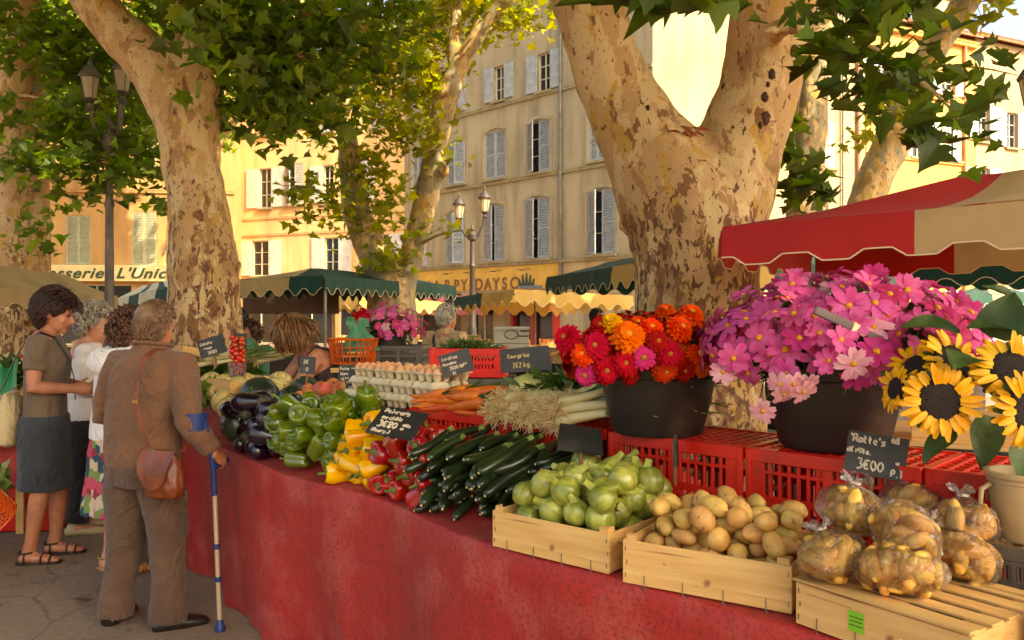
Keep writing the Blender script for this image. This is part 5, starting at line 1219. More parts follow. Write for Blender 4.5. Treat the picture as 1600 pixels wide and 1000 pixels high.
# the ones that read singly in the photograph first, then the rest of the dome
fixed = [(955,503,'yellow',2.62,(-.1,-.7,.8),1.05),(982,525,'orange',2.56,(0,-.9,.5),1.5),(1018,513,'orange',2.6,(.1,-.8,.6),1.15),(910,553,'orange',2.58,(-.3,-.9,.2),1.05),(1005,559,'pink',2.55,(0,-1,.1),1.1),(978,567,'red',2.56,(-.1,-1,.05),1.15),(885,528,'red',2.62,(-.6,-.7,.4),1.3),(948,578,'red',2.58,(0,-1,-.1),1.2),(1080,492,'orange',2.66,(.2,-.5,.8),1.3),(1046,553,'red',2.56,(.1,-1,.1),1.15),(915,586,'pink',2.6,(-.4,-.9,-.1),1.0),(1064,512,'orange',2.62,(.3,-.8,.5),1.2),(930,540,'red',2.57,(-.2,-1,.2),1.2),(1028,533,'crimson',2.55,(.1,-1,.2),1.0),(940,510,'crimson',2.63,(-.3,-.7,.6),1.2),(1040,580,'red',2.58,(.1,-1,-.2),1.1)]
for px, py, k, d_, nn, s in fixed:
    zk[k].place(aim(W(px,py,d_), nn, R.uniform(0,6), s), ZL[k], 'flower', k+' zinnias')
def plz(p, nn, rs):
    q = (p-V((0,0,CH))); 
    if any((W(f[0],f[1],f[3])-p).length < .05*f[5] for f in fixed): return
    k = rs.choices(('red','crimson','orange','pink'), (46,30,28,3))[0]
    zk[k].place(aim(p, nn, rs.uniform(0,6), rs.uniform(.78,1.08)), ZL[k], 'flower', k+' zinnias')
bouquet(plz, 112, ZB+V((-.04,-.02,.06)), (.27,.235,.15), seed=5, gap=.56, size=.038, jit=.28, zmin=-.35)
foliage('foliage', 'zinnia stems and leaves packed in the bucket', 'leaves', ZB+V((-.03,0,.06)), (.2,.18,.11), 900, M_GRN, .012, .06, 9, .5)
# sunflowers
M_SUN = mat('sunflower_petals', rgb(255,206,14), rgb(250,184,8), vs=30, rough=.5, trans=.35, rnd=((.49,.51),(.92,1.08)))
M_DISC, dn, db = nmat('sunflower_seeds'); tcd = nd(dn, 'ShaderNodeTexCoord').outputs['Object']
vd = nd(dn, 'ShaderNodeTexVoronoi', Scale=330); dn.links.new(tcd, vd.inputs[0])
rd_ = nd(dn, 'ShaderNodeMapRange'); rd_.inputs['From Min'].default_value = .1; rd_.inputs['From Max'].default_value = .6; dn.links.new(vd.outputs['Distance'], rd_.inputs[0])
dn.links.new(mixc(dn, rd_.outputs[0], rgb(60,34,14), rgb(20,12,8)), db.inputs['Base Color']); db.inputs['Roughness'].default_value = .85
bd = nd(dn, 'ShaderNodeBump', Strength=.9, Distance=.004); dn.links.new(vd.outputs['Distance'], bd.inputs['Height']); dn.links.new(bd.outputs[0], db.inputs['Normal'])
M_SL = mat('sunflower_leaf', rgb(52,74,28), rgb(74,98,40), vs=14, rough=.55, trans=.3, bump=.3, bs=40)
def sunflower(sd):
    b = MB(); rr = random.Random(sd)
    for k in range(2):
        for i in range(22): petal(b, .044*rr.uniform(.78,1.18), .0165, 2*PI*(i+.5*k)/22+rr.uniform(-.09,.09), .05+.18*k+rr.uniform(-.25,.25), .044, .4, 0, n=6, z0=-.002+.004*k)
    o = obj('sunflower', b, M_SUN, smooth=180, weld=False)
    c = MB().lathe([(.001,.012),(.015,.013),(.036,.013),(.049,.007),(.052,-.004),(.001,-.008)], 28); obj('seed_disc', c, M_DISC, o, smooth=180)
    c = MB()
    for i in range(14): petal(c, .045, .02, i*.45, .1, .03, .3, 0, n=4, z0=-.012)
    c.lathe([(.001,-.03),(.02,-.026),(.036,-.012),(.042,-.006),(.001,-.006)], 18); obj('bract', c, M_SL, o, smooth=180, weld=False)
    c = MB().tube([(0,0,-.02),(0,.004,-.06),(0,.05,-.14),(0,.10,-.26)], [.009,.008,.008,.008], 8); obj('stem', c, M_FST, o); return Kind(o)
sk = [sunflower(1), sunflower(2)]
for px, py, d_, nn, s, spin, lb in ((1467,628,1.98,(-.12,-1,.12),1.02,0,'biggest sunflower facing straight out at the right end of the stall'),(1487,566,2.06,(.25,-.9,.55),.95,.4,'sunflower behind a leaf, above the biggest one'),(1580,582,1.98,(-.1,-.95,.3),1.05,-.3,'sunflower at the right edge, turned slightly up'),(1604,640,1.92,(.1,-1,.05),1.0,0,'sunflower half cut off by the right edge of the picture'),(1404,608,2.08,(-1,-.25,.25),.68,1,'sunflower seen side on beside the pink flowers'),(1430,575,2.1,(-.8,-.3,.7),.8,.2,'small sunflower half hidden at the back left of the sunflowers')):
    sk[R.randint(0,1)].place(aim(W(px,py,d_), nn, spin, s), lb, 'sunflower', 'sunflowers')
def bigleaf(p, dirn, upv, L_, w, droop=.35):
    t = V(dirn).normalized(); x = t.cross(V(upv)).normalized(); z = x.cross(t); b = MB(); n = 8; vs = []
    for i in range(n+1):
        u = i/n; ww = w*(math.sin(PI*min(1, .08+.92*u**.75))**.8)*.5 if i < n else 0
        for s_, k in ((-1,.14),(-.5,.05),(0,0),(.5,.05),(1,.14)): vs.append(V(p)+t*L_*u+x*ww*s_+z*(k*ww*1.8-droop*L_*u*u+.004*math.sin(7*u+s_*3)))
    b.add(vs, [(i*5+j, i*5+j+1, (i+1)*5+j+1, (i+1)*5+j) for i in range(n) for j in range(4)]); return b
sfl = thing('sunflower_leaves', 'broad green leaves hanging around the sunflowers', 'leaves', W(1520,640,2.1)); Ml = Matrix.Translation(-V(sfl.location))
for px, py, d_, dv, L_, w in ((1520,560,2.0,(-.5,-.5,.1),.11,.10),(1590,690,1.98,(.1,-.4,-.8),.12,.08),(1500,520,2.15,(-.8,0,.35),.14,.11),(1560,530,2.1,(.1,-.2,.8),.12,.12),(1590,520,2.1,(-.9,-.2,.4),.13,.1),(1490,672,2.06,(-.85,-.2,-.5),.11,.06),(1595,480,2.15,(-.6,0,.7),.10,.08),(1540,600,2.1,(.5,-.3,.2),.12,.11),(1545,650,2.1,(-.3,-.4,-.9),.13,.08)):
    b = bigleaf(W(px,py,d_), dv, (0,-.4,1), L_, w); obj('leaf', b, M_SL, sfl, smooth=180, weld=False, M=Ml)
bucket('beige plastic bucket holding the sunflowers at the right edge', W(1600,842,1.97), .062, .076, .16, mat('beige_bucket_plastic', rgb(186,158,112), rgb(166,140,98), vs=5, rough=.5), name='flower_bucket', handle=True)
# slat tucked into the pink flowers
kn_ = thing('garden_knife', 'grey wooden slat with a cream band lying tucked into the pink flowers', 'slat', W(1330,510,2.24)); kn_.rotation_euler = (0, .40, .15)
b = MB().box((-.05,0,0), (.13,.012,.024)).box((.075,0,0), (.085,.01,.020)); obj('slat', b, mat('weathered_wood', rgb(120,100,96), rgb(92,76,72), vs=20, rough=.7, stretch=(.2,1,1)), kn_, smooth=0, bevel=.003)
b = MB().box((.022,0,0), (.04,.0125,.025)); obj('band', b, mat('cream_tape', rgb(226,206,160), rough=.6), kn_, smooth=0, bevel=.001)


# ================================================================ people
def skinmat(name, a, b): return mat(name, a, b, vs=14, rough=.5, sss=.12, bump=.12, bs=120)
M_SK1 = skinmat('tanned_skin', rgb(190,128,92), rgb(172,108,76)); M_SK2 = skinmat('fair_skin', rgb(206,150,116), rgb(190,128,98))
def cloth(name, a, b, bs=180, **k):
    m = mat(name, a, b, vs=5, rough=.85, bump=.25, bs=bs, sheen=.15, **k); nt = m.node_tree; bs_ = nt.nodes['Principled BSDF']
    tc = nd(nt, 'ShaderNodeTexCoord').outputs['Object']; w = nd(nt, 'ShaderNodeBump', Strength=.75, Distance=.04)
    nt.links.new(noise_fac(nt, tc, 7, detail=3, lo=.2, hi=.8, stretch=(1,1,.7), dist=1.6), w.inputs['Height'])
    old = [n for n in nt.nodes if n.type == 'BUMP' and n is not w][0]; nt.links.new(w.outputs[0], old.inputs['Normal'])
    return m
def hand(b, w, d, th, curl=.5, s=1.0):
    """palm, four bent fingers of unequal length and a thumb; d points along the hand, th to the thumb side"""
    w, d = V(w), V(d).normalized(); th = V(th); th = (th-d*th.dot(d)).normalized(); pn = d.cross(th)   # pn: back-of-hand normal
    b.tube([w-d*.02, w+d*.015, w+d*.05, w+d*.085], [.023*s,.026*s,.029*s,.025*s], 12, fx=1.45, up=pn)
    for i, (o, L_) in enumerate(((.027,.068),(.009,.076),(-.009,.070),(-.026,.055))):
        p = w+d*.08*s+th*o*s; ps = [p-d*.02]; dr = d.copy(); 
        for k in range(3):
            dr = (Matrix.Rotation(curl*(.6+.5*k)+.06*i, 3, th) @ dr) if True else dr
            p = p+dr*L_*s*(.45,.32,.23)[k]; ps.append(p)
        b.tube(ps, [.0095*s,.0092*s,.0085*s,.007*s], 8)
    p = w+d*.02+th*.028*s; dr = (d*.6+th*.8-pn*.15).normalized(); ps = [p-th*.012]
    for k in range(3): p = p+dr*.026*s; ps.append(p); dr = (dr+d*.35-pn*.12).normalized()
    b.tube(ps, [.013*s,.0115*s,.0105*s,.008*s], 8)
def head_mesh(b, c, M, s=1.0, elder=False):
    """M: head rotation (local y = face)"""
    c = V(c)
    def T(x, y, z): return c+M @ V((x*s, y*s, z*s))
    b.rings([(0,.035,-.118,.018,.016),(0,.03,-.112,.036,.038),(0,.022,-.09,.052,.062),(0,.012,-.06,.062,.078),(0,.006,-.025,.068,.088),(0,0,.01,.073,.094),(0,-.004,.045,.074,.096),(0,-.008,.075,.066,.086),(0,-.01,.1,.048,.064),(0,-.01,.114,.024,.034),(0,-.01,.118,.006,.01)], 24,
            M=Matrix.Translation(c) @ M.to_4x4() @ Matrix.Scale(s, 4))
    b.tube([T(0,.082,.015),T(0,.098,-.01),T(0,.112,-.032),T(0,.088,-.042)], [.010*s,.012*s,.016*s,.012*s], 8)
    b.tube([T(-.045,.078,.024),T(0,.092,.026),T(.045,.078,.024)], [.010*s,.011*s,.010*s], 8)
    b.blob(T(0,.084,-.07), (.024*s,.014*s,.013*s), 10, 6, rot=M); b.blob(T(0,.074,-.104), (.026*s,.02*s,.018*s), 10, 6, rot=M)
    for q in (-1, 1):
        b.blob(T(q*.04,.062,-.03), (.022*s,.02*s,.024*s), 10, 6, rot=M)
        b.blob(T(q*.078,-.012,-.012), (.012*s,.022*s,.034*s), 10, 8, rot=M @ Matrix.Rotation(q*.35, 3, 'Z'))
def foot(b, a, d, s=1.0):
    a = V(a); d = V((d[0], d[1], 0)).normalized()
    b.tube([a+V((0,0,.03)), a-d*.02+V((0,0,-.035))], [.038*s,.036*s], 10)
    b.tube([a-d*.055+V((0,0,-.05)), a+d*.0+V((0,0,-.04)), a+d*.08+V((0,0,-.052)), a+d*.14+V((0,0,-.062)), a+d*.17+V((0,0,-.067))], [.027*s,.035*s,.029*s,.021*s,.012*s], 12, fx=1.35, up=(0,0,1))
def wrinkle(amp, sc_=9, st=(1,1,.45), seed=0):
    def f(c):
        q = V((c.x*sc_*st[0], c.y*sc_*st[1], c.z*sc_*st[2]))+V((seed*7,0,0))
        a = noise.noise(q); q2 = q*2.3+V((3,1,seed))
        return amp*(1-2*abs(a))+amp*.5*(1-2*abs(noise.noise(q2)))-amp*.6
    return f
def hair(name, root, c, M, r, m, n, L_, style, seed=1, r0=.006, line=.30, back=-.75, comb=(0,-.3,-1)):
    c = V(c); b = MB(); rr = random.Random(seed)
    b.rings([(0,-.012+.0,z*r[2],rx*r[0],ry*r[1]) for z, rx, ry in ((-.55,.62,.55),(-.3,.86,.80),(0,.98,.95),(.35,.96,.95),(.65,.78,.8),(.88,.48,.5),(1.0,.12,.14))] if style != 'none' else [], 20,
            M=Matrix.Translation(c+M @ V((0,-.022,.02))) @ M.to_4x4())
    k = 0
    while k < n:
        d_ = V((rr.gauss(0,1), rr.gauss(0,1), rr.gauss(0,1))).normalized()
        if d_.z < back or (d_.y > line and d_.z < .52): continue
        if d_.y > 0 and d_.z < -.15: continue
        k += 1
        p = V((d_.x*r[0]*.98, d_.y*r[1]*.98-.012, d_.z*r[2]+.02)); nn = V((d_.x/r[0], d_.y/r[1], d_.z/r[2])).normalized()
        cb_ = V(comb)+V((d_.x*.5, 0, 0)); t = (cb_-nn*cb_.dot(nn)); t.normalize()
        ps = [p]; ll = L_*rr.uniform(.7,1.15); ph = rr.uniform(0,6); N = 7
        for i in range(1, N):
            u = i/(N-1)
            if style == 'curly':
                q = p+nn*(.012+.020*u)*rr.uniform(.7,1.2)+t*ll*u*.7+(nn.cross(t)*math.sin(ph+u*7)+nn*math.cos(ph+u*7))*.011
            else:
                g = V((0,0,-1)); q = p+t*ll*u+nn*(.010*math.sin(PI*u*.9)+.004)+g*(ll*.25*u*u if style == 'long' else 0)
                if q.z-.02 > -r[2]*.9:                # keep outside the skull
                    e = V((q.x/r[0], (q.y+.012)/r[1], (q.z-.02)/r[2]));
                    if e.length < 1.03: q = V((e.x*r[0], e.y*r[1], e.z*r[2]))*(1.03/e.length)+V((0,-.012,.02))
                q += V((rr.gauss(0,.002), rr.gauss(0,.002), rr.gauss(0,.002)))
            ps.append(q)
        b.tube([c+M @ q for q in ps], [r0*(.7+.5*math.sin(PI*i/(N-1)))*(1 if i < N-1 else .3) for i in range(N)], 5, cap=False)
    return obj(name, b, m, root, smooth=180, weld=False)
def hairmat(name, a, b_): return mat(name, a, b_, vs=20, rough=.45, irnd=((.49,.51),(.6,1.4)), spec=.4)
def lerp3(a, b, t): return V(a).lerp(V(b), t)
def arm_pts(sh, el, wr):
    sh, el, wr = V(sh), V(el), V(wr)
    return [sh, lerp3(sh, el, .35), lerp3(sh, el, .8), el, lerp3(el, wr, .25), lerp3(el, wr, .7), wr]
ARM = (.052,.050,.043,.041,.043,.034,.027)
def leg_pts(h, k, a): return [V(h), lerp3(h, k, .4), lerp3(h, k, .85), V(k), lerp3(k, a, .3), lerp3(k, a, .75), V(a)]
LEG = (.088,.080,.060,.055,.056,.041,.036)
TORSO = [(.78,.10,.09),(.86,.155,.11),(.95,.15,.105),(1.05,.135,.098),(1.18,.155,.11),(1.29,.165,.105),(1.36,.13,.082),(1.40,.07,.06)]
def torso(b, g=0, z0=0, z1=9, dy=None, sx_=1, sy=1, z_=1.0, n=26, extra=None):
    dy = dy or (lambda z: 0)
    rs = [(0, dy(z*z_), z*z_, rx*sx_+g, ry*sy+g) for z, rx, ry in TORSO if z0 <= z*z_ <= z1]
    if extra: rs = extra(rs)
    b.rings(rs, n, pw=.85)
def person(label, loc, yaw, J, skin, dy=None, sk=1.0, vox=.0075, hm=None, hs=1.0, group=None, hands=(('.',.5),('.',.5)), z_=1.0, feet=((0,1),(0,1))):
    b = MB(); torso(b, -.006, dy=dy, z_=z_)
    b.tube([V(J['neck'])+V((0,-.01,-.06)), V(J['neck']), V(J['head'])+(hm or Matrix.Identity(3)) @ V((0,-.012,-.06))], [.062*sk,.052*sk,.05*sk], 14)
    head_mesh(b, J['head'], hm or Matrix.Identity(3), hs)
    for i, q in enumerate('lr'):
        b.tube(arm_pts(J['sh'+q], J['el'+q], J['wr'+q]), [x*sk for x in ARM], 12)
        fd = J.get('hd'+q) or (V(J['wr'+q])-V(J['el'+q])); hand(b, J['wr'+q], fd, J.get('th'+q, (0,.3,1)), hands[i][1])
        b.tube(leg_pts(J['hi'+q], J['kn'+q], J['an'+q]), [x*sk for x in LEG], 14); foot(b, J['an'+q], feet[i])
    me = fuse(b, vox, 3, .5, None, skin); me.name = 'person'
    o = link('person', me); o.location = loc; o.rotation_euler = (0, 0, yaw)
    tag(o, label, 'person', group)
    M = hm or Matrix.Identity(3); H_ = V(J['head']); e = MB(); w_ = MB(); mo = MB()
    for q in (-1, 1):
        e.v, e.f, e.m = [], [], []; e.blob(H_+M @ V((q*.031*hs,.082*hs,.008*hs)), .0125*hs, 10, 8); obj('eye', e, M_EYE, o, smooth=180)
    mo.tube([H_+M @ V((-.024*hs,.088*hs,-.068*hs)), H_+M @ V((0,.099*hs,-.066*hs)), H_+M @ V((.024*hs,.088*hs,-.068*hs))], [.003,.006,.003], 6); obj('mouth', mo, M_LIP, o, smooth=180)
    return o
M_EYE = mat('eye_brown', rgb(60,44,36), rough=.2); M_LIP = mat('lips', rgb(156,84,74), rough=.5)
def garment(name, root, b, m, vox=.010, wr=None, it=3):
    me = fuse(b, vox, it, .5, wr, m); me.name = name; return link(name, me, root)
def wl(root, p): return root.matrix_basis @ V(p)
def shoe(b, a, d, s=1.0):
    a = V(a); d = V((d[0], d[1], 0)).normalized(); z = V((0,0,1))
    b.tube([a-d*.075-z*.052, a-d*.03-z*.043, a+d*.05-z*.045, a+d*.12-z*.055, a+d*.175-z*.062, a+d*.195-z*.066], [.028*s,.041*s,.04*s,.034*s,.026*s,.012], 14, fx=1.25, up=(0,0,1))
    b.tube([a-d*.02+z*.01, a-d*.02-z*.05], [.043*s,.045*s], 12)

# ---------------------------------------------------------------- the old man with the crutch
ML = V((-1.845, 4.16, 0)); MY = -.30
hm = Matrix.Rotation(-.06, 3, 'Z') @ Matrix.Rotation(-.22, 3, 'X')
dyM = lambda z: .10*max(0, z-.9)**1.3
J = dict(neck=(0,.045,1.37), head=(.005,.085,1.475), shl=(-.175,.03,1.31), shr=(.18,.03,1.30), ell=(-.30,.05,1.03), elr=(.305,-.04,1.03), wrl=(-.10,.27,.98), wrr=(.39,.035,.865),
         hil=(-.09,0,.80), hir=(.09,0,.80), knl=(-.125,.03,.44), knr=(.135,.02,.44), anl=(-.155,-.02,.085), anr=(.165,-.02,.085), hdr=(.02,.7,-.5), thr=(-.5,.4,.6))
J['shl'] = (-.188,.06,1.30); J['shr'] = (.188,.06,1.29)
man = person('elderly man in taupe jacket and brown trousers, back turned, leaning on a blue crutch', ML, MY, J, M_SK1, dyM, hm=hm, hs=.98, hands=(('',.4),('',.75)), z_=.97, feet=((-.25,1),(.75,.75)))
hair('hair', man, J['head'], hm, (.080,.100,.112), hairmat('grey_brown_hair', rgb(104,76,54), rgb(128,98,72)), 1700, .030, 'short', 3, .0024, .18, -.62, (0,-.3,-1))
M_JK = cloth('taupe_linen', rgb(122,82,54), rgb(104,70,46)); M_TR = cloth('brown_trouser_cloth', rgb(98,70,50), rgb(82,58,42))
b = MB(); b.rings([(0,.0,.79,.185,.135),(0,0,.86,.19,.142),(0,.005,.95,.19,.145),(0,.015,1.05,.192,.148),(0,.03,1.16,.20,.15),(0,.045,1.25,.198,.138),(0,.055,1.315,.165,.112),(0,.06,1.36,.105,.085),(0,.065,1.395,.075,.074)], 30, pw=.85)
for q, s in (('l',-1),('r',1)):
    sh, el, wr = J['sh'+q], J['el'+q], J['wr'+q]
    P_ = [lerp3(sh, (0,.05,1.28), .4)]+arm_pts(sh, el, wr); P_[-1] = lerp3(el, wr, .93); b.tube(P_, [.075,.078,.076,.067,.064,.062,.052,.048], 16)
b.tube([(0,.06,1.36),(0,.07,1.405)], [.084,.080], 18)
garment('jacket', man, b, M_JK, .0095, wrinkle(.007, 6.5, (1,1,.5)))
b = MB(); b.tube([(-.03+.0,.06+.068*math.cos(a)*-1+.01,1.40) if False else (.083*math.sin(a), .068+.082*math.cos(a)*-1, 1.393-.012*math.cos(a)*-1) for a in np.linspace(-2.4,2.4,19)], [.011]*19, 8, fx=2.2, up=(0,0,1)); obj('collar', b, M_JK, man, smooth=180)
b = MB(); b.rings([(0,-.005,.70,.17,.125),(0,-.008,.78,.178,.132),(0,-.004,.86,.168,.125),(0,0,.93,.15,.115)], 26, pw=.85)
for q, s in (('l',-1),('r',1)):
    P_ = leg_pts(J['hi'+q], J['kn'+q], J['an'+q]); P_[0] = V(P_[0])+V((0,-.005,.0)); P_[-1] = V(P_[-1])+V((0,.0,-.05))
    b.tube(P_, [.108,.110,.098,.090,.086,.083,.088], 20)
garment('trousers', man, b, M_TR, .0095, wrinkle(.009, 6.5, (1,1,.6), 3))
M_SHOE = mat('black_shoe_leather', rgb(30,25,22), rough=.3, coat=.2)
for q, f in (('l',(-.25,1)),('r',(.75,.75))):
    b = MB(); shoe(b, V(J['an'+q])-V((0,0,.012)), f, 1.0); garment('shoe', man, b, M_SHOE, .007)
# crutch and bag: held, so things of their own
CR = thing('crutch', 'silver elbow crutch with blue cuff and grip under the old man\'s right hand', 'crutch', wl(man, (.398,.03,0)), MY+.05)
M_BLU = mat('blue_plastic', rgb(30,52,104), rough=.4); M_ALU = mat('brushed_aluminium', rgb(190,168,138), rough=.4, metal=.25)
b = MB(); b.tube([(.03,.0,.03),(.0,.0,.70)], .0115, 12); obj('shaft', b, M_ALU, CR)
for z in (.24,.40): 
    b = MB(); k = (.70-z)/.67*.03; b.tube([(k,0,z),(k-.0012,0,z+.025)], .015, 12); obj('collar', b, M_BLU, CR)
b = MB(); b.tube([(-.0,0,.66),(-.004,-.005,.80),(-.018,-.05,1.03)], [.0135,.014,.012], 12); b.tube([(0,-.005,.80),(-.005,.11,.815)], [.016,.017], 12); obj('grip', b, M_BLU, CR)
b = MB()
def cuff(u, v):
    an = -2.35+4.7*u; r = .058+.004*v; return (-.075+r*math.sin(an), -.075+r*math.cos(an)*-1+.02, .985+.085*v)
b.grid(cuff, 28, 4)
n_ = len(b.v); b.v += [tuple((V(p)-V((-.075,-.055,p[2])))*.92+V((-.075,-.055,p[2]))) for p in b.v[:n_]]; b.f += [tuple(i+n_ for i in reversed(f)) for f in b.f[:]]; b.m = [0]*len(b.f)
obj('cuff', b, M_BLU, CR, smooth=60, weld=False)
b = MB().lathe([(.001,.0),(.024,0),(.026,.012),(.019,.03),(.015,.055),(.001,.056)], 18, Matrix.Translation((.031,0,.001))); obj('rubber_foot', b, M_BLU, CR)
BG = thing('shoulder_bag', 'rust brown leather shoulder bag hanging behind the old man\'s right hip', 'bag', wl(man, (.275,-.175,.80)), MY-.1)
M_LEA = mat('rust_leather', rgb(130,62,26), rgb(98,44,18), vs=9, rough=.45, bump=.3, bs=60, coat=.1); M_BRS = mat('brass', rgb(170,130,70), rough=.3, metal=.9)
b = MB().rings([(0,0,-.115,.07,.03),(0,0,-.105,.098,.05),(.0,0,-.06,.112,.062),(0,0,.0,.105,.058),(0,0,.06,.085,.045),(.0,0,.095,.07,.03),(0,0,.105,.06,.018)], 26, pw=.8)
me = fuse(b, .007, 2, .5, wrinkle(.006, 16), M_LEA); link('pouch', me, BG)
def flap(u, v):
    x = (u-.5)*.20*(1-.25*v*v); t = v; return (x, -.030-.042*math.sin(PI*.5*min(1,t*1.3))-.004+.006*math.sin(u*9), .112-.13*t-.05*(1-(2*u-1)**2)*t)
b = MB().grid(flap, 16, 10); n_ = len(b.v); b.v += [(p[0], p[1]-.004, p[2]) for p in b.v[:n_]]; b.f += [tuple(i+n_ for i in reversed(f)) for f in b.f[:]]; b.m = [0]*len(b.f); obj('flap', b, M_LEA, BG, smooth=180, weld=False)
b = MB(); Mi = (Matrix.Translation(BG.location) @ Matrix.Rotation(MY-.1, 4, 'Z')).inverted() @ (Matrix.Translation(ML) @ Matrix.Rotation(MY, 4, 'Z'))
path = [(.205,-.175,.90),(.155,-.178,1.0),(.10,-.165,1.12),(.09,-.145,1.24),(.082,-.085,1.335),(.085,-.01,1.375),(.088,.07,1.37),(.10,.15,1.30),(.15,.19,1.18),(.23,.12,1.02),(.30,-.0,.95),(.33,-.12,.90)]
P_ = [Mi @ V(p) for p in path]; b.tube(P_, .0036, 8, fx=1, up=(0,-1,0)); b.v = b.v
b = MB()
for i in range(len(P_)-1):
    b.bar(P_[i]-(P_[i+1]-P_[i])*.08, P_[i+1]+(P_[i+1]-P_[i])*.08, .024, .005, up=(Mi.to_3x3() @ V((0,-1,.2 if i < 4 else 1.5))))
obj('strap', b, M_LEA, BG, smooth=0, bevel=.0015)
b = MB().tube([Mi @ (V((.205,-.18,.895))+V((math.cos(a)*.017, 0, math.sin(a)*.017))) for a in np.linspace(0, 2*PI, 15)], .0032, 6, cap=False); obj('ring', b, M_BRS, BG, smooth=180)
b = MB().box(Mi @ V((.102,-.170,1.13)), (.034,.008,.02)); obj('buckle', b, M_BRS, BG, smooth=0, bevel=.002)

# ---------------------------------------------------------------- woman in denim skirt
WL = V((-2.95, 5.26, 0)); WY = -1.32
hm = Matrix.Rotation(-.12, 3, 'Z') @ Matrix.Rotation(-.30, 3, 'X')
J = dict(neck=(0,.02,1.43), head=(0,.065,1.555), shl=(-.165,.0,1.37), shr=(.165,0,1.37), ell=(-.21,.02,1.10), elr=(.205,-.015,1.10), wrl=(-.10,.23,1.07), wrr=(.10,.20,1.08),
         hil=(-.09,0,.86), hir=(.09,0,.86), knl=(-.095,.06,.48), knr=(.095,.0,.48), anl=(-.10,.03,.085), anr=(.10,-.06,.085), thr=(-.5,.2,1), thl=(.5,.2,1))
w1 = person('dark haired woman in taupe T-shirt and denim skirt standing in profile', WL, WY, J, M_SK1, hm=hm, z_=1.03, feet=((0,1),(.1,1)), hands=(('',.5),('',.4)))
hair('hair', w1, J['head'], hm, (.102,.124,.126), hairmat('dark_brown_hair', rgb(58,32,20), rgb(40,22,16)), 1500, .085, 'short', 5, .0036, .12, -.80, (0,-.55,-1))
M_TS = cloth('taupe_jersey', rgb(108,88,66), rgb(96,78,60)); M_DEN = cloth('dark_denim', rgb(50,54,58), rgb(40,44,50), 300)
b = MB(); b.rings([(0,0,.86,.165,.125),(0,0,.92,.162,.122),(0,0,1.04,.15,.115),(0,.012,1.16,.162,.125),(0,.02,1.26,.172,.128),(0,.015,1.34,.16,.105),(0,.012,1.39,.115,.08),(0,.014,1.415,.08,.066)], 28, pw=.88)
for q in 'lr':
    sh, el = J['sh'+q], J['el'+q]; b.tube([lerp3(sh, (0,0,1.36), .45), sh, lerp3(sh, el, .3), lerp3(sh, el, .62)], [.058,.068,.067,.066], 16)
garment('t_shirt', w1, b, M_TS, .009, wrinkle(.004, 9))
b = MB(); b.rings([(0,0,.45,.178,.142),(0,0,.455,.182,.148),(0,0,.60,.186,.15),(0,-.005,.76,.182,.148),(0,-.005,.86,.19,.142),(0,0,.915,.176,.132)], 30, pw=.88); garment('denim_skirt', w1, b, M_DEN, .009, wrinkle(.004, 8, seed=4))
M_SND = mat('dark_sandal_leather', rgb(46,32,26), rough=.5)
def sandal(root, a, d, m):
    a = V(a); d = V((d[0], d[1], 0)).normalized(); x = V((d.y, -d.x, 0)); z = V((0,0,1)); b = MB()
    b.tube([a-d*.07-z*.075, a-z*.075, a+d*.09-z*.077, a+d*.18-z*.077], [.012,.0125,.011,.009], 12, fx=3.4, up=(0,0,1))
    for t, h in ((.125,.028),(.075,.04),(-.02,.07)):
        c = a+d*t-z*.07; b.tube([c+x*(.048*math.cos(q))+z*(h*1.0*math.sin(q)) for q in np.linspace(-.1, PI+.1, 11)], [.006]*11, 6, fx=2)
    b.tube([a-d*.02+(x*math.cos(q)+d*math.sin(q))*.045-z*.01 for q in np.linspace(0, 2*PI, 17)], .006, 6, cap=False)
    obj('sandal', b, m, root, smooth=180)
for q, f in (('l',(0,1)),('r',(.1,1))): sandal(w1, J['an'+q], f, M_SND)
gl_ = MB(); H_ = V(J['head'])
bagw = thing('tote_bag', 'cream cloth bag hanging behind the woman in the denim skirt', 'bag', wl(w1, (.02,-.19,.92)), WY)
b = MB().rings([(0,0,-.19,.10,.03),(0,0,-.17,.14,.055),(0,0,-.05,.145,.06),(0,0,.08,.125,.045),(0,0,.14,.11,.02)], 22, pw=.8); link('pouch', fuse(b, .01, 2, .5, wrinkle(.01, 9), cloth('cream_canvas', rgb(196,176,132), rgb(180,160,118))), bagw)
b = MB(); Mi = (Matrix.Translation(bagw.location) @ Matrix.Rotation(WY, 4, 'Z')).inverted() @ (Matrix.Translation(WL) @ Matrix.Rotation(WY, 4, 'Z'))
P_ = [Mi @ V(p) for p in ((.04,-.25,1.05),(.09,-.19,1.15),(.125,-.135,1.27),(.13,-.07,1.39),(.115,.0,1.435),(.09,.08,1.40),(.06,.15,1.27),(.03,.17,1.15),(-.05,.16,1.0))]
for i in range(len(P_)-1): b.bar(P_[i], P_[i+1], .018, .006, up=Mi.to_3x3() @ V((.4,-1,.3)))
obj('strap', b, M_SND, bagw, smooth=0)

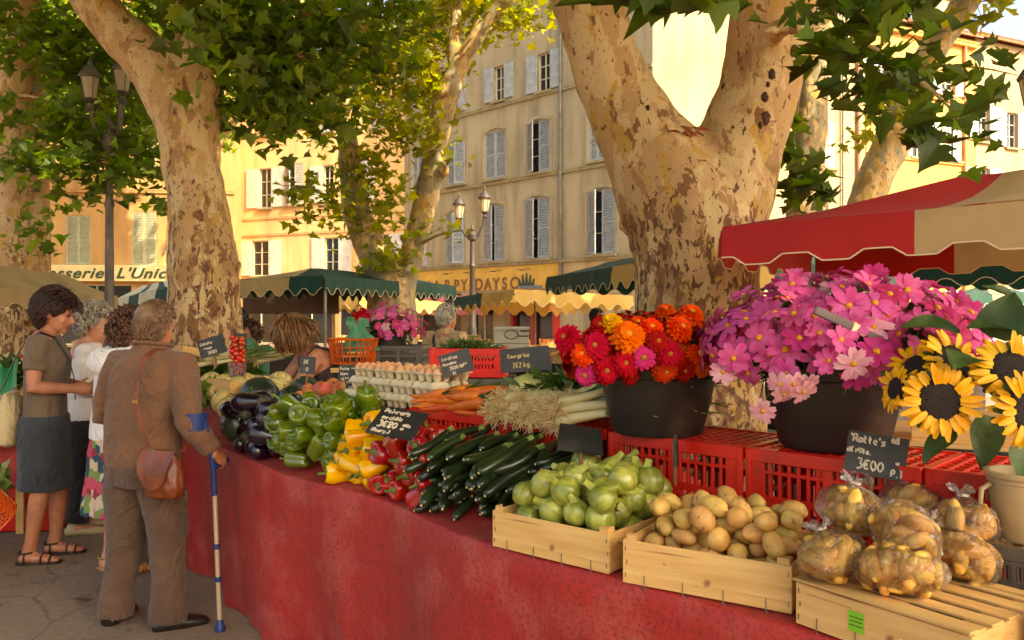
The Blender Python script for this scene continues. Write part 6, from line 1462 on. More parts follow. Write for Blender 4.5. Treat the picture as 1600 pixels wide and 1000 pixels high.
# ---------------------------------------------------------------- grey haired woman behind her
L3 = V((-3.06, 5.95, 0)); Y3 = -1.15; hm = Matrix.Rotation(-.1, 3, 'Z') @ Matrix.Rotation(-.3, 3, 'X')
J = dict(neck=(0,.03,1.36), head=(0,.075,1.475), shl=(-.17,.02,1.29), shr=(.17,.02,1.29), ell=(-.21,.03,1.03), elr=(.21,.0,1.03), wrl=(-.12,.23,1.0), wrr=(.14,.22,1.0),
         hil=(-.09,0,.80), hir=(.09,0,.80), knl=(-.10,.03,.45), knr=(.10,.0,.45), anl=(-.10,.0,.085), anr=(.11,-.04,.085), thr=(-.5,.2,1), thl=(.5,.2,1))
w2 = person('woman with curly grey hair and white blouse behind the dark haired woman', L3, Y3, J, M_SK2, hm=hm, z_=.97, vox=.009)
hair('hair', w2, J['head'], hm, (.092,.112,.118), hairmat('grey_hair', rgb(168,156,136), rgb(132,120,104)), 420, .06, 'curly', 6, .008, .2, -.7)
M_WH = cloth('white_cotton', rgb(238,230,222), rgb(226,218,208)); M_BLK = cloth('black_trousers', rgb(34,29,27), rgb(27,23,22))
b = MB(); b.rings([(0,0,.80,.18,.135),(0,0,.95,.165,.128),(0,.015,1.1,.172,.13),(0,.025,1.22,.176,.13),(0,.025,1.29,.14,.1),(0,.028,1.34,.085,.07)], 24, pw=.88)
for q in 'lr':
    sh, el, wr = J['sh'+q], J['el'+q], J['wr'+q]; b.tube([lerp3(sh, (0,0.02,1.28), .45)]+arm_pts(sh, el, wr)[:-1], [.058,.068,.064,.058,.055,.052,.047], 14)
garment('blouse', w2, b, M_WH, .011, wrinkle(.005, 9, seed=2))
b = MB(); b.rings([(0,0,.70,.165,.12),(0,0,.80,.165,.12),(0,0,.9,.15,.11)], 22, pw=.88)
for q in 'lr':
    P_ = leg_pts(J['hi'+q], J['kn'+q], J['an'+q]); b.tube(P_, [.1,.1,.086,.078,.075,.072,.076], 16)
garment('trousers', w2, b, M_BLK, .011, wrinkle(.004, 9, seed=5))
for q in 'lr':
    b = MB(); shoe(b, V(J['an'+q])-V((0,0,.012)), (0,1), .92); garment('shoe', w2, b, mat('cream_shoe_leather', rgb(190,170,130), rough=.5), .009)

# ---------------------------------------------------------------- woman in white hooded top
L4 = V((-2.36, 5.0, 0)); Y4 = -.62; hm = Matrix.Rotation(-.25, 3, 'Z') @ Matrix.Rotation(-.32, 3, 'X')
J = dict(neck=(0,.03,1.33), head=(0,.085,1.435), shl=(-.175,.02,1.25), shr=(.175,.02,1.25), ell=(-.225,.04,1.0), elr=(.215,.04,1.0), wrl=(-.10,.24,.98), wrr=(.12,.24,.98),
         hil=(-.09,0,.78), hir=(.09,0,.78), knl=(-.10,.03,.44), knr=(.10,.0,.44), anl=(-.11,.0,.085), anr=(.11,-.03,.085), thr=(-.5,.2,1), thl=(.5,.2,1))
w3 = person('woman in white hooded top and bright patterned skirt half hidden behind the old man', L4, Y4, J, M_SK2, hm=hm, z_=.94, vox=.009)
hair('hair', w3, J['head'], hm, (.090,.110,.114), hairmat('brown_hair', rgb(96,60,36), rgb(66,40,26)), 460, .06, 'curly', 8, .0075, .2, -.75)
b = MB(); b.rings([(0,0,.80,.19,.145),(0,0,.92,.18,.14),(0,.015,1.06,.18,.138),(0,.025,1.18,.185,.138),(0,.025,1.26,.15,.105),(0,.025,1.32,.095,.08)], 24, pw=.88)
for q in 'lr':
    sh, el, wr = J['sh'+q], J['el'+q], J['wr'+q]; b.tube([lerp3(sh, (0,0.02,1.25), .45)]+arm_pts(sh, el, wr)[:-1], [.065,.074,.07,.064,.062,.058,.052], 14)
b.tube([(.115*math.sin(a), .02-.115*math.cos(a), 1.315-.015*math.cos(a)) for a in np.linspace(-2.3,2.3,15)], [.03]+[.042]*13+[.03], 12); b.blob((0,-.12,1.265), (.11,.05,.075), 16, 10)
garment('hooded_top', w3, b, cloth('white_fleece', rgb(244,238,230), rgb(234,226,218)), .011, wrinkle(.006, 8, seed=7))
M_PAT, pnt, pb_ = nmat('patterned_cotton'); tcp = nd(pnt, 'ShaderNodeTexCoord').outputs['Object']
vp = nd(pnt, 'ShaderNodeTexVoronoi', Scale=17); pnt.links.new(tcp, vp.inputs[0]); rp = nd(pnt, 'ShaderNodeValToRGB'); sp_ = nd(pnt, 'ShaderNodeSeparateColor'); pnt.links.new(vp.outputs['Color'], sp_.inputs[0]); pnt.links.new(sp_.outputs[0], rp.inputs[0])
rp.color_ramp.interpolation = 'CONSTANT'
for i, c in enumerate((rgb(40,70,84), rgb(196,70,90), rgb(206,180,150), rgb(120,140,70), rgb(150,40,60))):
    e = rp.color_ramp.elements[i] if i < 2 else rp.color_ramp.elements.new(.2*i)
    e.position = .2*i; e.color = c
pnt.links.new(rp.outputs[0], pb_.inputs['Base Color']); pb_.inputs['Roughness'].default_value = .8
b = MB(); b.rings([(0,0,.36,.225,.19),(0,0,.365,.23,.196),(0,0,.55,.21,.17),(0,0,.72,.19,.15),(0,0,.86,.165,.13)], 28, pw=.9); garment('skirt', w3, b, M_PAT, .011, wrinkle(.012, 9, (1,1,.2), 3))
for q in 'lr': sandal(w3, J['an'+q], (0,1), mat('golden_sandal_leather', rgb(166,120,66), rough=.45))

# ---------------------------------------------------------------- vendor bending over the boxes
L5 = V((-1.13, 5.55, 0)); Y5 = 2.05                 # faces the front left
R5 = Matrix.Rotation(-.54, 3, 'X')                  # upper body bent forward from the hips
def bend(p): p = V(p); return V((0,-.02,.90))+R5 @ (p-V((0,0,.90))) if p.z > .9 else p
hm = Matrix.Rotation(-.85, 3, 'X')
J = dict(neck=bend((0,.0,1.40)), head=bend((0,.03,1.52)), shl=bend((-.165,.02,1.33)), shr=bend((.165,.02,1.33)), ell=(-.20,.42,.98), elr=(.20,.42,.98), wrl=(-.10,.62,.98), wrr=(.10,.62,.98),
         hil=(-.09,0,.86), hir=(.09,0,.86), knl=(-.10,.05,.46), knr=(.10,.05,.46), anl=(-.11,.0,.085), anr=(.11,.0,.085), thr=(-1,0,.2), thl=(1,0,.2))
J = {k: tuple(v) for k, v in J.items()}
b = MB(); TB = [(z, rx, ry) for z, rx, ry in TORSO]
w5 = None
def bent_person(label, loc, yaw, J, skin, hm):
    b = MB(); m_ = MB(); m_.rings([(0,0,z,rx-.004,ry-.004) for z, rx, ry in TORSO], 24, pw=.85); m_.v = [tuple(bend(p)) for p in m_.v]; b.merge(m_)
    b.tube([V(J['neck'])-R5 @ V((0,0,.07)), V(J['neck']), V(J['head'])+hm @ V((0,-.012,-.06))], [.055,.048,.046], 14); head_mesh(b, J['head'], hm, .97)
    for q in 'lr':
        b.tube(arm_pts(J['sh'+q], J['el'+q], J['wr'+q]), ARM, 12); hand(b, J['wr'+q], V(J['wr'+q])-V(J['el'+q]), J['th'+q], .6)
        b.tube(leg_pts(J['hi'+q], J['kn'+q], J['an'+q]), LEG, 14); foot(b, J['an'+q], (0,1))
    o = link('person', fuse(b, .0085, 3, .5, None, skin)); o.location = loc; o.rotation_euler = (0,0,yaw); return tag(o, label, 'person')
w5 = bent_person('bare shouldered woman with streaked blond hair bending over the vegetable boxes', L5, Y5, J, M_SK1, hm)
M_BL = hairmat('streaked_blond_hair', rgb(150,104,56), rgb(84,54,30))
hair('hair', w5, J['head'], hm, (.080,.100,.106), M_BL, 620, .12, 'long', 9, .0042, .15, -.5, tuple(hm.inverted() @ V((0,.12,-1))))
b = MB(); m_ = MB(); m_.rings([(0,0,.80,.165,.12),(0,0,.9,.158,.118),(0,0,1.02,.146,.11),(0,0,1.16,.166,.122),(0,0,1.24,.170,.118)], 24, pw=.85); m_.v = [tuple(bend(p)) for p in m_.v]; b.merge(m_)
for q in (-1, 1): b.tube([bend((q*.10,-.108,1.23)), bend((q*.095,-.09,1.33)), bend((q*.09,-.03,1.395)), bend((q*.09,.06,1.36)), bend((q*.09,.11,1.24))], .011, 8)
garment('strap_top', w5, b, cloth('dark_brown_top', rgb(58,40,34), rgb(46,32,28)), .009, wrinkle(.003, 10))
b = MB(); b.rings([(0,0,.7,.16,.12),(0,0,.8,.165,.122),(0,0,.9,.152,.112)], 20)
for q in 'lr': b.tube(leg_pts(J['hi'+q], J['kn'+q], V(J['an'+q])-V((0,0,.03))), [.098,.095,.08,.072,.068,.062,.062], 16)
garment('trousers', w5, b, M_DEN, .012, wrinkle(.004, 9))

# ---------------------------------------------------------------- people beyond the stall
def passer(label, p, yaw, h, hairm, style, topm, botm, skin, hn=240, sleeves=True, seed=1, strap=None):
    k = h/1.68; hm = Matrix.Rotation(-.12, 3, 'X') @ Matrix.Rotation(-.25, 3, 'Z')
    J = dict(neck=(0,.02,1.43*k), head=(0,.05,1.55*k), shl=(-.17,.0,1.37*k), shr=(.17,0,1.37*k), ell=(-.225,.03,1.10*k), elr=(.225,.02,1.10*k), wrl=(-.19,.20,.98*k), wrr=(.20,.17,.95*k),
         hil=(-.09,0,.86*k), hir=(.09,0,.86*k), knl=(-.10,.04,.48*k), knr=(.10,.0,.48*k), anl=(-.10,.02,.085), anr=(.11,-.05,.085), thr=(-.5,.2,1), thl=(.5,.2,1))
    o = person(label, p, yaw, J, skin, hm=hm, vox=.011, z_=1.02*k)
    hair('hair', o, J['head'], hm, (.082,.102,.114), hairm, hn, .05, style, seed, .006, .18, -.6)
    b = MB(); b.rings([(0,0,.84*k,.18,.135),(0,0,.95*k,.178,.132),(0,.01,1.1*k,.18,.135),(0,.015,1.25*k,.188,.138),(0,.012,1.35*k,.16,.105),(0,.012,1.405*k,.10,.08),(0,.018,1.45*k,.07,.066)], 22, pw=.88)
    for q in 'lr':
        sh, el, wr = J['sh'+q], J['el'+q], J['wr'+q]; b.tube([lerp3(sh, (0,0,1.36*k), .45)]+arm_pts(sh, el, wr)[:-1], [.062,.07,.067,.06,.058,.053,.046], 14)
    garment('shirt', o, b, topm, .013, wrinkle(.006, 8, seed=seed))
    b = MB(); b.rings([(0,0,.7*k,.165,.125),(0,0,.82*k,.168,.126),(0,0,.92*k,.152,.115)], 20)
    for q in 'lr': b.tube(leg_pts(J['hi'+q], J['kn'+q], V(J['an'+q])-V((0,0,.04))), [.1,.1,.088,.08,.078,.073,.075], 14)
    garment('trousers', o, b, botm, .014, wrinkle(.005, 8))
    if strap:
        b = MB(); P_ = [(-.09,-.02,1.425*k),(-.06,-.115,1.33*k),(.0,-.148,1.2*k),(.08,-.150,1.06*k),(.15,-.125,.93*k),(.185,-.04,.86*k),(.17,.07,.9*k),(.02,.155,1.1*k),(-.07,.11,1.33*k),(-.09,-.02,1.425*k)]
        for i in range(len(P_)-1): b.bar(P_[i], P_[i+1], .026, .008, up=(0,-1,.2))
        obj('bag_strap', b, strap, o, smooth=0)
    return o
M_CRM = cloth('cream_shirt_cotton', rgb(196,162,112), rgb(182,148,102))
passer('white haired man in cream shirt with a dark strap across his back', V((-.64,7.9,0)), -.45, 1.63, hairmat('white_hair', rgb(196,184,160), rgb(160,148,126)), 'short', M_CRM, M_TR, M_SK1, 320, seed=2, strap=M_SND)
passer('dark haired man in black in front of the red shop front', V((1.28,13.0,0)), -1.6, 1.62, hairmat('black_hair', rgb(30,24,22), rgb(20,16,16)), 'short', M_BLK, M_BLK, M_SK1, 160, seed=4)
passer('person with black hair behind the left tree trunk near the vendor', V((-3.03,9.3,0)), 2.6, 1.6, hairmat('jet_hair', rgb(34,28,24), rgb(22,18,16)), 'short', M_BLK, M_DEN, M_SK2, 160, seed=5)
passer('brown haired person stooping low beside the vendor', V((-2.52,8.1,0)), 2.4, 1.45, hairmat('chestnut_hair', rgb(90,54,32), rgb(62,36,24)), 'curly', cloth('green_cotton', rgb(60,110,84), rgb(50,96,72)), M_DEN, M_SK2, 160, seed=6)
# ================================================================ canopies of the other stalls
def canvas(name, a, tr=.22): return mat(name, a, tuple(c*.88 for c in a[:3])+(1,), vs=3, rough=.8, trans=tr, bump=.3, bs=9, dirt=tuple(c*.62 for c in a[:3])+(1,), ds=2.2, dlo=.52, dhi=.75)
K_GRN = canvas('green_canvas', rgb(26,70,54), .12); K_CRM = canvas('cream_canvas_canopy', rgb(206,174,116), .2); K_YEL = canvas('straw_canvas', rgb(214,174,92), .2); K_RED = canvas('red_canvas', rgb(180,26,22), .06)
K_BEI = canvas('beige_canvas', rgb(196,166,116), .2); K_WHT = canvas('white_canvas', rgb(216,204,172), .25); K_PINK = canvas('dusty_pink_canvas', rgb(176,96,96), .15); K_RUST = canvas('rust_canvas', rgb(150,72,36), .15)
M_PIP = mat('cream_piping', rgb(226,206,164), rough=.7); M_POLE = mat('galvanised_pole', rgb(150,140,120), rgb(120,112,98), vs=9, rough=.5, metal=.5)
def awning(label, A, B, D, rise, bAB, bAD, mats, drop=.22, wlen=.26, amp=.045, poles=('A',), group='market canopies', trap=False):
    A, B, D = V(A), V(B), V(D); C_ = B+D-A; o = thing('market_canopy', label, 'canopy', (A.x, A.y, 0), 0, group); Q = -V(o.location)
    ap = (A+C_)/2+V((0,0,rise)); lx = (B-A).length
    r0, r1 = (A*.72+B*.28+D*0, None) if False else (None, None)
    def col(bands, t):
        for e_, m_ in bands:
            if t <= e_+1e-6: return m_
        return bands[-1][1]
    edges = [(A, B, bAB, 0), (A, D, bAD, 1), (D, C_, bAB, 0), (B, C_, [(1, bAB[-1][1])], 1)]
    b = MB(); vb = MB(); pb = MB()
    # hip roof with a short ridge
    ux = (B-A).normalized(); m0, m1 = (A+D)/2, (B+C_)/2; inset = min(.5, .5*(D-A).length/lx)
    RA = m0.lerp(m1, inset)+V((0,0,rise)); RB = m0.lerp(m1, 1-inset)+V((0,0,rise))
    for P0, P1, bands, side in edges:
        if side == 0: T0, T1 = RA, RB
        else: T0 = T1 = RA if P0 is A else RB
        ts = sorted({0, 1} | {e_ for e_, _ in bands if e_ < 1} | {i/16 for i in range(17)})
        for i in range(len(ts)-1):
            mi = col(bands, (ts[i]+ts[i+1])/2)
            for k in range(5):
                u0, u1 = k/5, (k+1)/5; vs = []
                for t, u in ((ts[i],u0),(ts[i+1],u0),(ts[i+1],u1),(ts[i],u1)):
                    if side == 0:
                        w0 = P0.lerp(T0, u); w1 = P1.lerp(T1, u); p = w0.lerp(w1, t)
                        # keep the bands square to the edge
                    else: p = P0.lerp(P1, t).lerp(T0, u)
                    vs.append(Q+p-V((0,0,.22*rise*math.sin(PI*u)*(.4+.6*abs(math.sin(2*PI*t)))+.02*noise.noise(p*3))))
                b.add(vs, [(0,1,2,3)], mi)
        L_ = (P1-P0).length; n = max(1, round(L_/wlen)); dirn = (P1-P0).normalized(); out = dirn.cross(V((0,0,1)));
        if out.dot((A+C_)/2-P0) > 0: out = -out
        N = n*12; bot = []
        def prof(x):
            c = math.cos(2*PI*x)
            return amp*(max(-1, min(1, c*1.9)) if trap else math.copysign(abs(c)**.8, c))
        for i in range(N+1):
            t = i/N; bot.append(P0.lerp(P1, t)+V((0,0,-drop+prof(t*n)))+out*(.03+.012*math.sin(t*n*2.1)))
        for i in range(N):
            t0, t1 = i/N, (i+1)/N; mi = col(bands, (t0+t1)/2); a0, a1 = P0.lerp(P1, t0)+out*.004, P0.lerp(P1, t1)+out*.004
            m0_, m1_ = a0.lerp(bot[i], .5)+out*.008, a1.lerp(bot[i+1], .5)+out*.008
            vb.add([Q+a0, Q+a1, Q+m1_, Q+m0_, Q+bot[i+1], Q+bot[i]], [(0,1,2,3),(3,2,4,5)], mi)
        pb.tube([Q+p+out*.002 for p in bot], drop*.022, 5, cap=False)
    obj('canopy_top', b, mats, o, smooth=30); obj('valance', vb, mats, o, smooth=60); obj('piping', pb, M_PIP, o)
    c0 = (A+C_)/2
    for k in poles:
        P = {'A': A, 'B': B, 'D': D, 'C': C_, 'M': c0}[k]; P = P+(c0-P)*.03 if k != 'M' else P; top = (rise*.95 if k == 'M' else -.02)
        p = MB().tube([Q+V((P.x,P.y,0)), Q+V((P.x,P.y,P.z+top))], .022, 10); p.tube([Q+V((P.x,P.y,0)), Q+V((P.x,P.y,.05))], .06, 10); obj('pole', p, M_POLE, o)
    for P, T in ((A, RA), (B, RB), (C_, RB), (D, RA)):
        p = MB().tube([Q+P+V((0,0,-.03)), Q+T+V((0,0,-.05))], .014, 6); obj('rib', p, M_POLE, o)
    p = MB().tube([Q+RA+V((0,0,-.05)), Q+RB+V((0,0,-.05))], .014, 6)
    if (RA-RB).length > .05: obj('rib', p, M_POLE, o)
    return o
U = V((.844,-.536,0)); NN = V((.536,.844,0))
A = V((1.092,4.3,2.0)); awning('red and beige canopy with wavy edge in front of the big forked tree', A, A+U*2.6+V((0,0,.07)), A+NN*2.05, .29, [(.345,0),(1,1)], [(1,0)], [K_RED, K_BEI], .185, .40, .022, ('C',), trap=True)
A = W(506,430,11.5); awning('green canopy with a cream end on a slim pole behind the vendor', A, W(711,447,16), W(372,437,12.2), .18, [(1,0)], [(.38,0),(1,1)], [K_GRN, K_CRM], .22, .30, .05, ('A','B'))
A = W(803,452,15.5); awning('straw yellow canopy with a green corner behind the white haired man', A, W(988,462,17), W(696,467,18.5), .15, [(1,1)], [(.42,1),(1,0)], [K_GRN, K_YEL], .25, .40, .06, ('M',))
A = W(855,433,12.5); B_ = W(1010,409,8.6); nn = V((1,.22,0))*1.4; awning('green canopy with scalloped edge just left of the big forked trunk', A, B_, A+nn, .2, [(.74,0),(1,1)], [(1,0)], [K_GRN, K_YEL], .22, .34, .045, ())
A = W(1188,414,9.4); B_ = W(1445,428,11.6); awning('green canopy behind the pink flowers, right of the big forked trunk', A, B_, A+V((-.6,.8,0))*1.4, .2, [(1,0)], [(1,0)], [K_GRN, K_CRM], .2, .3, .04, ())
A = W(1425,408,7.4); B_ = W(1680,394,6.3); awning('dark green canopy under the red and beige one at the right edge', A, B_, A+V((.7,1.6,0)), .25, [(1,0)], [(1,0)], [K_GRN, K_CRM], .2, .34, .035, ('B',))
A = W(1440,464,20); B_ = W(1500,466,22); awning('small distant dark green canopy over the white van', A, W(1500,462,22), A+V((1.2,3,0)), .2, [(1,0)], [(.5,0),(1,1)], [K_GRN, K_CRM], .25, .4, .06, ('A',))
A = W(1508,459,17); awning('distant green and cream canopy at the right edge above the sunflowers', A, W(1640,462,19), A+V((.6,2.4,0)), .2, [(.3,0),(.45,1),(1,0)], [(1,0)], [K_GRN, K_CRM], .25, .4, .06, ('A',))
A = W(182,462,11.4); awning('plain beige canopy over the stall at the left edge', A, W(-60,444,7.0), A+V((-.95,-.2,0)), .26, [(1,0)], [(1,0)], [K_BEI], .17, .5, .025, ())
A = W(178,468,17); awning('green and white striped canopy behind the left lamp post', A, W(300,440,14.6), A+V((-.6,2,0)), .2, [(.22,0),(.36,1),(.58,0),(.72,1),(1,0)], [(1,1)], [K_WHT, K_GRN], .3, .3, .05, ())
A = W(560,462,19); awning('straw coloured low canopy beyond the green one', A, W(705,474,22), A+V((-2,1.5,0)), .2, [(1,0)], [(1,0)], [K_YEL, K_GRN], .25, .4, .06, ('A',))

# ================================================================ lamps
M_IRON = mat('brown_grey_cast_iron', rgb(122,106,92), rgb(98,86,76), vs=6, rough=.5, metal=.3); M_LGL = mat('frosted_lamp_glass', rgb(214,196,160), rough=.3, trans=.3)
def lantern(root, c, s):
    c = V(c); cap = MB(); gl_ = MB(); M0 = Matrix.Translation(c)
    gl_.lathe([(.001,0),(.10*s,0),(.17*s,.40*s),(.001,.40*s)], 8, M0)
    cap.lathe([(.20*s,.40*s),(.21*s,.43*s),(.17*s,.50*s),(.10*s,.60*s),(.045*s,.66*s),(.05*s,.70*s),(.02*s,.74*s),(.012*s,.80*s),(.001,.82*s)], 16, M0); cap.lathe([(.001,-.09*s),(.05*s,-.07*s),(.11*s,-.01*s),(.11*s,.015*s),(.001,.016*s)], 12, M0)
    for k in range(4):
        an = PI/4+k*PI/2; x, y = math.cos(an), math.sin(an); cap.tube([c+V((x*.102*s,y*.102*s,0)), c+V((x*.173*s,y*.173*s,.41*s))], .012*s, 6)
    L_ = obj('lantern', cap, M_IRON, root, smooth=40); obj('glass', gl_, M_LGL, L_, smooth=40)
def lamp_post(label, p, zj, arms, sh=.075, ls=.8):
    o = thing('street_lamp', label, 'street lamp', p); b = MB()
    b.lathe([(sh*2.6,0),(sh*2.6,.25),(sh*2.0,.3),(sh*1.9,.75),(sh*2.2,.8),(sh*1.5,.9),(sh*1.25,1.1),(sh*1.35,1.15),(sh*1.0,1.25),(sh*.8,zj*.75),(sh*1.05,zj*.76),(sh*.75,zj*.78),(sh*.7,zj-.25),(sh*1.4,zj-.2),(sh*1.5,zj-.08),(sh*.8,zj),(sh*.9,zj+.06),(sh*.3,zj+.14),(.001,zj+.22)], 18)
    obj('post', b, M_IRON, o, smooth=40)
    for dx, dy, dz in arms:
        e = V((dx,dy,zj+dz)); a = MB().tube([V((0,0,zj-.15)), V((dx*.45,dy*.45,zj-.12)), V((dx*.85,dy*.85,zj+dz*.35)), e], [.04,.032,.03,.035], 8); a.lathe([(.03,0),(.06,.04),(.03,.08)], 10, Matrix.Translation(e-V((0,0,.1)))); obj('arm', a, M_IRON, o)
        lantern(o, e+V((0,0,.06)), ls)
    return o
M_IRON0 = M_IRON; M_IRON = mat('sun_offset_cast_iron', rgb(62,54,48), rough=.5, metal=.2)  # iron darkened in colour to offset the sun on this post
p = W(738,490,21); lamp_post('cast iron post with two lanterns in front of the grey building', (p.x,p.y,0), 3.62, ((-.34,.05,.28),(.31,-.05,.43)), .085, .82)
M_IRON = M_IRON0
p = W(171,490,10); lamp_post('tall lamp post with lanterns in the leaves left of the forked tree', (p.x,p.y,0), 3.75, ((-.19,-.08,.30),(.13,.06,.42)), .058, .62)
M_BKI = mat('dark_iron', rgb(60,54,48), rough=.5)
w = thing('wall_lamp', 'small lantern on a scrolled bracket on the cream wall', 'wall lamp', W(1294,300,31.0)); w.rotation_euler = (0,0,math.atan2(.43,.9))
b = MB().tube([(-.1,1.2,.35),(-.05,.3,.42),(0,0,.32)], .02, 6); b.tube([(.12*math.cos(t)*(1-t/9)-.05, .0, .42+.12*math.sin(t)*(1-t/9)) for t in np.linspace(0,7,22)], .015, 5); b.tube([(0,0,.32),(0,0,.05)], .015, 5); obj('bracket', b, M_BKI, w)
lantern(w, (0,0,-.68), .9)
w = thing('wall_lamp', 'dark lantern cut by the right edge above the beige canopy', 'wall lamp', W(1612,165,8.0)); lantern(w, (0,0,.0), .62)
b = MB().tube([(.0,0,.5),(.1,.0,.66),(.5,.0,.72),(1.2,0,.5)], .016, 6); b.tube([(0,0,-.05),(-.02,0,-.18),(0,0,-.2)], .01, 6); obj('bracket', b, M_BKI, w)
b = MB().tube([(1.2,0,-4.0),(1.2,0,.7)], .05, 10); obj('post', b, M_BKI, w)

# ================================================================ shop fronts under the grey house
def facade_thing(name, label, cat, Fc): return tag(thing(name, label, cat, (Fc.P0.x, Fc.P0.y, 0), Fc.root.rotation_euler.z))
sh = facade_thing('shop_awning', 'dusty pink shop awning low on the grey building', 'awning', B)
u0, u1 = B.u(655), B.u(800); b = MB()
b.grid(lambda i, j: (u0+(u1-u0)*i, -.05-1.3*j, 2.35-.62*j), 12, 3); b.grid(lambda i, j: (u0+(u1-u0)*i, -1.355, 1.73-.25*j*(.8+.2*abs(math.cos(i*30)))), 60, 1); obj('canvas', b, K_PINK, sh, smooth=0, weld=False)
sh = facade_thing('red_shop', 'red painted shop front with a dark window behind the yellow canopy', 'shop front', B)
M_RSH = mat('red_shop_paint', rgb(150,34,26), rgb(130,28,24), vs=2, rough=.5); u0, u1 = B.u(805), B.u(875)
b = MB().box(((u0+u1)/2,-.3,2.0), (u1-u0,.55,.7)); obj('fascia', b, M_RSH, sh, smooth=0)
b = MB().box(((u0+u1)/2,-.05,.85), (u1-u0-.3,.06,1.55)); obj('window', b, M_GLASS, sh, smooth=0)
for x in (u0+.08, (u0+u1)/2, u1-.08): b = MB().box((x,-.15,.83), (.15,.28,1.64)); obj('pilaster', b, M_RSH, sh, smooth=0)

# ================================================================ behind the stall: boxes, baskets, counters
M_GRY = mat('grey_plastic', rgb(96,88,76), rgb(82,76,66), vs=5, rough=.5); M_ORG = mat('orange_plastic', rgb(226,96,20), rgb(214,84,14), vs=5, rough=.4, trans=.15)
gk = red_crate(.5, .34, .22, M_GRY, 'plastic_crate', closed=False, nb=17)
GR = 'crates stacked behind the stall'
def stack(px, d, z0, n, h, kind, lb, rz=0.0, cat='crate', grp=GR):
    p = W(px, 490, d)
    for i in range(n): kind.place(TRS((p.x, p.y, z0+h*i), (0,0,rz+R.uniform(-.04,.04))), lb, cat, grp)
ct = thing('back_counter', 'plank counter on trestles carrying the orange basket behind the eggs', 'counter', W(600,490,5.55)*V((1,1,0))); ct.rotation_euler = (0,0,-.12)
b = MB()
for i in range(4): b.box((0,-.18+.13*i,1.185), (1.0,.125,.03))
obj('planks', b, M_WOOD, ct, smooth=0, bevel=.003)
for x in (-.4,.4): b = MB().bar((x-.1,.05,0),(x,.05,1.17),.05,.04).bar((x+.1,.05,0),(x,.05,1.17),.05,.04).bar((x,-.18,1.15),(x,.25,1.15),.05,.04); obj('trestle', b, M_WOOD, ct, smooth=0)
pt = W(622,569,5.45); gk.place(TRS((pt.x+.0, pt.y, 1.202), (0,0,-.1), (.62,.9,.62)), 'dark grey slotted crate on the counter right of the orange basket', 'crate', GR)
def basket(label, p, w, d_, h, m, tilt=(0,0,0), name='basket', flare=1.2):
    b = MB(); n = 26
    def rim(k, z): return [(w/2*k*math.copysign(abs(math.cos(a))**.6, math.cos(a)), d_/2*k*math.copysign(abs(math.sin(a))**.6, math.sin(a)), z) for a in np.linspace(0, 2*PI, 41)]
    for z, r_ in ((0,.005),(h*.33,.004),(h*.66,.004),(h,.008)): b.tube(rim(1/flare+(1-1/flare)*z/h, z), r_, 6, cap=False)
    r0, r1 = rim(1/flare, 0), rim(1, h)
    for i in range(40): b.bar(r0[i], r1[i], .007, .004, up=(0,0,1))
    for i in range(9): x = -.4+.1*i; b.bar((w/flare*x,-d_/2/flare*.9,0),(w/flare*x,d_/2/flare*.9,0),.012,.004)
    o = obj(name, b, m, smooth=30); o.location = p; o.rotation_euler = tilt; return tag(o, label, 'basket')
basket('orange plastic basket on the counter holding a green bag', W(552,567,5.4), .315, .24, .155, M_ORG)
M_GBG = mat('thin_green_plastic', rgb(140,214,172), rgb(110,192,148), vs=9, rough=.25, trans=.7, bump=.5, bs=40)
b = MB()
def bagp(i, j):
    an = 2*PI*i; r = (.095*(1-j)**.6+.022)*(1+.22*noise.noise(V((math.cos(an)*2.2, math.sin(an)*2.2, j*5)))+.10*math.sin(7*an+3*j)*(.3+j))
    return (r*math.cos(an)-.02*j, r*.75*math.sin(an), -.03+.155*j+.018*math.sin(3*an+1)*j)
b.grid(bagp, 54, 16)
for k, (x, dx) in enumerate(((-.03,-.03),(.015,.05))):
    b.grid(lambda i, j: (x+dx*i+.026*math.sin(PI*i)*(1-2*abs(j-.5))-.02+(j-.5)*.05*(1-i*.5), .012*math.sin(9*i+k)+.02*(j-.5), .105+.085*math.sin(PI*i*.85+.1)-.01*k), 14, 4)
o = obj('plastic_bag', b, M_GBG, smooth=180, weld=False); o.location = W(563,541,5.4); tag(o, 'crumpled green plastic bag sticking out of the orange basket', 'bag')
bp = W(605,566,5.62); bp.z = 1.2+.0
bucket('black bucket of mixed pink flowers behind the orange basket', (bp.x, bp.y, 1.2), .11, .135, .22, M_BUCK)
bf_ = {'pink': cf[0][0], 'magenta': cf[2][0], 'pale': cf[3][0]}
def plb(p, nn, rs):
    k = rs.choices(('pink','magenta','pale'), (4,4,2))[0]; bf_[k].place(aim(p, nn, rs.uniform(0,6), rs.uniform(.75,1.0)), {'pink':'pink flower in the bucket behind the orange basket','magenta':'magenta flower in the bucket behind the orange basket','pale':'white flower in the bucket behind the orange basket'}[k], 'flower', k+' flowers behind the basket')
bouquet(plb, 62, V((bp.x+.02, bp.y-.03, 1.46)), (.24,.16,.14), seed=9, gap=.6, zmin=-.4)
for px, py in ((556,492),(566,486),(551,498),(572,495)): zk['red'].place(aim(W(px,py,5.5), (-.3,-.8,.5), 0, .8), 'small red flower at the left of the bucket behind the basket', 'flower', 'red flowers behind the basket')
foliage('foliage', 'green leaves under the pink flowers behind the basket', 'leaves', (bp.x, bp.y, 1.43), (.17,.12,.09), 400, M_GRN, .01, .06, 12)
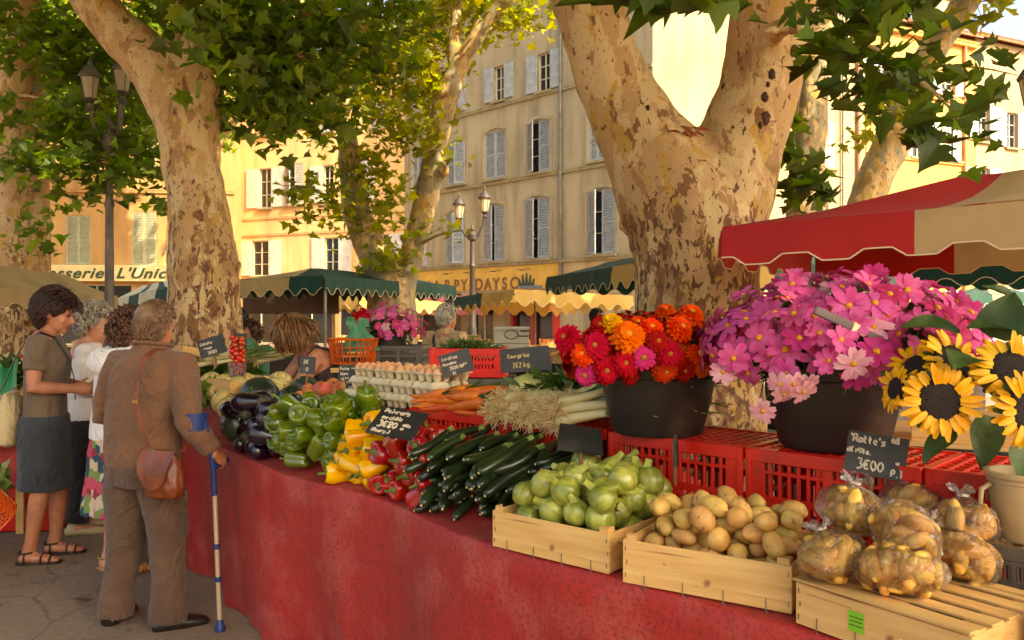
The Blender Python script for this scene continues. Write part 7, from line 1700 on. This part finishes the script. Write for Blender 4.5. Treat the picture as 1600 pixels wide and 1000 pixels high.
# open red crate behind the carrots
ro = red_crate(.40, .26, .155, M_RED, 'plastic_crate', closed=False, nb=15)
pr_ = W(730,590,4.45); ro.place(TRS((pr_.x, pr_.y, pr_.z), (0,0,-.05)), 'open red crate standing behind the slate of the carrots', 'crate', GR)
for i in range(4): gk.place(TRS((pr_.x, pr_.y-.02, pr_.z-.225*(i+1)), (0,0,-.05+R.uniform(-.03,.03)), (1,.9,1)), 'grey slotted crate in the column under the open red crate', 'crate', 'grey crates under the open red crate')
foliage('foliage', 'parsley heaped in the open red crate', 'leaves', pr_+V((0,.12,.16)), (.17,.09,.03), 600, M_GRN, .006, .03, 15)
# cherry tomatoes, berries and onions at the far left end of the stall
M_CT = mat('cherry_tomato_skin', rgb(190,30,14), rgb(206,52,20), vs=20, rough=.2, coat=.4, rnd=((.49,.515),(.8,1.15)))
o = obj('cherry_tomato', MB().blob((0,0,0), (.016,.016,.0145), 12, 8), M_CT, smooth=180); c = MB()
for i in range(5): c.tube([(0,0,.0145),(math.cos(i*1.26)*.009,math.sin(i*1.26)*.009,.0155)], [.0015,.0006], 4)
obj('stalk', c, M_GRN, o); tk = Kind(o)
pc_ = W(368,585,5.2); zf = 1.13
def at_far(px, py, z): d = F*(CH-z)/(py-HY); return V(((px-800)/F*d, d, z))
def htray(label, c, lx, ly, h, rz=TH, tilt=-.18):
    o = thing('wooden_tray', label, 'tray', c); o.rotation_euler = (tilt, 0, rz); b = MB()
    for y in (-ly/2, ly/2): b.box((0,y,h/2), (lx,.008,h))
    for x in (-lx/2, lx/2): b.box((x,0,h/2), (.008,ly-.009,h-.002))
    b.box((0,0,.004), (lx-.01,ly-.01,.006)); obj('boards', b, M_WOOD, o, smooth=0); return o
c1 = at_far(365,602,1.13)
tr = htray('wooden tray of cherry tomatoes at the far end of the stall', V((c1.x, c1.y+.1, 1.07)), .42, .34, .07)
Mt = Matrix.Translation(tr.location) @ Euler(tr.rotation_euler).to_matrix().to_4x4()
for p, rot in drop(96, lambda i: (R.uniform(-.18,.18), R.uniform(-.14,.14), zrot((R.gauss(0,1),R.gauss(0,1),1), 0)), [((0,0,0),.016)], lambda x, y: .008, 10): tk.place(Mt @ Matrix.Translation(p) @ rot.to_4x4(), 'cherry tomato heaped loose in the wooden tray', 'cherry tomato', 'loose cherry tomatoes')
pb0 = W(371,588,5.0)
pn = obj('punnet', MB().lathe([(.001,0),(.048,0),(.056,.085),(.054,.085),(.046,.004),(.001,.004)], 20), M_BAG, smooth=40); pn.location = (pb0.x, pb0.y, pb0.z); tag(pn, 'clear punnet piled with cherry tomatoes above the melons', 'punnet')
for p, rot in drop(44, lambda i: (lambda a, r_: (r_*math.cos(a), r_*math.sin(a), zrot((R.gauss(0,1),R.gauss(0,1),1), 0)))(R.uniform(0,6.28), .036*math.sqrt(R.random())), [((0,0,0),.016)], lambda x, y: .005, 8): tk.place(Matrix.Translation(pb0+p) @ rot.to_4x4(), 'cherry tomato piled in the clear punnet', 'cherry tomato', 'cherry tomatoes in the punnet')
M_BER = mat('dark_berry_skin', rgb(40,16,22), rgb(56,20,26), vs=20, rough=.25, coat=.3, rnd=((.49,.51),(.7,1.3)))
o = obj('dark_cherry', MB().blob((0,0,0), (.0125,.0125,.012), 10, 7), M_BER, smooth=180); c = MB().tube([(0,0,.011),(.004,0,.03)], [.001,.001], 4); obj('stalk', c, M_GRN, o); bk = Kind(o)
c2 = at_far(412,592,1.13)
tr = htray('wooden tray of dark cherries behind the pale melons', V((c2.x+.02, c2.y+.08, 1.075)), .34, .3, .06)
Mt = Matrix.Translation(tr.location) @ Euler(tr.rotation_euler).to_matrix().to_4x4()
for p, rot in drop(110, lambda i: (R.uniform(-.15,.15), R.uniform(-.125,.125), zrot((R.gauss(0,1),R.gauss(0,1),.5), 0)), [((0,0,0),.0125)], lambda x, y: .008, 8): bk.place(Mt @ Matrix.Translation(p) @ rot.to_4x4(), 'dark cherry heaped in the wooden tray', 'cherry', 'dark cherries')
c3 = at_far(478,590,1.13)
htray('shallow wooden tray of peaches behind the dark watermelons', V((c3.x-.02, c3.y+.08, 1.03)), .60, .34, .07)
for i, (px, py, d_) in enumerate(((322,562,5.5),(330,556,5.6),(340,566,5.4),(312,570,5.4),(345,556,5.6),(405,565,5.6),(392,560,5.7),(415,558,5.7))):
    so_[i % 3].place(aim(W(px,py,d_), (.75,.5,.12+R.uniform(-.05,.1)), R.uniform(0,6), .8), 'spring onion laid across the far boxes behind the tomatoes', 'spring onion', 'spring onions at the far end')
foliage('foliage', 'leafy salad greens heaped at the far end of the stall', 'leaves', W(330,585,5.8), (.35,.2,.08), 900, mat('salad_green', rgb(92,122,36), rgb(70,100,30), vs=20, rough=.6, trans=.3), .02, .07, 21)
foliage('foliage', 'green salad tucked beside the man\'s sleeve under the melons', 'leaves', W(328,612,4.95), (.12,.1,.05), 300, mat('pale_salad_green', rgb(128,150,48), rgb(96,124,40), vs=20, rough=.6, trans=.3), .02, .06, 22)
M_RAD = mat('radish_skin', rgb(206,70,80), rgb(226,150,140), vs=20, rough=.4)
o = obj('radish', MB().lathe([(.001,-.03),(.002,-.02),(.011,-.008),(.014,.002),(.011,.012),(.001,.016)], 12), M_RAD, smooth=180); c = MB().tube([(0,0,.014),(.004,0,.04),(.01,.004,.07)], [.003,.002,.004], 5); obj('leaf_stalk', c, M_GRN, o); dk = Kind(o)
c4 = W(296,535,6.1)
htray('wooden tray of radishes half hidden by the old man\'s head', c4-V((0,0,.10)), .4, .3, .06)
for p, rot in drop(54, lambda i: (R.uniform(-.17,.17), R.uniform(-.12,.12), anyr()), [((0,0,0),.014)], lambda x, y: .0, 8): dk.place(Matrix.Translation(c4-V((0,0,.085))+p) @ rot.to_4x4(), 'pink radish heaped in the far tray behind the old man', 'radish', 'radishes')
vg = W(398,548,5.9); b = MB().grid(lambda i, j: ((i-.5)*.3, (j-.5)*.12+.02*math.sin(9*i), .06*math.sin(PI*i)*math.sin(PI*j)+.05*(1-j)+.015*math.sin(14*i+5*j)), 18, 8); o = obj('plastic_bag', b, M_GBG, smooth=180, weld=False); o.location = vg; o.rotation_euler = (.5,.35,0); tag(o, 'green plastic bag lying on boxes left of the vendor', 'bag')

# ================================================================ the stall at the left edge
lt = thing('market_stall', 'low stall table at the left edge with a red cloth side', 'stall', (-4.15, 6.1, 0)); lt.rotation_euler = (0,0,.12)
b = MB().box((0,0,.82), (1.4,.7,.03)); obj('table_top', b, M_WOOD, lt, smooth=0)
for x in (-.65,.65):
    for y in (-.3,.3): b = MB().bar((x,y,0),(x,y,.8),.05,.05); obj('leg', b, M_WOOD, lt, smooth=0)
b = MB().grid(lambda i, j: (-.7+1.4*i, -.355-.012*math.sin(i*40)*(1-j)-.01, .35+.48*j), 60, 6); obj('cloth_side', b, M_CLOTH, lt, smooth=180, weld=False)
for px, py, d_, h, lb, rz in ((34,812,5.9,.30,'red plastic crate at the bottom of the left stack',.1),(32,754,5.9,.30,'red plastic crate in the middle of the left stack',.06),(18,690,5.7,.30,'red plastic crate on top of the left stack holding tomatoes',.2)):
    p = W(px,py,d_); p.z = {812:.01,754:.325,690:.64}[py]; ro.place(TRS(p, (0,0,rz), (1.15,1.2,2.0)), lb, 'crate', 'red crates at the left edge')
p0 = W(18,690,5.7)
tm = Kind(obj('tomato', MB().lathe([(.001,-.03),(.02,-.027),(.034,-.01),(.035,.006),(.027,.022),(.012,.027),(.001,.024)], 18), M_CT, smooth=180)); c = MB()
for i in range(5): c.tube([(0,0,.024),(math.cos(i*1.26)*.014,math.sin(i*1.26)*.014,.029)], [.003,.001], 4)
q = obj('stalk', c, M_GRN, tm.root); tm = Kind(tm.root)
for p, rot in drop(22, lambda i: (R.uniform(-.18,.18), R.uniform(.04,.26), zrot((R.gauss(0,.6),R.gauss(0,.6),1), 0)), [((0,0,0),.034)], lambda x, y: .86, 8): tm.place(Matrix.Translation(V((p0.x, p0.y, 0))+p) @ rot.to_4x4(), 'red tomato in the topmost crate of the left stack', 'tomato', 'tomatoes in the left crate')
wood_crate('wooden_crate', 'small wooden crate with greens on the table at the left edge', (W(-10,600,5.9).x, 5.9), (1,.1), .34, .3, .11, .94)
b = MB().box((-.12,-.1,.888), (1.1,.5,.10)); obj('box_base', b, M_WOOD, lt, smooth=0)
foliage('foliage', 'green leafy bunches in the small crate at the left edge', 'leaves', W(25,585,6.0), (.2,.12,.09), 500, M_GRN, .012, .1, 31)
foliage('foliage', 'yellowish beans and leaves beside the left crate', 'leaves', W(60,588,6.05), (.10,.1,.06), 200, mat('yellow_bean', rgb(176,160,50), rough=.5), .006, .1, 32)
b = MB().grid(lambda i, j: ((i-.5)*.18, .03*math.sin(12*i)*j, .2*j+.03*math.sin(8*i)), 14, 8); o = obj('plastic_bag', b, mat('bright_green_plastic', rgb(30,150,90), rough=.3, trans=.4), smooth=180, weld=False); o.location = W(2,612,5.75); o.rotation_euler = (-.3,0,.3); tag(o, 'bright green plastic bag hanging at the left edge', 'bag')
bk_ = basket('orange mesh crate tipped up at the lower left corner', W(-12,826,4.75), .36, .3, .19, M_ORG, (.25,-.75,.3), flare=1.1)
gk.place(TRS(W(-105,850,4.95)*V((1,1,0))+V((0,0,.0)), (0,0,.3), (1,1,1.3)), 'grey crate under the orange mesh crate at the lower left', 'crate', 'crates at the left edge')
cab = W(8,745,5.4); foliage('foliage', 'pale green cabbages low at the left edge', 'leaves', cab-V((.12,0,.05)), (.08,.12,.08), 200, mat('cabbage_leaf', rgb(130,146,70), rgb(100,122,56), vs=8, rough=.5), .04, .09, 33)

# ================================================================ further stalls under the canopies; their dark cloth stands in for shade
M_DKC = mat('shade_dark_stall_cloth', rgb(52,40,34), rgb(42,32,28), vs=3, rough=.9)
hued = [mat('heap_red', rgb(170,52,34), rgb(196,90,50), vs=30, rough=.5), mat('heap_orange', rgb(206,120,40), rgb(190,150,60), vs=30, rough=.5), mat('heap_green', rgb(84,110,40), rgb(120,140,60), vs=30, rough=.6), mat('heap_tan', rgb(190,150,100), rgb(150,110,70), vs=30, rough=.7)]
bx = MB()
for y in (-.14,.14): bx.box((0,y,.055), (.46,.008,.11))
for x in (-.23,.23): bx.box((x,0,.055), (.008,.272,.108))
bx.box((0,0,.006), (.45,.27,.008)); bxk = Kind(obj('produce_box', bx, M_WOOD, smooth=0))
hk = []
for m in hued: hk.append(Kind(obj('fruit', MB().blob((0,0,0), (.04,.04,.038), 10, 7), m, smooth=180)))
def far_stall(label, px, d_, L_, rz, n, cloth=M_DKC, zt_=.9):
    p = W(px,490,d_); o = thing('market_stall', label, 'stall', (p.x,p.y,0), rz, 'stalls in the background'); b = MB().box((0,0,zt_), (L_,.9,.03)); obj('table_top', b, M_WOOD, o, smooth=0)
    b = MB()
    b.grid(lambda i, j: (-L_/2+L_*i, -.46-.015*math.sin(i*L_*16)*(1-j), .03+(zt_-.03)*j), int(L_*22), 4); b.grid(lambda i, j: (-L_/2-.004-.0*j, -.45+.9*i, .03+(zt_-.03)*j), 10, 4); b.grid(lambda i, j: (L_/2+.004, -.45+.9*i, .03+(zt_-.03)*j), 10, 4)
    obj('cloth_side', b, cloth, o, smooth=180, weld=False)
    M0 = Matrix.Translation(o.location) @ Matrix.Rotation(rz, 4, 'Z')
    for i in range(n):
        x = -L_/2+.28+(L_-.56)*i/max(1, n-1); y = -.22
        bxk.place(M0 @ TRS((x,y,zt_+.016), (.18,0,0)), 'small wooden produce box on '+label.split(' with')[0], 'box', 'produce boxes on the far stalls')
        k = R.randrange(4)
        for q in range(7): hk[k].place(M0 @ TRS((x-.17+.085*(q % 5)+R.uniform(-.01,.01), y-.08+.075*(q//5), zt_+.09+R.uniform(0,.03)), (R.random()*3,0,0), R.uniform(.85,1.2)), ('red','orange','green','tan')[k]+' fruit heaped in a box on a far stall', 'fruit', ('red','orange','green','tan')[k]+' fruit on far stalls')
far_stall('long dark stall under the green canopy behind the vendor', 530, 12.8, 3.6, .35, 6)
far_stall('dark stall under the yellow canopy behind the lamp post', 860, 16.5, 3.2, .05, 5)
far_stall('brown stall seen between the two green canopies', 640, 19.5, 3.4, .1, 5)
far_stall('dark stall under the green canopy left of the big tree', 940, 10.8, 2.4, -.9, 4)
far_stall('dark stall behind the pink flowers on the right', 1370, 11.2, 3.0, .4, 4)
far_stall('dark stall beyond the striped canopy on the left', 215, 16.4, 2.6, -.3, 4)
far_stall('dark stall under the beige canopy at the left edge', 60, 9.4, 2.2, -1.2, 3)
# timber backing boards and shelf behind the vendor
b = MB().box((0,0,1.72), (1.6,.04,.35)); o = obj('display_board', b, mat('brown_board', rgb(112,82,58), rgb(96,70,50), vs=4, rough=.8), smooth=0); o.location = W(455,490,14.0)*V((1,1,0)); c = MB()
for x in (-.7,.7): c.bar((x,.05,0),(x,.05,1.9),.05,.05)
obj('leg', c, M_WOOD, o, smooth=0); tag(o, 'brown board standing behind the stall of the vendor', 'board')
M_PS = mat('white_polystyrene', rgb(232,226,206), rgb(220,212,190), vs=30, rough=.8, bump=.2, bs=200)
def pbox(w_, d_, h): 
    b = MB().box((0,0,h/2), (w_,d_,h)); b.box((0,0,h+.02), (w_+.02,d_+.02,.04)); return b
for px, py, w_, h, rz, lb in ((797,572,.50,.20,.05,'white foam box at the bottom of the pile behind the dark slate'),(800,545,.46,.18,-.04,'white foam box on top of the pile behind the dark slate'),(750,572,.4,.14,.1,'low white foam box left of the foam pile')):
    p = W(px,py,11.5); z = {572:.90,545:1.145}[py]; o = obj('foam_box', pbox(w_,.4,h), M_PS, smooth=0, bevel=.008); o.location = (p.x,p.y,z); o.rotation_euler = (0,0,rz); tag(o, lb, 'box', 'white foam boxes')
    if py == 545:
        k = MB().tube([(.09*math.cos(t)+.0, -.2125, .12+.06*math.sin(t)) for t in np.linspace(0,2*PI,17)], .006, 5, cap=False); k.box((.18,-.2115,.17), (.12,.004,.02)); k.box((.17,-.2115,.10), (.16,.004,.015)); obj('print', k, mat('dark_print', rgb(70,64,50), rough=.8), o)
tb = thing('trestle_table', 'low table carrying the white foam boxes', 'table', W(785,490,11.5)*V((1,1,0))); b = MB().box((0,0,.88), (1.2,.6,.03)); obj('table_top', b, M_WOOD, tb, smooth=0); b = MB()
for x in (-.5,.5):
    for y in (-.25,.25): b = MB().bar((x,y,0),(x,y,.87),.05,.05); obj('leg', b, M_WOOD, tb, smooth=0)
# white van behind the right hand stalls
vn = thing('van', 'white van parked behind the stalls at the right edge', 'van', W(1560,490,26)*V((1,1,0)), .45); M_VAN = mat('white_van_paint', rgb(222,216,204), rough=.3, coat=.5)
b = MB(); pr_f = [(-2.4,.35),(-2.4,1.15),(-1.9,1.35),(-1.2,2.2),(2.3,2.25),(2.4,2.1),(2.4,.35)]; n_ = len(pr_f)
b.add([(x,-.95,z) for x, z in pr_f]+[(x,.95,z) for x, z in pr_f], [tuple(range(n_)), tuple(range(2*n_-1, n_-1, -1))]+[(i,(i+1) % n_,n_+(i+1) % n_,n_+i) for i in range(n_)]); obj('body', b, M_VAN, vn, smooth=0, bevel=.06)
b = MB(); b.add([(-1.75,-.957,1.4),(-1.2,-.957,2.05),(-.5,-.957,2.05),(-.5,-.957,1.4)], [(0,1,2,3)]); obj('side_window', b, M_GLASS, vn, smooth=0)
for x in (-1.6,1.55):
    for y in (-.9,.9): w_ = MB(); w_.tube([(x,y-.1,.36),(x,y+.1,.36)], .35, 22); q = obj('wheel', w_, mat('tyre_rubber', rgb(32,30,30), rough=.8), vn, smooth=30); h_ = MB().tube([(x,y-.11,.36),(x,y+.11,.36)], .2, 16); obj('rim', h_, M_ALU, q, smooth=30)
for y in (-.7,.7): h_ = MB().blob((-2.4,y,.95), (.06,.16,.12), 12, 8); obj('headlight', h_, M_LGL, vn)

far_stall('dark stall added right behind the sunflowers to darken the bright ground', 1600, 4.15, 2.2, -.45, 4, zt_=.92)  # added so that its dark cloth covers the sunlit ground here
gk.place(Matrix.Translation(S(1.241, -.142, .834)) @ RZ @ Matrix.Diagonal((.40,.45,.82,1)), 'small grey slotted crate under the beige sunflower bucket', 'crate', GR)
bpy.data.scenes.remove(TMP)
